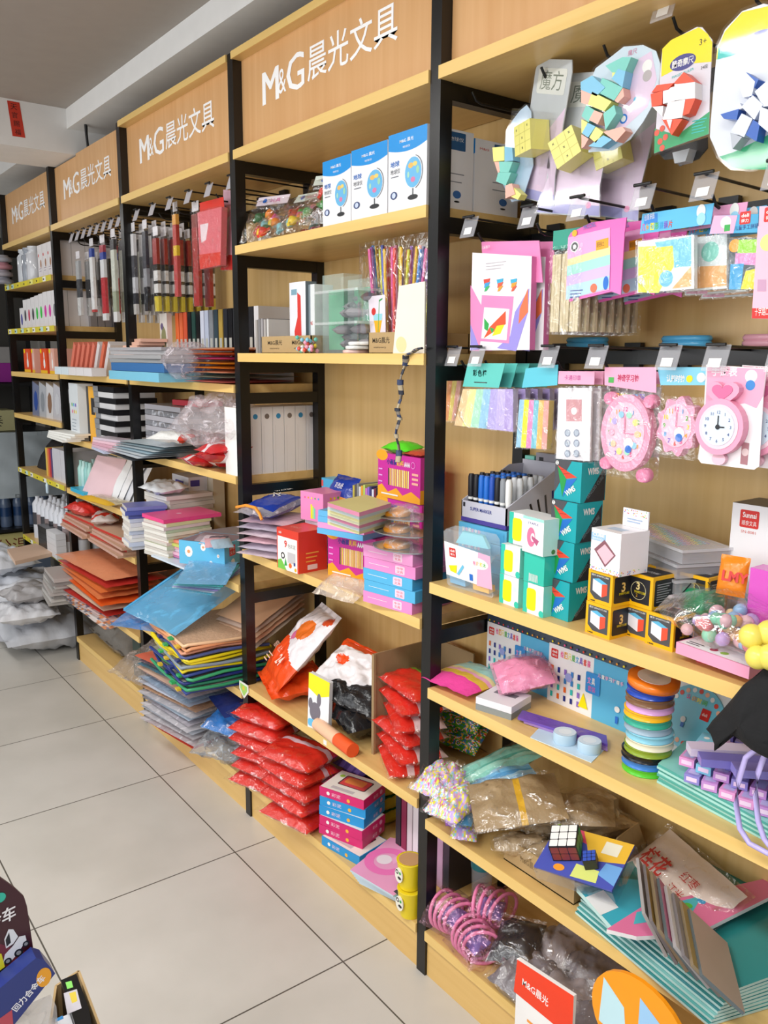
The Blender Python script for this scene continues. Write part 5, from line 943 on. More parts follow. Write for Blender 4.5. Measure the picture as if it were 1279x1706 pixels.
for i, (x, y, z, rz, rx, hc, lab) in enumerate(((-.80, .045, .055, 20, 60, '#E8DCE8', 'leftmost, green and red toys'), (-.73, .03, .03, -15, 35, '#F0C0D0', 'front left, orange toys'), (-.64, .06, .05, 10, 50, '#D8E4DC', 'in the middle'), (-.56, .03, .035, -20, 30, '#E8D0DC', 'front, with dark and red toys'), (-.50, .06, .07, 25, 60, '#DCE8E0', 'tall, beside globe cartons'), (-.68, .15, .06, 5, 60, '#F0D8E8', 'behind the others'))):
    r = thing('toy_bag', 'clear bag of bright plastic toys on the globe shelf, '+lab, 'toy bag', (0, 0, 0), M=TR((x, y+.02, Z+z), rz, rx))
    b = B(); b.pillow(.14, .15, .05, film('#FFFFFF', .2, .08, .6, 25), None, .5, i, 14, .08); b.build('clear_bag', r)
    b = B(); b.box(-.06, .06, .055, .085, .022, .024, P_(hc, .3)); b.on(T3(0, 0, .024)); b.disc(-.03, .07, .008, BLU); b.text('玩具', -.01, .062, .014, MAG, w=.04); b.off(); b.build('header_card', r)
    for k in range(6): b = B(T3(q.uniform(-.045, .045), q.uniform(-.055, .04), .012) @ RZ(q.uniform(0, 180))); c = P_(TOYC[(i+k*3) % 8], .3); b.lathe([(.004, 0), (.014, .004), (.016, .012), (.009, .020), (.003, .024)], c, 10); b.box(-.022, .022, -.005, .005, .004, .012, c); b.build('toy', r)
# ---------------------------------------------------------------- shelf with clear boxes and straws (1.543)
Z = 1.543
def tray(x, y, w, d, h, lab, txt=1):
    r = thing('cardboard_tray', lab, 'box', (x, y, Z)); b = B(); b.box(0, w, 0, .003, 0, h, CARDB); b.box(0, w, d-.003, d, 0, h, CARDB); b.box(0, .003, 0, d, 0, h, CARDB); b.box(w-.003, w, 0, d, 0, h, CARDB); b.box(0, w, 0, d, 0, .002, CARDB)
    b.on(FR((0, 0, 0), (1, 0, 0), (0, 0, 1)))
    for k in range(txt): b.text('M&G晨光', w*(.14+.5*k), h*.48, h*.3, P_('#4A3A22'), w=w*(.3 if txt == 2 else .55), bold=.01); b.text('stationery', w*(.18+.5*k), h*.22, h*.12, P_('#4A3A22'), w=w*(.2 if txt == 2 else .4))
    b.off(); b.build('tray', r); return r
tray(-.785, .02, .275, .20, .048, 'open cardboard tray with two printed marks, left on the straw shelf', 2); tray(-.246, .02, .125, .22, .050, 'open cardboard tray with printed mark, below the drinking straws', 1)
for i in range(7): carton('book', 'thin grey backed book standing at the left end of the straw shelf', 'book', (-.875+.0118*i, .05+.003*(i % 3), Z), .0105, .12, .100+.003*(i % 2), 0, P_(['#B9B4B0', '#8C8A8C', '#D9D6D2', '#A4A0A2'][i % 4], .5), None, 'grey books left of the cardboard tray')
for i in range(4): carton('book', 'white book leaning across the cardboard tray behind the grey books', 'book', (0, 0, 0), .006, .10, .12, 0, P_('#E4E2E4', .5), None, 'white leaning books', M=TR((-.80+.014*i, .12, Z+.03), 0, 0, 28))
carton('stationery_box', 'white box with a torn red picture, standing in the left tray', 'box', (-.645, .035, Z+.004), .085, .035, .190, 0, P_('#E9E9EF', .35), lambda b, F, R, T, w, d, h: (b.on(F), b.poly([(w*.35, h*.08), (w*.75, h*.05), (w*.7, h*.8), (w*.5, h*.85), (w*.5, h*.5), (w*.3, h*.3)], P_('#D8342C')), b.rect(w*.12, h*.82, w*.35, h*.08, P_('#7EA6B8')), b.off(), b.on(R), b.rect(0, 0, d, h, P_('#6E7C84')), b.off()))
carton('stationery_box', 'slim grey and white box between the red pictured box and the green cases', 'box', (-.552, .04, Z+.004), .03, .06, .18, 0, P_('#E4E8E8', .35), lambda b, F, R, T, w, d, h: (b.on(F), b.text('M&G', w*.3, h*.4, .010, DELI, w=w*.4), b.rect(0, 0, w*.3, h, P_('#7A8890')), b.off()))
for i, (x, lab) in enumerate(((-.505, 'left'), (-.385, 'right'))):
    r = thing('plastic_case', 'frosted clear case with green sheet inside, %s of the pair' % lab, 'case', (x, .055, Z+.0))
    b = B(); b.box(.012, .085, .012, .05, .01, .165, P_('#35B074', .3)); b.build('green_sheet', r, bevel=.008); b = B(); b.box(0, .10, 0, .06, 0, .205-.02*i, film('#D9EEE6', .42, .15, .05, 8)); b.build('case', r, bevel=.003)
b = None
for i, lv in enumerate((0, 1)):
    r = thing('stone_box', 'clear lidded box of smooth grey stones, %s of the two' % ('lower', 'upper')[i], 'box', (-.455+.003*i, .0, Z+.079*lv))
    b = B(); b.box(0, .19, 0, .13, 0, .072, film('#EFF2F4', .2, .06, .05, 8)); b.build('box', r, bevel=.004); b = B(); b.box(-.003, .193, -.003, .133, .0722, .0785, film('#F2F4F6', .5, .1, .05, 8)); b.build('lid', r, bevel=.003)
    q = random.Random(i+50)
    for k in range(11):
        x, y, z = q.uniform(.035, .155), q.uniform(.03, .10), .012+.018*(k//4); b = B(T3(x, y, z) @ RZ(q.uniform(-50, 50))); s = q.uniform(.8, 1.1)
        b.pillow(.062*s, .04*s, .024, P_(['#8E8C90', '#A3A1A5', '#77757A', '#B4B2B6'][k % 4], .5), None, .2, k, 10, .0); b.build('stone', r)
r = thing('resin_bear', 'small white glossy bear figure in front of the clear stone boxes', 'figure', (-.405, -.004, Z+.094)); 
b = B(); b.lathe([(.001, -.002), (.016, .004), (.020, .018), (.012, .032), (.016, .042), (.013, .056), (.001, .060)], P_('#F3F3F5', .1), 16); b.build('body', r); b = B(); b.lathe([(.001, -.006), (.006, 0), (.001, .006)], P_('#F3F3F5', .1), 10, c=(-.011, 0, .058)); b.build('ear', r); b = B(); b.lathe([(.001, -.006), (.006, 0), (.001, .006)], P_('#F3F3F5', .1), 10, c=(.011, 0, .058)); b.build('ear', r)
bpy.data.objects.remove(r.children[0]); [bpy.data.objects.remove(c) for c in list(r.children)]; bpy.data.objects.remove(r)
# coloured straws
r = thing('straw_bundle', 'tall bundle of multicoloured drinking straws in clear bag with a drink picture', 'straws', (-.335, .055, Z), 0)
STR = ['#F06A2A', '#F4C62A', '#3A8EE0', '#B07AE0', '#E85AA8', '#F0A0C8', '#D9D82A', '#F0483A', '#5A6AD0']; q = random.Random(6)
for i in range(34):
    x = .008+.0076*i; b = B(); y = q.uniform(.004, .05); b.tube([(x*.66+.045, y, .004), (x, y, .262+.006*math.sin(i)-.0007*i)], .0044, P_(STR[i % 9], .3), 6); b.build('straw', r)
b = B(); b.prism([(.03, -.004), (.235, -.004), (.27, .0), (.27, .06), (.0, .06), (.0, .0)], .0, .27, film('#FFFFFF', .16, .08, .5, 30)); b.build('clear_bag', r)
b = B(M=FR((.060, -.0065, .03), (1, 0, 0), (0, 0, 1))); b.prism([(0, 0), (.062, 0), (.058, .110), (-.012, .110)], -.001, .0, P_('#EFE4EE', .4)); b.on(T3(0, 0, 0)); b.poly([(.025, .004), (.034, .004), (.048, .055), (.012, .055)], P_('#F7B71A')); b.poly([(.014, .05), (.046, .05), (.048, .066), (.010, .066)], P_('#9AD8E4')); b.disc(.012, .072, .009, P_('#D8302A')); b.poly([(.030, .01), (.032, .01), (.036, .095), (.048, .10), (.048, .103), (.034, .099)], GRN); b.off(); b.build('picture_label', r)
slabM = TR((-.118, -.002, Z), 4, 4)
b = B(FR((0, 0, 0), (1, 0, 0), (0, 0, 1))); b.prism([(.0, 0), (.105, 0), (.115, .155), (.03, .150)], -.004, 0, P_('#EFE6D6', .5)); b.on(T3(0, 0, 0)); b.disc(.03, .02, .018, P_('#EED9A0')); b.off(); tag(b.build('paper_sheet', M=slabM), 'cream paper pad standing against the post beside the straws', 'paper')
for i, (x, y, c, lab) in enumerate(((-.29, .0, '#F3F3F0', 'upper white'), (-.30, -.002, '#E9E9E6', 'middle white'), (-.315, .0, '#F0C8C0', 'lowest pinkish'))): 
    b = B(T3(x, y+.035, Z+.010*(2-i))); b.lathe([(.034, 0), (.037, .002), (.037, .007), (.033, .009)], P_(c, .3), 24); tag(b.build('paper_disc', org=(x, y+.035, Z+.010*(2-i))), lab+' round disc of the little pile before the stone boxes', 'disc')
r = thing('bead_flower', 'cluster of tiny coloured beads at the shelf edge before the left tray', 'beads', (-.515, -.004, Z)); q = random.Random(12)
for i in range(38):
    b = B(T3(q.gauss(0, .020), q.uniform(.0, .03), .006+abs(q.gauss(0, .016)))); b.lathe([(.001, -.006), (.005, -.003), (.006, .0), (.005, .003), (.001, .006)], q.choice([P_(h, .3) for h in ('#F4D43A', '#8FD0E8', '#F2A0B8', '#F2F0EC', '#E85A4A', '#6AC8B8')]), 7); b.build('bead', r)
# striped strap
b = B(); M = PY(-.012); pts = [Q(M, *p) for p in ((703, 580), (690, 584), (678, 592), (671, 615), (667, 650), (664, 680), (663, 700), (661, 730), (664, 770))]
q = random.Random(2)
dense = []
for i in range(len(pts)-1):
    for t in (0, .25, .5, .75): dense.append((pts[i][0]*(1-t)+pts[i+1][0]*t, pts[i][1]*(1-t)+pts[i+1][1]*t))
dense.append(pts[-1])
for i in range(len(dense)-1): b.tube([(dense[i][0], -.012-.004*math.sin(i), dense[i][1]), (dense[i+1][0], -.012-.004*math.sin(i+1), dense[i+1][1])], .0075, P_(['#2E3240', '#8E8478', '#3A4668', '#B8A88A'][i % 4], .6), 6, flat=.35)
tag(b.build('strap', org=(dense[0][0], -.012, dense[0][1])), 'narrow dark and tan patterned strap hanging from the straw shelf', 'strap')
# ---------------------------------------------------------------- shelf 0.930
Z = .930
def pr_paint(b, F, R, T, w, d, h):
    b.on(F); b.disc(w*.1, h*.95, w*.14, P_('#F7A81A'), ry=h*.12); b.poly([(0, 0), (w, 0), (w, h*.12), (w*.8, h*.24), (w*.6, h*.12), (w*.45, h*.26), (w*.25, h*.14), (w*.1, h*.3), (0, h*.24)], P_('#F7A81A')); b.text('小画家', w*.22, h*.76, h*.13, NAVY, w=w*.24, bold=.03); b.text('颜料', w*.46, h*.76, h*.13, P_('#F4C430'), w=w*.16, bold=.02); b.text('AAA', w*.63, h*.76, h*.11, WHITE, w=w*.14, bold=.04)
    for i in range(12): b.rect(w*(.26+.042*i), h*.3, w*.026, h*.38, [P_('#F8DC6A'), P_('#E8C848'), P_('#FBE9A0')][i % 3])
    b.rect(w*.26, h*.3, w*.02, h*.38, INK); b.ring(w*.84, h*.82, w*.05, .002, P_('#F08AD8'))
    for i in range(3): b.rect(w*.82, h*(.6-.1*i), w*.14, h*.05, P_('#F5B0A0')); b.rect(w*.03, h*(.62-.14*i), w*.09, h*.03, P_('#E8A0E0'))
    b.rect(w*.1, h*.08, w*.4, h*.03, WHITE); b.off(); b.on(R); b.rect(0, 0, d, h*.3, P_('#F7A81A')); b.rect(d*.2, h*.5, d*.4, h*.12, P_('#F4D03A')); b.rect(d*.25, h*.66, d*.4, h*.08, P_('#E85A3A')); b.off()
PMG = P_('#CF2C9C', .28)
carton('paint_box', 'magenta and yellow paint box standing under the light blue boxes', 'box', (-.470, .045, Z), .178, .075, .126, 12, PMG, pr_paint)
def pr_deli9(b, F, R, T, w, d, h):
    b.on(F); b.rect(w*.04, 0, w*.9, h*.8, P_('#F4F1EC', .35)); b.poly([(w*.04, 0), (w*.45, 0), (w*.2, h*.25), (w*.04, h*.2)], P_('#7AC84A')); b.text('9', w*.35, h*.55, h*.18, DELI, bold=.03); b.text('色彩泥', w*.52, h*.56, h*.10, P_('#6A6A70'), w=w*.34); b.ring(w*.28, h*.34, w*.09, .004, INK); b.rect(w*.5, h*.2, w*.36, h*.26, P_('#C9C5C8')); b.poly([(w*.4, h*.3), (w*.48, h*.12), (w*.34, h*.1)], GRN); b.disc(w*.62, h*.14, w*.07, ORG); b.disc(w*.86, h*.07, w*.05, P_('#F0B020')); b.rect(w*.78, h*.16, w*.07, h*.08, NAVY); b.text('deli', w*.1, h*.87, h*.06, WHITE); b.off()
    b.on(R); b.fakelines(d*.25, h*.45, d*.45, 3, h*.1, h*.03, P_('#F5B04A')); b.rrect(d*.3, h*.06, d*.35, h*.12, .002, P_('#F4D8D0')); b.off(); b.on(T); b.text('deli', w*.2, d*.3, d*.2, P_('#F4A090')); b.off()
carton('colour_clay_box', 'red and white clay box with a nine on its front, at the shelf edge', 'box', (-.625, -.030, Z), .108, .10, .120, 4, P_('#E03C28', .35), pr_deli9)
for i, c in enumerate(('#62B4E4', '#F09AD0', '#62B4E4', '#62B4E4')): carton('flat_box', ('light blue flat box at the bottom, lying on the paint box', 'pink flat box between light blue ones', 'light blue flat box above the pink one', 'topmost light blue flat box, under the foil booklets')[i], 'box', (-.455+.002*i, .0, Z+.1275+.0165*i), .165, .17, .0160, 14+i, P_(c, .35))
for i in range(7):
    o = slab('foil_booklet', 'shiny silver edged booklet, '+ordn(6-i, 7)+' of the pile on light blue boxes', 'booklet', [(545, 835-i*5+32), (598, 852-i*5+32), (652, 836-i*5+32), (610, 822-i*5+32)], Z+.202+.0105*i, .0095, P_('#CFC98C' if i == 6 else '#D8D6C4', .25), P_(['#E6E0A8', '#C8D4D8', '#D98AA8', '#E4E4C0'][i % 4], .25), bevel=.002)
carton('sticker_box', 'pink carton with a yellow crayon picture, above the red clay box', 'box', (-.655, .07, Z+.128), .098, .10, .085, 10, P_('#F08FC4', .3), lambda b, F, R, T, w, d, h: (b.on(F), [b.rect(w*(.45+.07*i), h*.08, w*.07, h*(.5-.06*i), [YEL, P_('#B8E06A'), P_('#7AD0C0')][i]) for i in range(3)], [b.disc(w*(.2+.15*i), h*.8, .003, BRIGHT[i]) for i in range(5)], b.off(), b.on(R), [b.disc(d*(.3+.15*i), h*.8, .004, BRIGHT[i+1]) for i in range(4)], b.off()))
carton('support_box', 'plain light carton hidden under the pink sticker carton', 'box', (-.655, .085, Z), .10, .12, .127, 2, P_('#D9C8D8', .4))
carton('card_box', 'sky blue box with a big white figure eight shape behind the pink carton', 'box', (-.78, .225, Z), .12, .05, .225, 0, P_('#55B4E0', .35), lambda b, F, R, T, w, d, h: (b.on(F), b.ring(w*.6, h*.9, .012, .005, WHITE), b.ring(w*.66, h*.82, .010, .005, WHITE), b.rect(w*.8, h*.86, .012, .014, P_('#8AD04A')), b.rect(0, h*.88, .01, .02, P_('#E85A5A')), b.off()))
bag('cotton_bag', 'dark blue pack with white lettering, standing behind the booklets', 'pack', TR((-.60, .205, Z+.195), -4, 60), .135, .10, .05, G_('#1E3A9C'), mf=lambda u, v: G_('#1E3A9C') if v > .25 else G_('#E8A04A'), seed=4, pr=lambda b: (b.text('彩色纸', -.01, .0, .018, WHITE, w=.045), b.text('手工纸', -.01, -.025, .014, P_('#E8D0F0'), w=.045)))
carton('stationery_box', 'plain box carrying the dark blue pack at the back', 'box', (-.68, .20, Z), .14, .07, .155, 0, P_('#C8C0B0', .5))
for i in range(12): carton('paper_pad', 'thin coloured paper pad standing in the row left of the magenta boxes', 'paper pad', (-.535+.0105*i, .175, Z+.1), .009, .09, .135+.004*(i % 3), 0, P_(['#C8B84A', '#5A564E', '#8A8E8A', '#D8D4CC', '#E8A42A', '#B8D06A', '#C878C0', '#8A6AC8', '#3A3A6A', '#E0DCE4', '#7A2A3A', '#22222A'][i], .35), None, 'coloured paper pads in the row')
carton('stationery_box', 'grey carton under the row of coloured paper pads', 'box', (-.54, .17, Z), .14, .11, .099, 0, P_('#9A948C', .5))
for i, lv in enumerate((0, 1)): carton('paint_box', ('lower magenta and yellow paint box beside the post', 'upper magenta and yellow paint box beside the post, with green pack on it')[lv], 'box', (-.398+.0*lv, .165, Z+.10+.124*lv), .185, .075, .1225, 2-2*lv, PMG, pr_paint)
carton('stationery_box', 'pale carton under the magenta boxes beside the post', 'box', (-.398, .16, Z), .185, .09, .099, 0, P_('#C8A8C0', .5))
bag('green_pack', 'bright green wrapper lying on the upper magenta paint box', 'pack', TR((-.33, .20, Z+.347), 4, 6), .11, .07, .032, G_('#5CE032'), seed=14)
bag('red_pack', 'dull red wrapper on the upper magenta box, against the post', 'pack', TR((-.255, .195, Z+.347), 0, 4), .08, .06, .016, G_('#C8503A'), seed=15)
BXS = (('#EE8FCB', 'bottom pink'), ('#55B4E2', 'second, light blue'), ('#55B4E2', 'third, light blue'), ('#EE8FCB', 'fourth, pink'), ('#F19ED2', 'top pink'))
for i, (c, lab) in enumerate(BXS):
    carton('name_box', lab+' box of the pile at the shelf edge beside the post', 'box', (-.198+(.004 if i % 2 else 0), -.028, Z+.0295*i), .165+.006*(i % 2), .15, .029, 9, P_(c, .35), lambda b, F, R, T, w, d, h: (b.on(F), b.rrect(w*.62, h*.15, w*.18, h*.7, .003, P_('#F6D0E4')), b.text('中华', w*.65, h*.52, h*.22, DELI, w=w*.12), b.text('文具', w*.65, h*.24, h*.22, DELI, w=w*.12), b.fakelines(w*.1, h*.5, w*.4, 1, .003, .001, WHITE), b.off(), b.on(R), b.fakelines(d*.3, h*.5, d*.4, 1, .003, .002, WHITE), b.off()))
for i in range(3):
    r = thing('blister_tray', 'silver edged clear pack with an orange disc inside, '+('lowest', 'middle', 'top')[i]+' of three on the pink box', 'pack', (-.105, .02, Z+.1485+.036*i+.003*i), 8)
    b = B(); b.prism(ell(0, 0, .085, .055, 20), .0, .003, P_('#B9BABC', .15, .6)); b.build('rim', r); b = B(T3(-.005, -.012, .004)); b.lathe([(.032, 0), (.034, .006), (.028, .014), (.001, .016)], P_('#F09A22', .3), 20); b.build('orange_disc', r); b = B(); b.lathe([(.045, .003), (.042, .022), (.03, .028), (.001, .030)], film('#F4F4F4', .3, .06, .3, 30), 20); b.build('dome', r)
bag('clear_bag', 'empty crumpled clear bag hanging over the edge before the paint box', 'bag', TR((-.30, -.012, Z-.01), 12, 25), .15, .09, .045, film('#E8D8C8', .55, .12, .5, 30), seed=33)
# blue tissue pack on pale bags, left end
bag('wipes_pack', 'blue pack with white characters on top of the pale bags beside the post', 'pack', TR((-.78, .05, Z+.128), 26, 5, 2), .13, .24, .05, G_('#1D3FA8'), mf=lambda u, v: G_('#1D3FA8') if .12 < v < .9 and .15 < u < .9 else film('#E4E4F0', .6, .15, .4, 30), seed=17, pr=lambda b: (b.text('水', .0, .0, .05, WHITE, w=.05, rot=60), b.text('WATER', -.03, .06, .014, WHITE, w=.06, rot=60)))
for i in range(6): bag('wipes_pack', 'pale pink and white crinkled pack, '+ordn(5-i, 6)+' of the pile under the blue one', 'pack', TR((-.775+.006*(i % 2), .06, Z+.0205*i+.001), 20+4*(i % 3), 0), .17, .20, .020, [G_('#E8D4DC'), G_('#D8D4E4'), G_('#EEC8D4')][i % 3], seed=i+19, wr=.5)
b = B(); pts = [Q(PY(-.05), *p) for p in ((394, 845), (410, 842), (425, 846), (432, 856), (436, 866))]
b.tube([(x, -.05, z) for x, z in pts], .005, P_('#F09A2E', .4), 6); tag(b.build('cord', org=(pts[0][0], -.05, pts[0][1])), 'short orange cord at the end of the blue pack', 'cord')
# ---------------------------------------------------------------- shelf 0.471
Z = .471
OR = G_('#F0501C'); 
def mouse(u, v):
    if v < .40+.1*math.sin(u*5): return OR
    d = math.hypot((u-.62)/.2, (v-.66)/.13)
    if d < 1: return G_('#E8742A')
    if math.hypot((u-.48)/.1, (v-.56)/.07) < 1: return G_('#E070A0')
    if math.hypot((u-.86)/.1, (v-.88)/.07) < 1: return G_('#D8502A')
    return G_('#F0E8EC')
bag('clay_sack', 'big orange and white sack with 24 on it, standing against the left side', 'clay sack', TR((-.735, .14, Z+.13), -14, 45, -6), .25, .30, .07, OR, mouse, 3, n=60, pr=lambda b: (b.text('24', .02, -.09, .035, P_('#FBE0D0'), w=.05, bold=.02), b.text('超轻黏土', -.10, -.06, .022, P_('#F9C8B0'), w=.10), b.fakelines(-.09, -.085, .06, 3, .012, .004, P_('#F9C8B0'))), wr=.35)
bag('clay_sack', 'orange sack lying flat under the big orange and white one', 'clay sack', TR((-.755, .10, Z+.004), -18, 6), .24, .19, .075, OR, None, 5, n=20, wr=.5)
bag('clay_sack', 'orange and white crumpled sack beside the big one', 'clay sack', TR((-.47, .16, Z+.12), 6, 32, 8), .24, .17, .07, G_('#EDE8EA'), lambda u, v: OR if (v > .8 or math.hypot((u-.3)/.1, (v-.5)/.1) < 1) else G_('#EDE8EA'), 8, n=44, wr=.6)
bag('black_pack', 'silver black glossy crumpled pack under the white sack', 'pack', TR((-.42, .12, Z+.075), 14, 15, 10), .20, .15, .07, G_('#3A3A3E', .2), lambda u, v: G_('#B8C4B8') if v > .7 else G_('#232326'), 9, n=20, wr=.9)
bag('black_pack', 'black glossy crumpled plastic lying low in the middle', 'pack', TR((-.39, .11, Z+.01), -12, 4), .20, .17, .09, G_('#1C1C1F', .2), None, 10, n=20, wr=.9)
r = thing('paper_roll', 'peach paper roll with an orange end lying at the front of the shelf', 'roll', (0, 0, 0), M=TR((-.40, .0, Z+.020), -4))
b = B(M=T3(0, .0, 0) @ RY(90)); b.lathe([(.018, -.07), (.019, .05)], P_('#F2C3A0', .5), 16); b.build('roll', r); b = B(RY(90)); b.lathe([(.0195, .05), (.020, .13)], P_('#F05A24', .5), 16); b.build('orange_end', r)
# rabbit pack
r = thing('rabbit_pack', 'narrow white stand up pouch with yellow top and grey rabbit shape, at the shelf edge', 'pack', (0, 0, 0), M=TR((-.508, -.005, Z), 14, -3))
b = B(FR((0, 0, 0), (1, 0, 0), (0, 0, 1))); w_, h_ = .082, .165
b.M = b.M @ T3(w_/2, 0, 0); b.prism([(-w_/2, 0), (w_/2, 0), (w_/2, h_*.93), (-w_/2, h_)], -.014, 0, P_('#EEF0F4', .25)); b.on(T3(-w_/2, 0, 0))
b.poly([(0, h_*.72), (w_*.5, h_*.60), (w_, h_*.68), (w_, h_*.93), (0, h_)], P_('#F7EC1A', .3)); b.disc(w_*.35, h_*.32, w_*.26, P_('#77717C'), ry=h_*.17); b.disc(w_*.52, h_*.55, w_*.1, P_('#77717C'), ry=h_*.12); b.disc(w_*.12, h_*.45, w_*.1, P_('#77717C'), ry=h_*.1); b.rrect(w_*.02, h_*.03, w_*.34, h_*.14, .008, P_('#6CC0EA')); b.rrect(w_*.55, h_*.04, w_*.3, h_*.10, .004, P_('#BFE8C0')); b.off(); b.build('pouch', r, bevel=.004)
# brown paper bag and red packs
b = B(); KP = P_('#A08560', .8, bump=.25, bs=25); b.box(-.26, -.255, .05, .27, Z+.0005, Z+.285, KP); b.box(-.26, -.10, .265, .27, Z+.0005, Z+.285, KP); b.box(-.26, -.25, .045, .052, Z, Z+.285, KP); tag(b.build('paper_bag', org=(-.18, .2, Z)), 'tall brown paper standing open behind the red packs beside the post', 'paper bag')
RD = G_('#DC2E22')
for i in range(6): bag('red_pack', 'red glossy pack in film, '+ordn(5-i, 6)+' of the pile beside the brown paper', 'clay pack', TR((-.155+.012*(i % 2), .085+.004*i, Z+.041*i), -26+9*(i % 3), 0), .19, .13, .036, RD, (lambda u, v: G_('#8CC63A') if v > .72 else RD) if i == 5 else stripes([RD, RD, RD, G_('#F0D0D0')], 8, 1), i+60, film_=film('#FFFFFF', .10, .06, .5, 30), wr=.5, plump=1)
for i in range(3): bag('bubble_pack', 'green pack with flower and blue fish prints seen through the side frame', 'clay pack', TR((-.12, .25, Z+.05+.06*i), 10, 40), .16, .10, .04, G_('#4C9A2E'), mf=lambda u, v: [G_('#4C9A2E'), G_('#4C9A2E'), G_('#2A6AC0'), G_('#F0C83A'), G_('#F0E0EC'), G_('#E85A2A')][int(abs(mn.noise(V((u*7, v*7, 3)))*17)) % 6], seed=i, n=44, group='green flowered packs')
r = thing('shelf_badge', 'small green and white shield shaped sticker at the left end of the shelf edge', 'sticker', (-.895, -.010, Z-.01)); b = B(FR((-.895, -.008, Z-.01), (1, 0, 0), (0, 0, 1)))
b.prism([(-.03, .018), (.03, .018), (.032, -.005), (.0, -.036), (-.032, -.01)], 0, .002, P_('#EEF0E8')); b.on(T3(0, 0, .002)); b.poly([(-.024, .012), (.024, .012), (.024, -.003), (0, -.028), (-.024, -.006)], P_('#A6D86A')); b.disc(0, 0, .008, P_('#E8C83A')); b.off(); b.build('sticker', r, org=r.location); r.rotation_euler = (0, 0, 0)
b = B(FR((-.42, -.0066, Z-.020), (1, 0, 0), (0, 0, 1))); b.rect(0, 0, .016, .014, WHITE); b.prism([(0, 0), (.016, 0), (.016, .014), (0, .014)], -.0005, .0002, WHITE); tag(b.build('edge_label', org=(-.42, -.0066, Z-.02)), 'tiny white label stuck on the shelf edge above the red packs', 'label')
# ---------------------------------------------------------------- bottom shelf 0.134
Z = .1285
q = random.Random(90)
for col in range(2):
    for i in range(6 - col):
        x = (-.835, -.60)[col]; y = (.045, .025)[col]
        bag('red_pack', 'red rounded pack, '+ordn(5-col-i, 6-col)+(' of the left column', ' of the right column')[col]+' on the bottom shelf', 'clay pack', TR((x+q.uniform(-.008, .008), y+q.uniform(-.006, .006), Z+.0465*i+.0005), (18, 12)[col]+q.uniform(-5, 5), 0, 0), .205, .16, .0445, RD,
            (lambda u, v: G_('#8CC63A') if v > .55 else RD) if (i == 5-col and col == 0) else stripes([RD]*7+[G_('#E8C8D4')]+[RD]*3, 11, 1), i*2+col+100, film_=film('#FFFFFF', .10, .06, .5, 30), wr=.35, n=18, crimp=.06, plump=1)
for i in range(6):
    bag('bubble_pack', 'purple studded pack, '+ordn(5-i, 6)+' of the pile behind the red ones', 'clay pack', TR((-.52+.004*(i % 2), .20, Z+.047*i+.001), 10, 0), .13, .14, .046, G_('#7C62B0'), stripes([G_('#7C62B0'), G_('#5E4A8E')], 8), i+120, film_=False)
for i in range(6): bag('bubble_pack', 'yellow and green studded pack, '+ordn(5-i, 6)+' of the pile at the back', 'clay pack', TR((-.42, .23, Z+.045*i+.001), 0, 0), .05, .10, .044, G_('#C9A82A'), stripes([G_('#C9B42E'), G_('#3E7A30')], 5), i+130)
def pr_dough(c2):
    def f(b, F, R, T, w, d, h):
        b.on(F); b.disc(w*.2, h*.5, h*.2, WHITE); b.text('彩泥', w*.28, h*.3, h*.4, P_('#FBD8E8'), w=w*.2); b.disc(w*.66, h*.4, h*.2, P_('#F4B43A')); b.off(); b.on(R); b.text('彩泥', d*.45, h*.3, h*.35, P_('#FBD8E8'), w=d*.2); b.disc(d*.8, h*.5, h*.25, P_('#F0A8C8')); b.off()
        b.on(T); b.rect(.002, .002, w-.004, d-.004, P_('#F2ECE4', .3)); b.rrect(w*.22, d*.35, w*.62, d*.5, .006, P_('#5A3A3E')); b.rrect(w*.25, d*.38, w*.56, d*.44, .005, P_('#D8484A')); b.rrect(w*.3, d*.5, w*.42, d*.28, .005, P_('#E88A48')); b.rect(w*.2, d*.1, w*.5, d*.12, P_('#C8C0C4')); b.disc(w*.15, d*.75, .008, P_('#A8D04A')); b.off()
    return f
for i, c in enumerate(('#1E96D8', '#D6206E', '#D6206E', '#1E96D8', '#1E96D8', '#D6206E')):
    dx = (-.0, -.018, -.018, -.022, -.022, -.026)[i]; bpink = c == '#D6206E'
    carton('dough_box', ('blue' if not bpink else 'magenta')+' dough box, '+ordn(5-i, 6)+' of the neat pile at the bottom shelf edge', 'box', (-.435+dx, -.005+.002*i, Z+.0285*i), .155, .115, .028, (10, 20, 18, 22, 24, 21)[i], P_(c, .3), pr_dough(0))
for i in range(6):
    c = ['#F2A8D0', '#8CC8E0', '#7ABED8', '#C8A8D8', '#E8E4EA', '#3FA6C0'][i]
    slab('coloring_book', 'rounded activity booklet, '+ordn(i, 6)+' of the fanned pile on the bottom shelf', 'booklet', [(583+i*3, 1449+i*4), (655+i*4, 1492+i*3), (692, 1472+i*3), (730, 1440+i*3), (700, 1405+i*2), (650, 1395+i*2)], Z+.0056*(6-i), .0052, P_(c, .3), P_('#C9DCE8', .3),
        (lambda b, M, pts: (b.ring(*Q(M, 645, 1435), .064, .026, P_('#F47CC0'), n=26), b.disc(*Q(M, 640, 1432), .022, P_('#F3E8F0')), b.disc(*Q(M, 668, 1405), .014, P_('#E05A8A')), b.rect(*Q(M, 655, 1485), .016, .012, DGR), b.poly(QS(M, [(655, 1440), (690, 1425), (688, 1418), (652, 1430)]), P_('#F9B6DC')))) if i == 0 else None)
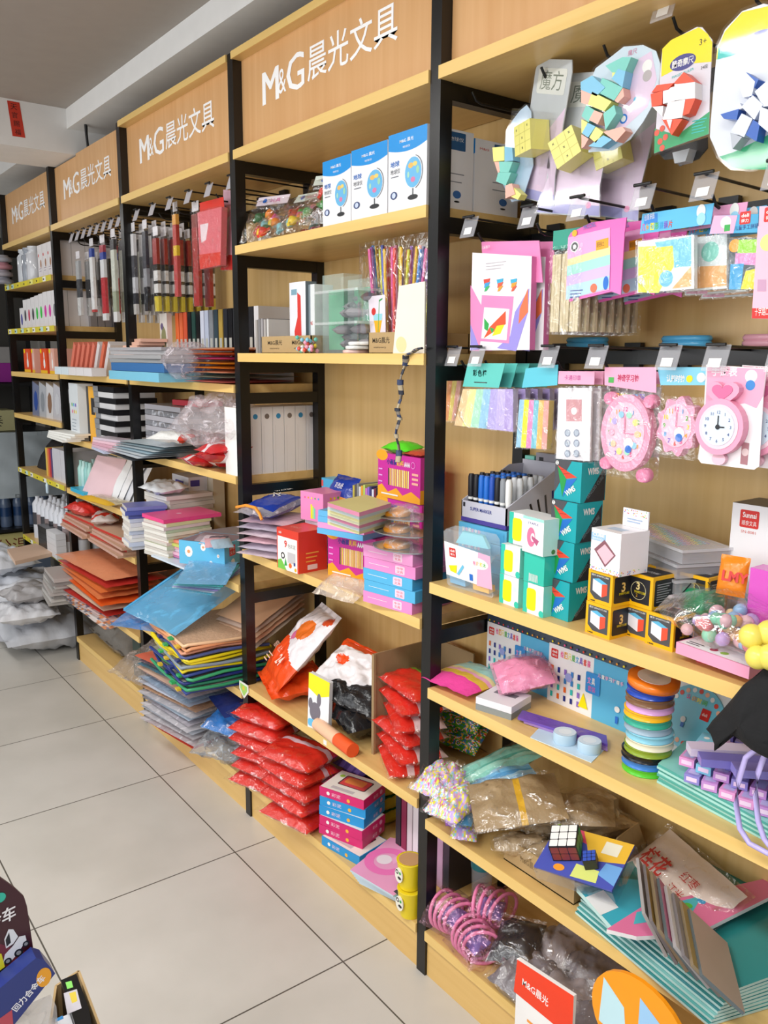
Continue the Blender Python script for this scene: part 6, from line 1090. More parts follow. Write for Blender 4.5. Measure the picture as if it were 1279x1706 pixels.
for i in range(2):
    r = thing('paper_cup', ('lower', 'upper')[i]+' yellow and white cup with black doodles beside the near post', 'cup', (-.040-.004*i, .010, Z+.077*i)); b = B(); b.lathe([(.026, 0), (.034, .072), (.035, .075), (.032, .074)], P_('#F0D622', .35), 22); b.build('cup_body', r)
    b = B(FR((-.02, -.0325, .02), (1, 0, 0), (0, 0, 1))); b.prism(ell(.018, .022, .015, .020, 14), 0, .003, P_('#F2EEE0', .4)); b.on(T3(0, 0, .003)); b.disc(.012, .03, .006, INK); b.disc(.012, .03, .003, WHITE); b.disc(.022, .016, .007, INK, ry=.004); b.disc(.024, .03, .004, GRN); b.off(); b.build('print', r)
    b = B(); b.lathe([(.029, .0745), (.029, .0755)], P_('#C89A6A', .8), 18); b.build('filling', r) if i else None
for i in range(9): carton('picture_book', 'dark or blue backed book standing in the row behind the booklets', 'book', (-.27+.026*i, .14, Z), .022, .15, .20-.01*(i % 2), 0, P_(['#2A2A30', '#8A2A4A', '#D8D0D4', '#E6E2E6', '#1E5AA0', '#2A74B8', '#E4DCE4', '#D0A8C8', '#3A3A44'][i], .4), None, 'books in the bottom row beside the post')
# ================================================================ third bay: pens on hooks
def sliver(kind, label, x, y0, n, dy, w, zt, h, cols, group, dx=.002, jit=.004):
    """n slim bagged goods one behind the other on a hook"""
    q = random.Random(int(abs(x)*1000)); r = thing(kind, label, 'pens', (x, y0, zt))
    b = B(); b.box(-w/2, w/2, -.001, .001, -.02, .012, P_('#E8E4E8', .3)); b.build('header_card', r)
    b = B(); z = -.03; tot = sum(c[1] for c in cols); H = h-.03
    for k, (c, f) in enumerate(cols): hh = H*f/tot; b.box(-w*.42, w*.42, -.006, .006, z-hh+.0005, z, P_(c, .3)); z -= hh
    b.build('contents', r); b = B(); b.box(-w/2, w/2, -.008, .009, -h, -.01, FILM); b.build('clear_bag', r)
    rep(r, n-1, dx, dy, 0, label=label.replace('frontmost', 'behind the front one'), group=group)
    return r
sliver('pen_pack', 'white and grey pen pack, frontmost on the middle bay left hook', -1.80, .03, 6, .036, .05, 2.02, .33, [('#E8E6E8', 2), ('#5A5A60', 2), ('#D8D8DC', 1.5), ('#3A3A40', 1), ('#C8C4C0', 1)], 'grey pen packs on the left hook')
sliver('pen_pack', 'slim dark pen pack, frontmost on its hook beside the grey ones', -1.70, .04, 5, .036, .04, 2.02, .32, [('#3A3A44', 3), ('#9A9AA0', 1.5), ('#2A2A30', 2)], 'dark pen packs on the hook')
sliver('brush_pack', 'red black white and yellow brush pack, frontmost on its hook', -1.60, .04, 8, .030, .045, 1.985, .29, [('#9C2A26', 5), ('#1E1A1A', 1.2), ('#E4E2E0', 2), ('#1E1A1A', .6), ('#E4E2E0', 1.8), ('#1E1A1A', .6), ('#D8C23A', 3)], 'red and yellow brush packs on the hook')
sliver('couplet_pack', 'narrow red card with yellow middle hanging alone', -1.44, .05, 1, .03, .035, 2.05, .31, [('#E8A84A', 1), ('#B83A34', 2), ('#E8C22A', 1), ('#C24A4A', 4)], None)
sliver('couplet_pack', 'tall dark red pack with gold lettering, frontmost beside the big red bag', -1.275, .05, 2, .04, .05, 2.03, .33, [('#8A3A30', 1), ('#A8302A', 6)], 'dark red packs beside the big red bag')
def pr_red2(b, M): b.fakelines(*Q(M, 343, 356), .05, 1, .01, .006, P_('#F2C8C0'))
hangpack('red_bag', 'large red and pink balloon bag with red header, on the right hook', 'bag', .05, [(333, 338), (372, 328), (374, 350), (352, 366), (333, 358)], [(333, 355), (374, 345), (372, 442), (338, 449)], P_('#DC3426', .3), P_('#E8707A', .3), pr_red2,
    extra=lambda b, M: (b.poly(QS(M, [(336, 425), (372, 420), (372, 442), (338, 449)]), P_('#DE3A28')), b.poly(QS(M, [(338, 375), (352, 372), (348, 400), (340, 405)]), P_('#F6E0E6'))), th=.02)
hangpack('red_bag', 'white and pink bag with red foot between the big red bag and the post', 'bag', .09, [(372, 316), (392, 318), (392, 345), (372, 345)], [(371, 345), (392, 345), (392, 448), (373, 450)], P_('#F0C4D8', .3), P_('#E8B4C4', .3), None, extra=lambda b, M: (b.poly(QS(M, [(372, 425), (392, 425), (392, 450), (372, 450)]), P_('#D8302A')), b.disc(*Q(M, 380, 348), .008, BLU), b.poly(QS(M, [(376, 370), (388, 360), (384, 400)]), WHITE)), th=.02)
# books behind, standing on the gray stack shelf
Z = 1.447
q = random.Random(17)
cols = ['#E8682E', '#E86A3A', '#D85A3A', '#1C1C20', '#2A4A44', '#17171A', '#D8DCEC', '#C0C8DC', '#8A8E94', '#3A4A54', '#B89A4A', '#2A2C34', '#18181C', '#3A3C40', '#141416', '#1E1E22', '#2A2A2E', '#E8E8EA']
for i, c in enumerate(cols):
    carton('notebook', ('orange cartoon covered notebook, third from the front of the row', 'orange notebook next in the row', 'dark orange notebook in the row')[i] if i < 3 else 'glossy dark or pale notebook standing in the row above the coloured papers', 'notebook', (-1.66+.037*i, .13, Z+.002), .030, .13, .245, 0, P_(c, .25),
        lambda b, F, R, T, w, d, h, c=c: (b.on(R), b.disc(d*.5, h*.6, d*.2, P_('#C8B060' if c[1] in '123' else '#6A7A5A'), ry=h*.14, n=9), b.disc(d*.4, h*.5, d*.12, P_('#8A7A8A'), ry=h*.1, n=7), b.off(), b.on(F), b.rect(w*.2, h*.3, w*.6, h*.3, P_('#B8B8B0')), b.off()), None if i < 3 else 'notebooks in the row above the papers')
carton('notebook', 'white and orange cartoon notebook facing out at the left of the row', 'notebook', (-1.74, .10, Z+.002), .07, .02, .245, 0, P_('#E8E0D8', .25), lambda b, F, R, T, w, d, h: (b.on(F), b.disc(w*.5, h*.6, w*.35, P_('#8A8A60'), ry=h*.2, n=9), b.disc(w*.6, h*.3, w*.3, P_('#F0A03A'), ry=h*.2, n=8), b.disc(w*.3, h*.8, w*.2, P_('#6A5A80'), n=7), b.off()))
for i in range(5): carton('paper_strip_pack', 'pale pink paper strip pack, '+ordn(4-i, 5)+' of the pile left of the orange notebooks', 'paper', (-1.93+.02*i, -.02+.012*i, Z+.088+.0125*i), .17, .10, .012, 6-4*i, P_('#F0BFA8', .4))
# grey and blue folders
FOL = [('#7FC4DE', 'light blue', .032), ('#3E70A8', 'deep blue', .030), ('#9A9C9E', 'grey', .014), ('#A6A6A8', 'grey', .014), ('#B2B0B2', 'pale grey', .014), ('#A8A6AA', 'grey', .012)]
z = Z-.0+.0
z = Z
for i, (c, n_, h_) in enumerate(FOL):
    carton('file_pack', n_+' folder pack, '+ordn(5-i, 6)+' of the big pile overhanging the shelf', 'folder', (-1.715+(.0, .012, .005, .0, .008, .0)[i], -.118+(.0, .006, .004, .002, .006, .004)[i], z), .50, .26, h_-.001, (-1, 0, 1, 0, 1, 0)[i], P_(c, .3), None); z += h_
for o in [o for o in COL.objects if o.name.startswith('file_pack')]: o.location.x += 0
# coloured paper stacks
for i in range(8):
    c = ['#E86A6A', '#8C9A8A', '#F0B89A', '#F2A03A', '#F0B82A', '#D84AA0', '#F08A2A', '#F2A06A'][i]
    bag('paper_pack', ['red and pink', 'grey green', 'peach', 'orange', 'golden', 'magenta', 'deep orange', 'pale orange'][i]+' paper pack, '+ordn(7-i, 8)+' of the pile beside the post', 'paper', TR((-1.06, .10, Z+.0145*i), 8-3*(i % 3), 0), .25, .29, .0135, P_(c, .35), None, i, film_=None, wr=.2, n=10)
bag('clear_bag', 'crumpled clear bag over the left end of the coloured paper pile', 'bag', TR((-1.18, -.03, Z+.01), 30, 0), .14, .16, .12, film('#F2E8F0', .35, .1, .6, 28), seed=3, wr=.7)
# ---------------------------------------------------------------- middle bay 1.160
Z = 1.160
for i in range(9): carton('paper_tray', 'clear edged shallow tray, '+ordn(8-i, 9)+' of the pile on the left', 'tray', (-1.78, .04, Z+.021*i), .33, .24, .019, (i % 3)-1, film('#D8D8E0', .55, .1, .1, 20) if i % 2 else P_('#B8B4BA', .3))
for i in range(7): bag('document_pack', 'white and pale blue document sleeve, '+ordn(6-i, 7)+' of the fan at the shelf edge', 'sleeve', TR((-1.62+.008*i, -.03+.01*i, Z+.008*i), -4+2*i, 0), .34, .20, .0075, P_(['#3A3E44', '#E8EEF4', '#F4F6F8', '#C4DCE8', '#EAF0F4', '#B0C4CC', '#D8E4EA'][i], .25), None, i+3, n=10, wr=.2)
carton('red_card_pack', 'red printed card pack inside clear wrap behind the glove', 'pack', (-1.60, .08, Z+.19), .20, .10, .02, 5, P_('#C83A48', .3))
r = bag('glove', 'white work glove with red finger tips lying on the document sleeves', 'glove', TR((-1.40, -.01, Z+.07), 25, 8), .17, .085, .035, P_('#EDEBE8', .9, bump=.4, bs=90), mf=lambda u, v: P_('#D8402E', .6) if u > .84 and (v < .35 or v > .6) else P_('#EDEBE8', .9, bump=.4, bs=90), seed=31, wr=.8)
for i in range(9):
    bag('red_packet', 'red and white packet in the heap under the inflated clear bag', 'packet', TR((-1.20+.045*(i % 4)+.01*i, .0+.05*(i % 3), Z+.03*(i//3)), 30*i, (i % 3)*8-8, (i % 2)*10), .14, .11, .035, G_(['#CC2A2E', '#E8E0E2', '#D8407A', '#C83A30', '#F0E8E8'][i % 5]), stripes([G_('#CC2A2E'), G_('#CC2A2E'), G_('#F0E0E4')], 5), i+200, 'red packets in film', n=12, wr=.6)
bag('clear_bag', 'big inflated crumpled clear bag above the red packets', 'bag', TR((-1.10, .05, Z+.085), 20, 15), .30, .22, .16, film('#F4ECF2', .34, .08, .8, 22), seed=8, wr=.9, n=22)
for i in range(6): carton('magazine_file', 'white magazine file with round finger hole, %s in the side frame row' % ('frontmost', 'second', 'third', 'fourth', 'fifth', 'rearmost')[i], 'file holder', (-1.04, .050+.042*i, Z), .115, .040, .215, 0, P_('#EFEBE8', .45),
    lambda b, F, R, T, w, d, h, i=i: (b.on(R), b.disc(d*.5, h*.86, .0085, P_('#2E8FC0' if i % 2 == 0 else '#7A6E66')), b.rect(d*.2, h*.02, .001, h*.7, P_('#D8D0CC')), b.off()))
carton('white_board', 'narrow white board standing just left of the post beside the red packets', 'board', (-1.0, -.0, Z), .085, .010, .215, 0, P_('#F4F3EF', .4))
# folders behind at 1.447 seen through frame
# ---------------------------------------------------------------- middle bay 0.805
Z = .805
def pile(name, cat, lab, x, y, w, d, n, t, rot, cols, z=None, jit=3, pr=None, bev=0):
    q = random.Random(int(abs(x*977+y*131))); z = Z if z is None else z
    for i in range(n):
        tt = t*q.uniform(.85, 1.1); c = cols[i % len(cols)]
        carton(name, lab.replace('#', ordn(n-1-i, n)), cat, (x+q.uniform(-.006, .006), y+q.uniform(-.006, .006), z), w, d, tt-.0008, rot+q.uniform(-jit, jit), P_(c, .35), pr if i == n-1 else None, lab.replace('#', 'one') if n > 14 else None, .0006, my=P_('#E6E2DA', .6) if i % 2 else P_('#CFC8C0', .6)); z += tt
    return z
pile('notebook', 'notebook', 'white spiral notebook, # of the left back pile', -1.77, .02, .19, .20, 6, .016, 6, ['#D8D4D0', '#E8E4E0', '#CFC4C0', '#DCD8D4'], Z+.10)
pile('notebook', 'notebook', 'pad under the spiral notebooks, # of its pile', -1.76, .03, .18, .18, 7, .0142, 2, ['#B0A8B8', '#D8D4D8'], Z)
zt = pile('notebook', 'notebook', 'white edged notebook, # of the pile with blue covers', -1.71, -.10, .12, .15, 8, .0150, -6, ['#DDDCE4', '#C9D0E4', '#E8E6E4'], Z)
pile('notebook', 'notebook', 'blue violet notebook, # of the three over the white pile', -1.71, -.10, .12, .15, 3, .0150, -10, ['#5A62AC', '#4C56A4', '#7A80C0'], zt)
zt = pile('notebook', 'notebook', 'cream edged notebook, # of the tall middle pile', -1.52, -.085, .16, .19, 11, .0128, 8, ['#E6DFA8', '#D8D8C0', '#EDE9D2', '#C6D0B0', '#E8D0D0'], Z)
slab_ = carton('notebook', 'bright pink notebook lying on top of the tall middle pile', 'notebook', (-1.545, -.08, zt), .175, .235, .014, 4, P_('#EE4C8C', .3), lambda b, F, R, T, w, d, h: (b.on(T), b.disc(w*.5, d*.45, .010, P_('#F8C0D8')), b.off()))
for i in range(8): carton('notebook', 'grey bound notebook, '+ordn(7-i, 8)+' of the pile behind the pink notebook', 'notebook', (-1.36+.004*(i % 2), .06, Z+.012*i), .22, .19, .0115, 4-(i % 3), P_(['#A8A0A4', '#8C868C', '#C4BCC0'][i % 3], .4))
for i in range(7): carton('notebook', 'pink and green booklet, '+ordn(6-i, 7)+' of the pile left of the daisy box', 'notebook', (-1.44+.006*(i % 2), -.05, Z+.0105*i), .13, .16, .010, 14-3*(i % 3), P_(['#3A62A0', '#C878A8', '#E8B4CC', '#D8C8D8', '#F0A8B8', '#C8D06A', '#F0907A'][i], .35))
r = carton('daisy_box', 'light blue box with white daisies and a red square, open and full of packs', 'box', (-1.225, -.075, Z+.022), .185, .155, .082, 30, P_('#63BEE6', .35), lambda b, F, R, T, w, d, h: (b.on(F), [(b.disc(x, y, s*.9, WHITE, n=10, ry=s*1.1), b.disc(x, y, s*.35, P_('#F0A060'))) for x, y, s in ((.04, .045, .018), (.10, .065, .012), (.13, .012, .008), (.16, .04, .006))], b.off(), b.on(R), b.rrect(.03, .035, .036, .036, .002, P_('#E03A4A')), b.text('中华', .034, .054, .012, WHITE, w=.028), b.text('文具', .034, .039, .012, WHITE, w=.028), b.disc(.05, .012, .012, WHITE, n=10), b.disc(.12, .06, .008, WHITE, n=8), b.off(), b.on(T), b.rect(.005, .005, w-.01, d-.01, P_('#8A7A84')), b.off()))
q = random.Random(4)
for i in range(5): bag('card_pack', 'small glossy pack sticking out of the daisy box', 'pack', TR((-1.17+.025*i, .0+.01*(i % 3), Z+.100), 30+12*i, 20), .07, .06, .02, G_(['#9A8A90', '#C8B8C0', '#6A6470', '#D8A8B0', '#A8C0D0'][i]), seed=i, group='packs in the daisy box', n=8)
for i in range(6): bag('foil_sheet', ['cyan', 'pearly white', 'violet edged', 'pale blue', 'aqua', 'sky blue'][i]+' shiny film sheet hanging out under the daisy box', 'film sheet', TR((-1.09+.008*i, -.035-.004*i, Z-.022+.008*i), 24+5*i, 12), .17, .17, .008, film(['#5FC8E0', '#DCEAF4', '#B0A0E0', '#9CDCF0', '#5CC8C0', '#88C4F0'][i], .8, .12, .3, 20), seed=i+5, n=12, wr=.3)
for i in range(3): carton('paper_pad', 'blue and white flat pad, '+ordn(2-i, 3)+' under the booklets beside the daisy box', 'pad', (-1.46, -.085, Z+.0), .26, .20, .007, 4, P_(['#D8E4F0', '#8AB4D8', '#E8D8E8'][i], .3)) if i == 0 else None
carton('pen_box', 'white carton with violet print behind the spiral notebooks', 'box', (-1.82, .16, Z), .16, .08, .25, 0, P_('#E8E6EC', .4), lambda b, F, R, T, w, d, h: (b.on(F), b.rect(w*.2, h*.8, w*.5, h*.12, P_('#4A3E9A')), b.off(), b.on(R), b.rect(d*.1, h*.85, d*.5, h*.1, P_('#4A3E9A')), b.off()))
bag('white_bag', 'crumpled white plastic bag on top of the spiral notebooks', 'bag', TR((-1.66, .06, Z+.20), 4, 6), .20, .13, .045, P_('#EEF2F6', .3, bump=.3, bs=30), seed=12, wr=.9)
for i in range(4): carton('file_box', 'pale cream box file standing at the back behind the posts', 'box', (-1.80+.05*i, .24, Z), .045, .05, .26, 0, P_('#CFC6AE', .5), None, 'cream box files at the back')
# ---------------------------------------------------------------- middle bay low pile
Z = .44
ZC = ['#F0DC1E', '#28408C', '#F0DC1E', '#2E8C6A', '#22307A', '#38A06E', '#8A98A8', '#28408C', '#3AA870', '#F0DC1E', '#E8A070', '#D89878', '#4A5890', '#EFC49A']
ZN = ['yellow', 'navy', 'bright yellow', 'green', 'dark navy', 'leaf green', 'grey blue', 'blue', 'mid green', 'lemon', 'peach', 'dull orange', 'violet', 'pale peach']
order = [7, 5, 3, 4, 8, 1, 2, 6, 0, 9, 12, 11, 10, 13]
for k, i in enumerate(order):
    n_ = len(order); M = TR((-1.150+.006*math.sin(k*2.1), -.005+.006*math.cos(k*3), Z+.0125*k), -5+3*math.sin(k*1.7), 0, 0)
    r = thing('zip_bag', ZN[i]+' edged mesh zip bag, '+(ordn(n_-1-k, n_) if k < 6 or k > 7 else ('in the middle, lower', 'in the middle, upper')[k-6])+' of the bright pile', 'zip bag', (0, 0, 0), M=M)
    b = B(); b.pillow(.34, .30, .0105, P_('#A9A8A2' if k < 10 else '#D8B090', .4, bump=.3, bs=80), None, .3, k, 12, .02); b.build('mesh_body', r)
    zc = P_(ZC[i], .3); b = B(); P0 = [(-.17, -.15), (-.06, -.156), (.05, -.15), (.168, -.152), (.175, -.14), (.172, -.03), (.176, .08), (.17, .15)]
    b.tube([(x, y, .008+.005*math.sin(j*1.9+k)) for j, (x, y) in enumerate(P0)], .0058, zc, 6); b.build('edge_binding', r)
    b = B(T3(.12-.05*(k % 4), -.158, .008)); b.box(-.012, .012, -.014, 0, -.003, .004, P_(['#E8C23A', '#3AB46A', '#2A3A80'][k % 3], .3)); b.build('zip_pull', r)
r = thing('zip_bag', 'large light blue zip folder with white sticker, tilted on top of the bright pile', 'zip bag', (0, 0, 0), M=TR((-1.29, -.03, Z+.235), 6, 24, 0))
b = B(); b.pillow(.38, .32, .018, film('#6FC0EA', .85, .15, .3, 10), None, .4, 2, 16, .02); b.build('blue_body', r); b = B(); b.tube([(-.19, -.155, .01), (-.19, .15, .012), (0, .156, .012), (.185, .15, .012)], .005, P_('#55AEE0', .3), 6); b.build('edge_binding', r)
b = B(T3(-.11, .09, .0215)); b.prism(ell(0, 0, .035, .024, 12), 0, .0006, P_('#E8E4EE', .3)); b.build('sticker', r); b = B(T3(-.17, .15, .02)); b.pillow(.12, .04, .02, P_('#F2F0F2', .3), None, .8, 4, 10); b.build('white_flap', r)
bag('zip_bag', 'second blue zip folder fanned out left under the tilted one', 'zip bag', TR((-1.42, -.05, Z+.155), 30, 14), .30, .28, .012, film('#5E9ADA', .85, .15, .3, 10), seed=5)
bag('clear_bag', 'long crumpled clear bag with dark things at the left of the bright pile', 'bag', TR((-1.66, -.0, Z-.16), 12, 14), .24, .30, .10, film('#B8ACA4', .5, .08, .8, 26), seed=9, wr=.9, n=20)
for i in range(5): bag('sleeve_pack', 'peach and grey plastic sleeve rising at the right back of the bright pile, %s' % ('lowest', 'second', 'third', 'fourth', 'top')[i], 'sleeve', TR((-1.06, .15, Z+.17+.018*i), 10, 22), .22, .24, .016, P_(['#B8A898', '#D8A888', '#E0B898', '#C8B0A0', '#DDAF8A'][i], .35), seed=i+3, wr=.4, n=10)
Z = .1285
CC = ['#D84A3A', '#D8D4D8', '#E0DCE0', '#C8CED8', '#E8E4E8', '#D0C8D0', '#B8C8D8', '#DCDCE4', '#E8B890', '#D0D4E0', '#A8C0D8', '#D8D0DC', '#E8C0A8', '#4A90A8', '#8A8AA0', '#F07A60']
for k, c in enumerate(CC):
    n_ = len(CC); bag('document_sleeve', 'clear document sleeve with '+['orange', 'white', 'pale grey', 'bluish', 'white', 'mauve', 'light blue', 'pearly', 'peach', 'lavender grey', 'powder blue', 'lilac', 'cream', 'teal', 'slate', 'coral'][k]+' sheets, '+(ordn(n_-1-k, n_) if k < 7 or k > 8 else ('middle one, lower', 'middle one, upper')[k-7])+' of the low pile', 'document sleeve', TR((-1.40+.010*math.sin(k*1.9), .05+.008*math.cos(k*2.3)-.0, Z+.0178*k+.0005), 8+3*math.sin(k), 0), .36, .29, .0165, film(c, .85, .14, .35, 18) if k % 3 else P_(c, .25), None, k, n=12, wr=.3, crimp=.02)
bag('blue_pack', 'crinkled bright blue pack between the low pile and the red packs', 'pack', TR((-1.07, .03, Z+.13), 20, 20), .16, .14, .05, G_('#3A86D8'), seed=23, wr=.9, film_=True)
bag('clear_bag', 'grey crumpled clear bag on the bottom shelf beside the red packs', 'bag', TR((-1.09, .03, Z+.0), 30, 8), .20, .20, .10, film('#B0B4B8', .6, .1, .8, 24), seed=25, wr=.9, n=20)
bag('blue_pack', 'dark navy pack above the bright blue one', 'pack', TR((-1.05, .06, Z+.20), -10, 4), .20, .18, .035, G_('#22367E'), seed=27)
# ================================================================ fourth bay
sliver('pen_pack', 'grey and clear pen pack, frontmost at the left of the far hooks', -2.50, .04, 4, .04, .05, 1.98, .27, [('#B8BABC', 2), ('#4A4C50', 2), ('#D8D8D8', 2)], 'grey pen packs on the far hooks')
sliver('pen_pack', 'white pen pack with blue top, frontmost on its far hook', -2.34, .05, 2, .05, .045, 2.02, .30, [('#2A4AA8', 1), ('#F0F0F0', 6), ('#C84A4A', .3)], 'white and blue pen packs on the far hook')
sliver('pen_pack', 'red and white pen pack with blue top, frontmost on its far hook', -2.20, .05, 2, .05, .055, 2.02, .34, [('#B03A4A', .8), ('#3048A8', .8), ('#E8E8EA', 2), ('#C8303A', 4), ('#E8E8EA', .8)], 'red and white pen packs on the far hook')
sliver('pen_pack', 'pale green pen pack, frontmost at the right of the far hooks', -2.07, .05, 6, .035, .05, 2.03, .36, [('#3A3A40', 1), ('#D8DCD0', 4), ('#A8B098', 2), ('#E8E8E8', 1)], 'pale pen packs at the right far hook')
sliver('pen_pack', 'black pen pack, frontmost of the dark ones on the far hooks', -2.42, .08, 5, .035, .045, 1.99, .24, [('#1A1A1E', 5), ('#6A6A70', 1)], 'black pen packs on the far hooks')
Z = 1.447
for i in range(8): carton('crayon_box', 'pink and orange box leaning over in the row of the fourth bay', 'box', (0, 0, 0), .030, .15, .17, 0, P_(['#E8785A', '#E6E0E0'][i % 2] if i > 4 else '#E8806A', .35), lambda b, F, R, T, w, d, h: (b.on(F), b.rect(0, 0, w, h*.15, P_('#F0C83A')), b.off(), b.on(R), b.rect(d*.1, h*.1, d*.8, h*.8, P_('#EAE4E6')), b.off()), 'leaning pink boxes', M=TR((-2.66+.055*i, .02+.004*i, Z+.001), 0, 0, 32))
for i in range(5): carton('paper_box', 'pale blue and white flat box, '+('left', 'second', 'third', 'fourth', 'right')[i]+' at the front edge under the leaning pink boxes', 'box', (-2.58+.105*i, -.07, Z), .10, .06, .034, 0, P_('#D8E6EE' if i < 2 else '#E4E0E2', .35))
Z = 1.145
carton('hanging_card_box', 'white box with small coloured prints standing at the left of the fourth bay', 'box', (-2.62, .0, Z), .17, .07, .26, -4, P_('#E4EAEE', .35), lambda b, F, R, T, w, d, h: (b.on(F), [b.disc(w*(.3+.2*(i % 3)), h*(.5+.12*(i//3)), .009, BRIGHT[i]) for i in range(6)], b.fakelines(w*.2, h*.35, w*.5, 4, h*.06, .003, P_('#8A9AA8')), b.off()))
carton('yellow_box', 'dark and yellow box standing beside the white printed one', 'box', (-2.43, .02, Z), .12, .06, .25, 0, P_('#F2B01E', .35), lambda b, F, R, T, w, d, h: (b.on(F), b.rect(0, 0, w*.25, h, INK), b.rect(w*.5, h*.5, w*.4, h*.3, INK), b.off()))
for i in range(11): carton('pen_box', ('black' if i % 2 == 0 else 'white')+' slim pen box, '+(ordn(10-i, 11) if i != 4 else 'middle one')+' of the pile in the fourth bay', 'box', (-2.28+.008*(i % 3), -.0+.004*(i % 2), Z+.0+.0235*i), .26, .18, .0225, (i % 3)-1, P_('#1A1A1E' if i % 2 == 0 else '#DCDCDE', .3), lambda b, F, R, T, w, d, h: (b.on(F), b.rect(0, 0, w*.25, h, P_('#8A8C90')), b.off()))
for i in range(5): carton('notebook', 'pale pink pad, '+ordn(4-i, 5)+' of the fan overhanging the fourth bay edge', 'pad', (-2.10+.006*i, -.075, Z+.0105*i), .22, .07, .010, 4*i-6, P_(['#C8D0E8', '#E0B8C8', '#D8A8B8', '#E8C4D0', '#D0C0CC'][i], .35))
for i in range(4): carton('paper_pad', 'white paper pad, '+ordn(3-i, 4)+' of the fan overhanging the fourth bay left', 'pad', (-2.72+.01*i, -.085, Z+.009*i), .30, .08, .0085, -3+3*i, P_('#EFEFEA', .5))
Z = .893
for i in range(8): 
    b = B(T3(-2.66+.045*(i % 4), .05+.06*(i//4), Z)); b.lathe([(.018, 0), (.019, .002), (.019, .10), (.010, .12), (.010, .14)], P_(['#9FD0C8', '#B8DCD8', '#8CC4C0'][i % 3], .2), 12); tag(b.build('glue_bottle', org=(-2.66+.045*(i % 4), .05+.06*(i//4), Z)), 'small pale teal bottle in the group at the left of the fourth bay', 'bottle', 'pale teal bottles')
carton('tape_tray', 'bright cyan flat tray under the teal bottles', 'tray', (-2.62, -.02, Z), .20, .06, .018, 0, P_('#42B8DC', .3))
for i in range(5): bag('paper_bag', 'white paper bag with scalloped top, %s of the leaning group' % ('left', 'second', 'third', 'fourth', 'right')[i], 'paper bag', TR((-2.36+.05*i, .06+.02*i, Z+.075), 10-4*i, 62), .26, .20, .016, P_(['#E8C8D0', '#EFF2F6', '#F2F4F8', '#E4E8F0', '#ECEEF2'][i], .5), seed=i, n=10, wr=.2)
bag('strap_roll', 'yellow and clear roll of straps lying at the shelf edge', 'strap', TR((-2.17, -.01, Z+.002), 8, 0), .30, .12, .030, film('#E8D090', .85, .2, .4, 20), mf=lambda u, v: P_('#E8B82A', .4) if v < .3 else film('#E8E0C0', .85, .2, .4, 20), seed=3)
Z = .71
RT = P_('#C8352A', .4)
for k in range(2):
    for i in range(6): carton('register_book', 'tan booklet with red edge, '+ordn(5-i, 6)+(' of the left pile', ' of the right pile')[k]+' under red bundles', 'booklet', ((-2.72, -2.30)[k]+.01*(i % 2), -.05+.005*i, Z+.011*i), (.38, .42)[k], .28, .0105, 2*(i % 3)-2, P_(['#C8A48A', '#B89078', '#D8B8A0'][i % 3], .4), None, None, .0005, my=RT if i % 3 == 2 else P_('#C8A090'))
bag('red_bundle', 'bright red plastic bundle on the left booklet pile', 'bundle', TR((-2.56, .02, Z+.068), 8, 0), .24, .10, .06, G_('#D8302A'), seed=6, wr=.6)
bag('red_bundle', 'red and white printed bundle beside the bright red one', 'bundle', TR((-2.32, .04, Z+.068), -20, 0), .20, .12, .05, G_('#D8D0D0'), stripes([G_('#D8302A'), G_('#E0D8D8'), G_('#E0D8D8')], 5), seed=7, wr=.6)
Z = .37
OC = ['#E8DCD0', '#E4E0DC', '#C8302A', '#D8D0B8', '#F06A2A', '#E8905A', '#F08848', '#C83A34', '#F0A078']
for i, c in enumerate(OC): bag('gift_wrap', ['patterned white', 'patterned grey', 'crimson', 'cream', 'deep orange', 'salmon', 'orange', 'red', 'peach'][i]+' flat plastic pack, '+ordn(8-i, 9)+' of the pile low in fourth bay', 'pack', TR((-2.30+.015*math.sin(i*2), .04, Z+.0265*i), 3*math.sin(i), 0), .62, .28, .026, P_(c, .3, bump=.3, bs=25), (lambda u, v: [P_('#E8E0DC', .4), P_('#E8A070', .4), P_('#8A8CA0', .4), P_('#E8E0DC', .4)][int(abs(mn.noise(V((u*40, v*12, 2)))*13)) % 4]) if i < 2 else None, i+30, n=26 if i < 2 else 12, wr=.4)
for i in range(8): carton('book', 'thin grey book lying slantwise, '+ordn(7-i, 8)+' of the pile above the white sacks', 'book', (-2.84+.012*i, -.13+.0*i, Z-.02+.019*i), .26, .22, .0175, -8+2*(i % 3), P_(['#A8A4A0', '#C0BCB8', '#8E8A88', '#B4ACA8'][i % 4], .5))
for i in range(7): carton('register_book', 'cream spined register standing at the back, seen between the posts', 'book', (-2.0+.028*i, .23, Z), .026, .06, .20, 0, P_('#D8CFAE', .5), None, 'cream registers at the back')
for i in range(3): carton('file_box', 'pale grey carton behind the post low in the fourth bay', 'box', (-1.98+.06*i, .1, Z), .055, .09, .10+.02*i, 0, P_('#B8B0A8', .5), None, 'pale grey cartons behind the post')
Z = .1285
carton('storage_box', 'dark green case on the bottom shelf of the fourth bay', 'box', (-2.05, .04, Z), .09, .10, .18, 0, P_('#1E3A34', .35))
bag('clear_bag', 'grey crumpled bag on the bottom board of the fourth bay', 'bag', TR((-2.37, .14, Z+.0005), 0, 0), .48, .24, .14, P_('#8A8680', .35, bump=.4, bs=22), seed=40, wr=.9, n=22)
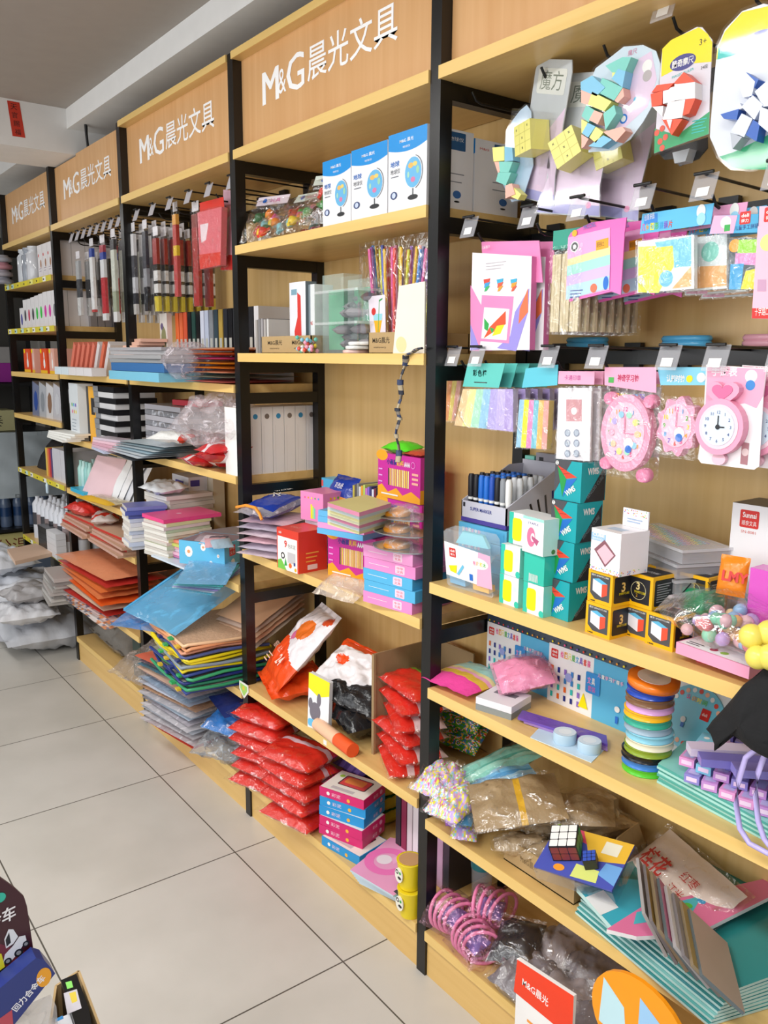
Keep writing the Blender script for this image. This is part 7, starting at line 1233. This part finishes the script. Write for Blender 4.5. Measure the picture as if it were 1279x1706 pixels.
# ================================================================ farthest bay
Z = 1.907
for i in range(4):
    b = B(T3(-3.52+.002*i, -.04, Z+.038*i)); b.lathe([(.03, 0), (.048, .006), (.048, .022), (.03, .030), (.03, .036)], P_(['#8A8A94', '#9A949C', '#B07A84', '#9C9CA4'][i], .1), 18); tag(b.build('tape_jar', org=(-3.52+.002*i, -.04, Z+.038*i)), 'clear round jar of small things, '+ordn(3-i, 4)+' of the tower at the far left', 'jar')
for i in range(3):
    b = B(T3(-3.36+.11*i*.8, .04, Z)); b.lathe([(.042, 0), (.044, .004), (.044, .13), (.03, .15), (.036, .155), (.036, .17)], P_(['#C8CCD2', '#9AA0AA', '#D0D2D8'][i], .12), 18); tag(b.build('plastic_jar', org=(-3.36+.088*i, .04, Z)), ('clear jar with pale label, left of three on the top far shelf', 'clear jar with grey contents, middle of three', 'clear jar, right of three on the top far shelf')[i], 'jar')
for i in range(4): carton('tool_carton', 'white carton with red dot and tool print, %s on the top far shelf' % ('left', 'second', 'third', 'right')[i], 'box', (-3.10+.083*i, .03, Z), .08, .26, .165, 0, P_('#E6E2E4', .4), lambda b, F, R, T, w, d, h: (b.on(F), b.disc(w*.2, h*.7, .008, DELI), b.disc(w*.6, h*.45, .012, P_('#A8785A'), ry=.02), b.fakelines(w*.2, h*.3, w*.5, 2, .012, .003, P_('#9A8AA0')), b.off(), b.on(R), [b.rect(.065*k, 0, .002, h, P_('#9A9C9C')) for k in range(1, 4)], b.off()))
Z = 1.671
for i in range(9): carton('tape_carton', 'white carton with small %s print, %s of the second far shelf' % (('violet', 'black', 'black', 'black', 'green', 'green', 'pink', 'pink', 'grey')[i], ('first from the left', 'second from the left', 'third from the left', 'fourth from the left', 'middle one', 'fourth from the right', 'third from the right', 'second from the right', 'rightmost')[i]), 'box', (-3.48+.076*i, .02, Z), .072, .27, (.11, .15, .15, .155, .16, .165, .17, .17, .17)[i], 0, P_('#E8E6E8', .4),
    lambda b, F, R, T, w, d, h, i=i: (b.on(F), b.disc(w*.5, h*.45, .018, P_(('#5A5AA0', '#3A3A40', '#C84A6A', '#3A3A40', '#3CC84A', '#3CC84A', '#D83AA8', '#D83AA8', '#7A7A80')[i]), ry=.03), b.off(), b.on(R), [b.rect(.054*k, 0, .002, h, P_('#9A9C9C')) for k in range(1, 5)], b.off()))
for i in range(4): carton('grey_file', 'grey file box seen through the far side frame', 'box', (-2.80, .17+.036*i-.0, 1.672), .03, .033, .12, 0, P_('#8E8A8C', .5), None, 'grey file boxes at the far side frame')
Z = 1.440
for i in range(4): carton('rabbit_box', 'orange box with a white rabbit shape, %s on the third far shelf' % ('leftmost', 'second', 'third', 'rightmost')[i], 'box', (-3.46+.16*i, .02, Z), (.125, .05, .12, .09)[i], .10, .125, 0, P_('#E8562E' if i % 2 == 0 else '#E8B0A0', .35), lambda b, F, R, T, w, d, h: (b.on(F), b.rect(0, 0, w, h*.12, P_('#F0C02A')), b.disc(w*.15, h*.9, .012, YEL), b.disc(w*.6, h*.4, w*.13, WHITE, ry=h*.2), b.disc(w*.6, h*.7, w*.06, WHITE, ry=h*.16), b.off()))
Z = 1.208
for i in range(5): carton('picture_case', 'clear or white case leaning left with %s print on the fourth far shelf' % ('blue', 'grey', 'brown', 'pale', 'no')[i], 'case', (0, 0, 0), .13, .06, .19, 0, P_(['#7A82A0', '#B8BCC4', '#DCDCE0', '#C8C8D0', '#D4D4DC'][i], .25), lambda b, F, R, T, w, d, h, i=i: (b.on(F), b.disc(w*.5, h*.5, w*.3, P_(['#2A4A98', '#8A9098', '#8A6A54', '#C8CAD0', '#CFCFD6'][i]), ry=h*.3, n=7), b.off()), M=TR((-3.40+.13*i, .03, Z+.001), 0, 0, 12))
Z = .896
for i in range(5): carton('marker_pack', ('yellow', 'orange', 'red', 'purple', 'white')[i]+' slim pack standing on the fifth far shelf', 'pack', (-3.20+.032*i, .03, Z), .030, .12, .15, 0, P_(['#E8C85A', '#E8824A', '#C83A4A', '#5A4A7A', '#E0DEE4'][i], .35))
for i in range(2): carton('clear_box', ('left', 'right')[i]+' white box in clear wrap on the fifth far shelf', 'box', (-3.03+.135*i, .02, Z), .13, .20, .165, 0, P_('#D8D8E0', .2))
b = B(T3(-3.05, -.012, .85)); b.lathe([(.001, -.03), (.008, -.025), (.008, .02), (.001, .03)], P_('#C8E0F0', .2), 10); tag(b.build('price_clip', org=(-3.05, -.012, .85)), 'small pale blue clip hanging from the fifth far shelf edge', 'clip')
Z = .50
for r_ in range(3):
    for i in range(8):
        x, y = -3.50+.080*i, .05+.075*r_; b = B(T3(x, y, Z)); b.lathe([(.030, 0), (.031, .004), (.031, .20), (.012, .225), (.012, .24)], P_('#CFD2DA', .15), 12); b.lathe([(.0315, .08), (.0315, .15)], P_('#8A7A7A', .3) if i % 2 else P_('#3A3A40', .3), 12)
        tag(b.build('glue_bottle', org=(x, y, Z)), 'white bottle in the rows on the lowest far shelf', 'bottle', 'white bottles on the lowest far shelf')
for i in range(4): carton('ink_box', 'black ink box, '+ordn(3-i, 4)+' in front of the white bottles', 'box', (-3.22, -.03, Z+.033*i), .15, .05, .032, 0, P_('#1C1C20', .3))
for i in range(4): carton('ink_box', 'white ink box, '+ordn(3-i, 4)+' of the small pile right of the black ones', 'box', (-3.06, -.03, Z+.033*i), .17, .05, .032, 0, P_('#D8D8DC', .3))
WB = P_('#D9DCE2', .35, bump=.4, bs=18)
for i, (x, y, z, w, d, h, rz, c, lab) in enumerate(((-3.20, -.08, .001, .74, .46, .195, 0, '#C8CAD0', 'large white plastic sack lying lowest on the floor'), (-3.34, -.10, .20, .56, .42, .145, -6, '#E0E3EA', 'bulging white plastic sack second in the heap'), (-3.50, -.19, .35, .56, .30, .12, 6, '#DADEE6', 'white sack with loose folds on top of the heap'), (-2.93, -.17, .30, .24, .26, .08, 10, '#A8A6A8', 'grey crumpled sack at the right of the heap'), (-2.92, -.19, .197, .28, .30, .10, -10, '#D4D4D8', 'white sack with red print at the right of the heap'))):
    bag('plastic_sack', lab, 'sack', TR((x, y, z), rz, 0), w, d, h, P_(c, .35, bump=.5, bs=16), seed=i+70, wr=.9, n=26, sag=0, pr=(lambda b: (b.text('优质', -.12, -.05, .07, P_('#C83A48'), w=.14, bold=.02), b.rect(-.16, .06, .08, .02, RED), b.rect(-.08, .06, .10, .02, INK))) if i == 4 else None)
slab('peach_sheet', 'flat peach and grey sheet lying over the heap at the far left', 'sheet', [(12, 915), (60, 905), (90, 920), (25, 935)], .52, .02, P_('#D8B8A0', .5))
# ================================================================ far end of the shop
for i, (v0, v1, c, lab, ch) in enumerate(((590, 634, '#8A2A88', 'purple box with grey lid high at the left photo edge', ''), )):
    carton('storage_box', lab, 'box', (-4.62, -.10, 1.36), .30, .26, .12, 0, P_(c, .35), lambda b, F, R, T, w, d, h: (b.on(R), b.text('9', d*.3, h*.3, h*.4, P_('#D8B0D8')), b.off()))
carton('storage_box', 'grey box standing on the purple box', 'box', (-4.62, -.10, 1.481), .30, .26, .10, 0, P_('#8E8C8C', .5))
r = thing('stock_shelf', 'dark stock rack behind the last bay, holding cartons and water bottles', 'rack', (-4.75, -.16, 0))
for z in (.40, .74, 1.03, 1.335):
    b = B(T3(-4.75, -.16, z)); b.box(0, .50, 0, .55, 0, .018, DARKM); b.build('rack_shelf', r, org=r.location)
for x in (-4.75, -4.27):
    for y in (-.16, .36): b = B(); b.box(x, x+.025, y, y+.025, 0, 2.3, DARKM); b.build('rack_post', r, org=r.location)
b = B(); b.box(-4.75, -4.74, -.16, .39, 0, 2.3, P_('#3C3A36', .7)); b.build('rack_back', r, org=r.location)
def pr_char(t, c='#6A1A12'):
    return lambda b, F, R, T, w, d, h: (b.on(R), b.text(t, d*.5, h*.18, h*.62, P_(c), w=min(d*.9, h*.68*len(t)), al='c'), b.off(), b.on(F), b.text(t, w*.5, h*.18, h*.62, P_(c), w=min(w*.9, h*.68*len(t)), al='c'), b.off())
carton('tea_carton', 'pale yellow carton with one black brush character, on the dark rack', 'carton', (-4.55, -.08, 1.05), .22, .24, .13, 0, P_('#A8A478', .6), pr_char('泰', '#1A1A18'))
carton('water_carton', 'pale yellow carton printed with dark red characters, low on the dark rack', 'carton', (-4.60, -.14, .215), .30, .33, .165, 0, P_('#C2B878', .6), pr_char('一分温'))
carton('water_carton', 'pale yellow carton with one dark character, beside the grey tarpaulin', 'carton', (-4.62, -.14, .76), .28, .16, .20, 0, P_('#B8AE78', .6), pr_char('温', '#3A2A1A'))
for k in range(2):
    for i in range(6):
        x, y = -4.36-.09*k, -.10+.082*i; b = B(T3(x, y, .419)); b.lathe([(.036, 0), (.038, .01), (.036, .08), (.038, .15), (.028, .19), (.013, .225), (.013, .245)], P_('#5A6A84', .12), 12); b.lathe([(.0385, .07), (.0385, .13)], P_('#22406A', .3), 12)
        tag(b.build('water_bottle', org=(x, y, .419)), 'clear water bottle with blue label in the pack on the dark rack', 'bottle', 'water bottles on the rack')
carton('water_carton', 'bluish shrink wrapped block under the water bottles', 'carton', (-4.60, -.14, .0), .30, .45, .20, 0, P_('#5E6A7C', .3))
bag('tarpaulin', 'grey folded tarpaulin hanging on the rack beside the last bay', 'tarpaulin', TR((-3.98, .12, .86), 82, 66), .50, .42, .05, P_('#8E979C', .6, bump=.3, bs=9), seed=5, wr=.7, n=18)
bag('dark_coat', 'dark bundle of cloth at the back of the last bay', 'cloth', TR((-3.50, .16, .95), 0, 60), .22, .24, .06, P_('#17151A', .8), seed=6)
# ================================================================ toy display at the lower left corner
r = thing('toy_display', 'dark maroon counter display with a white toy car print, at the lower left photo corner', 'display', (.05, -1.0, 0))
X0 = .20; M = PX(X0); pts = QS(M, [(-40, 1440), (0, 1462), (25, 1480), (40, 1494), (45, 1510), (58, 1598), (20, 1640), (-40, 1690)])
MR = P_('#3C1420', .3)
b = B(M); b.prism(pts, -.006, 0, MR); b.on(T3(0, 0, 0)); b.poly(QS(M, [(-40, 1560), (57, 1590), (58, 1598), (20, 1640), (-40, 1690)]), P_('#6A2434')); b.poly(QS(M, [(-40, 1655), (20, 1605), (30, 1632), (-40, 1690)]), P_('#26306A'))
CW = P_('#DADCE4', .3); b.poly(QS(M, [(5, 1605), (8, 1590), (22, 1575), (32, 1560), (42, 1558), (44, 1566), (36, 1578), (28, 1590), (14, 1606)]), CW); b.poly(QS(M, [(7, 1565), (14, 1548), (22, 1548), (30, 1560), (22, 1572), (10, 1580)]), CW); b.poly(QS(M, [(9, 1566), (15, 1553), (18, 1570), (11, 1577)]), INK)
for u, v, rr in ((31, 1587, .0065), (13, 1601, .0055), (43, 1572, .005)): c = Q(M, u, v); b.disc(*c, rr, INK); b.disc(*c, rr*.55, P_('#8A8C94')); 
c = Q(M, 2, 1620); b.disc(*c, .010, INK); b.poly(QS(M, [(-12, 1590), (2, 1588), (8, 1610), (0, 1616), (-12, 1612)]), P_('#D8D02A')); c = Q(M, -8, 1552); b.text('合金车', c[0]-.03, c[1], .024, P_('#E8E4E8'), w=.065, rot=10, shear=.25, bold=.02); b.disc(*Q(M, 0, 1495), .008, P_('#2FB09A')); b.off(); b.build('header_panel', r, org=r.location)
X1 = .235; M = PX(X1); b = B(M); b.prism(QS(M, [(-40, 1680), (60, 1596), (74, 1600), (86, 1614), (92, 1622), (20, 1712), (-40, 1760)]), -.03, 0, P_('#26357A', .3)); b.on(T3(0, 0, 0)); b.poly(QS(M, [(-40, 1725), (20, 1682), (22, 1706), (-40, 1755)]), P_('#B84858')); b.disc(*Q(M, 73, 1628), .011, P_('#E8A02A'), ry=.016); b.text('回力合金车', *Q(M, 28, 1686), .013, P_('#E8E8F0'), w=.058, rot=38, bold=.02); b.off(); b.build('front_lip', r, org=r.location)
pb = at(92, 1622, x=X1); b = B(); b.box(-.06, .20, -1.35, -1.0, 0, .45, P_('#2E1A22', .5)); b.build('display_box', r, org=r.location)
b = B(); b.box(.2002, .232, -1.30, pb.y-.001, .12, pb.z-.06, film('#C8C4C4', .5, .1, .5, 20)); b.build('clear_window', r, org=r.location)
r2 = thing('cardboard_box', 'open cardboard box holding black packaged toys, at the bottom left photo edge', 'box', (.30, -.95, 0))
pc = at(130, 1636, x=.20); yb_ = pc.y+.035
zb = .47; WP = QS(PZ(zb), [(93, 1642), (131, 1617), (168, 1715), (190, 1800), (70, 1800)]); b = B(); n = len(WP)
for i in range(n):
    (ax, ay), (bx_, by) = WP[i], WP[(i+1) % n]; L = math.hypot(bx_-ax, by-ay); b.M = T3(ax, ay, 0) @ RZ(math.degrees(math.atan2(by-ay, bx_-ax))); b.box(0, L, -.002, .002, 0, zb, CARDB)
b.M = Matrix(); b.build('walls', r2, org=r2.location)
slab('toy_pack', 'black package with a small green and yellow label, standing in the cardboard box', 'toy pack', [(101, 1633), (127, 1622), (148, 1680), (154, 1715), (128, 1715)], .49, .47, P_('#0E0E10', .3), None, lambda b, M, pts: (b.poly(QS(M, [(109, 1637), (119, 1634), (122, 1645), (112, 1648)]), P_('#8AD86A')), b.poly(QS(M, [(106, 1655), (128, 1648), (136, 1680), (112, 1690)]), P_('#C8C4CC')), b.poly(QS(M, [(115, 1655), (126, 1652), (129, 1668), (120, 1672)]), P_('#E0C84A'))))
slab('toy_pack', 'white package top with a blue stripe in the cardboard box', 'toy pack', [(92, 1700), (116, 1688), (124, 1715), (128, 1760), (96, 1760)], .478, .45, P_('#E8E8EC', .3), None, lambda b, M, pts: b.poly(QS(M, [(92, 1698), (104, 1692), (106, 1697), (93, 1703)]), P_('#3A8AC8')))
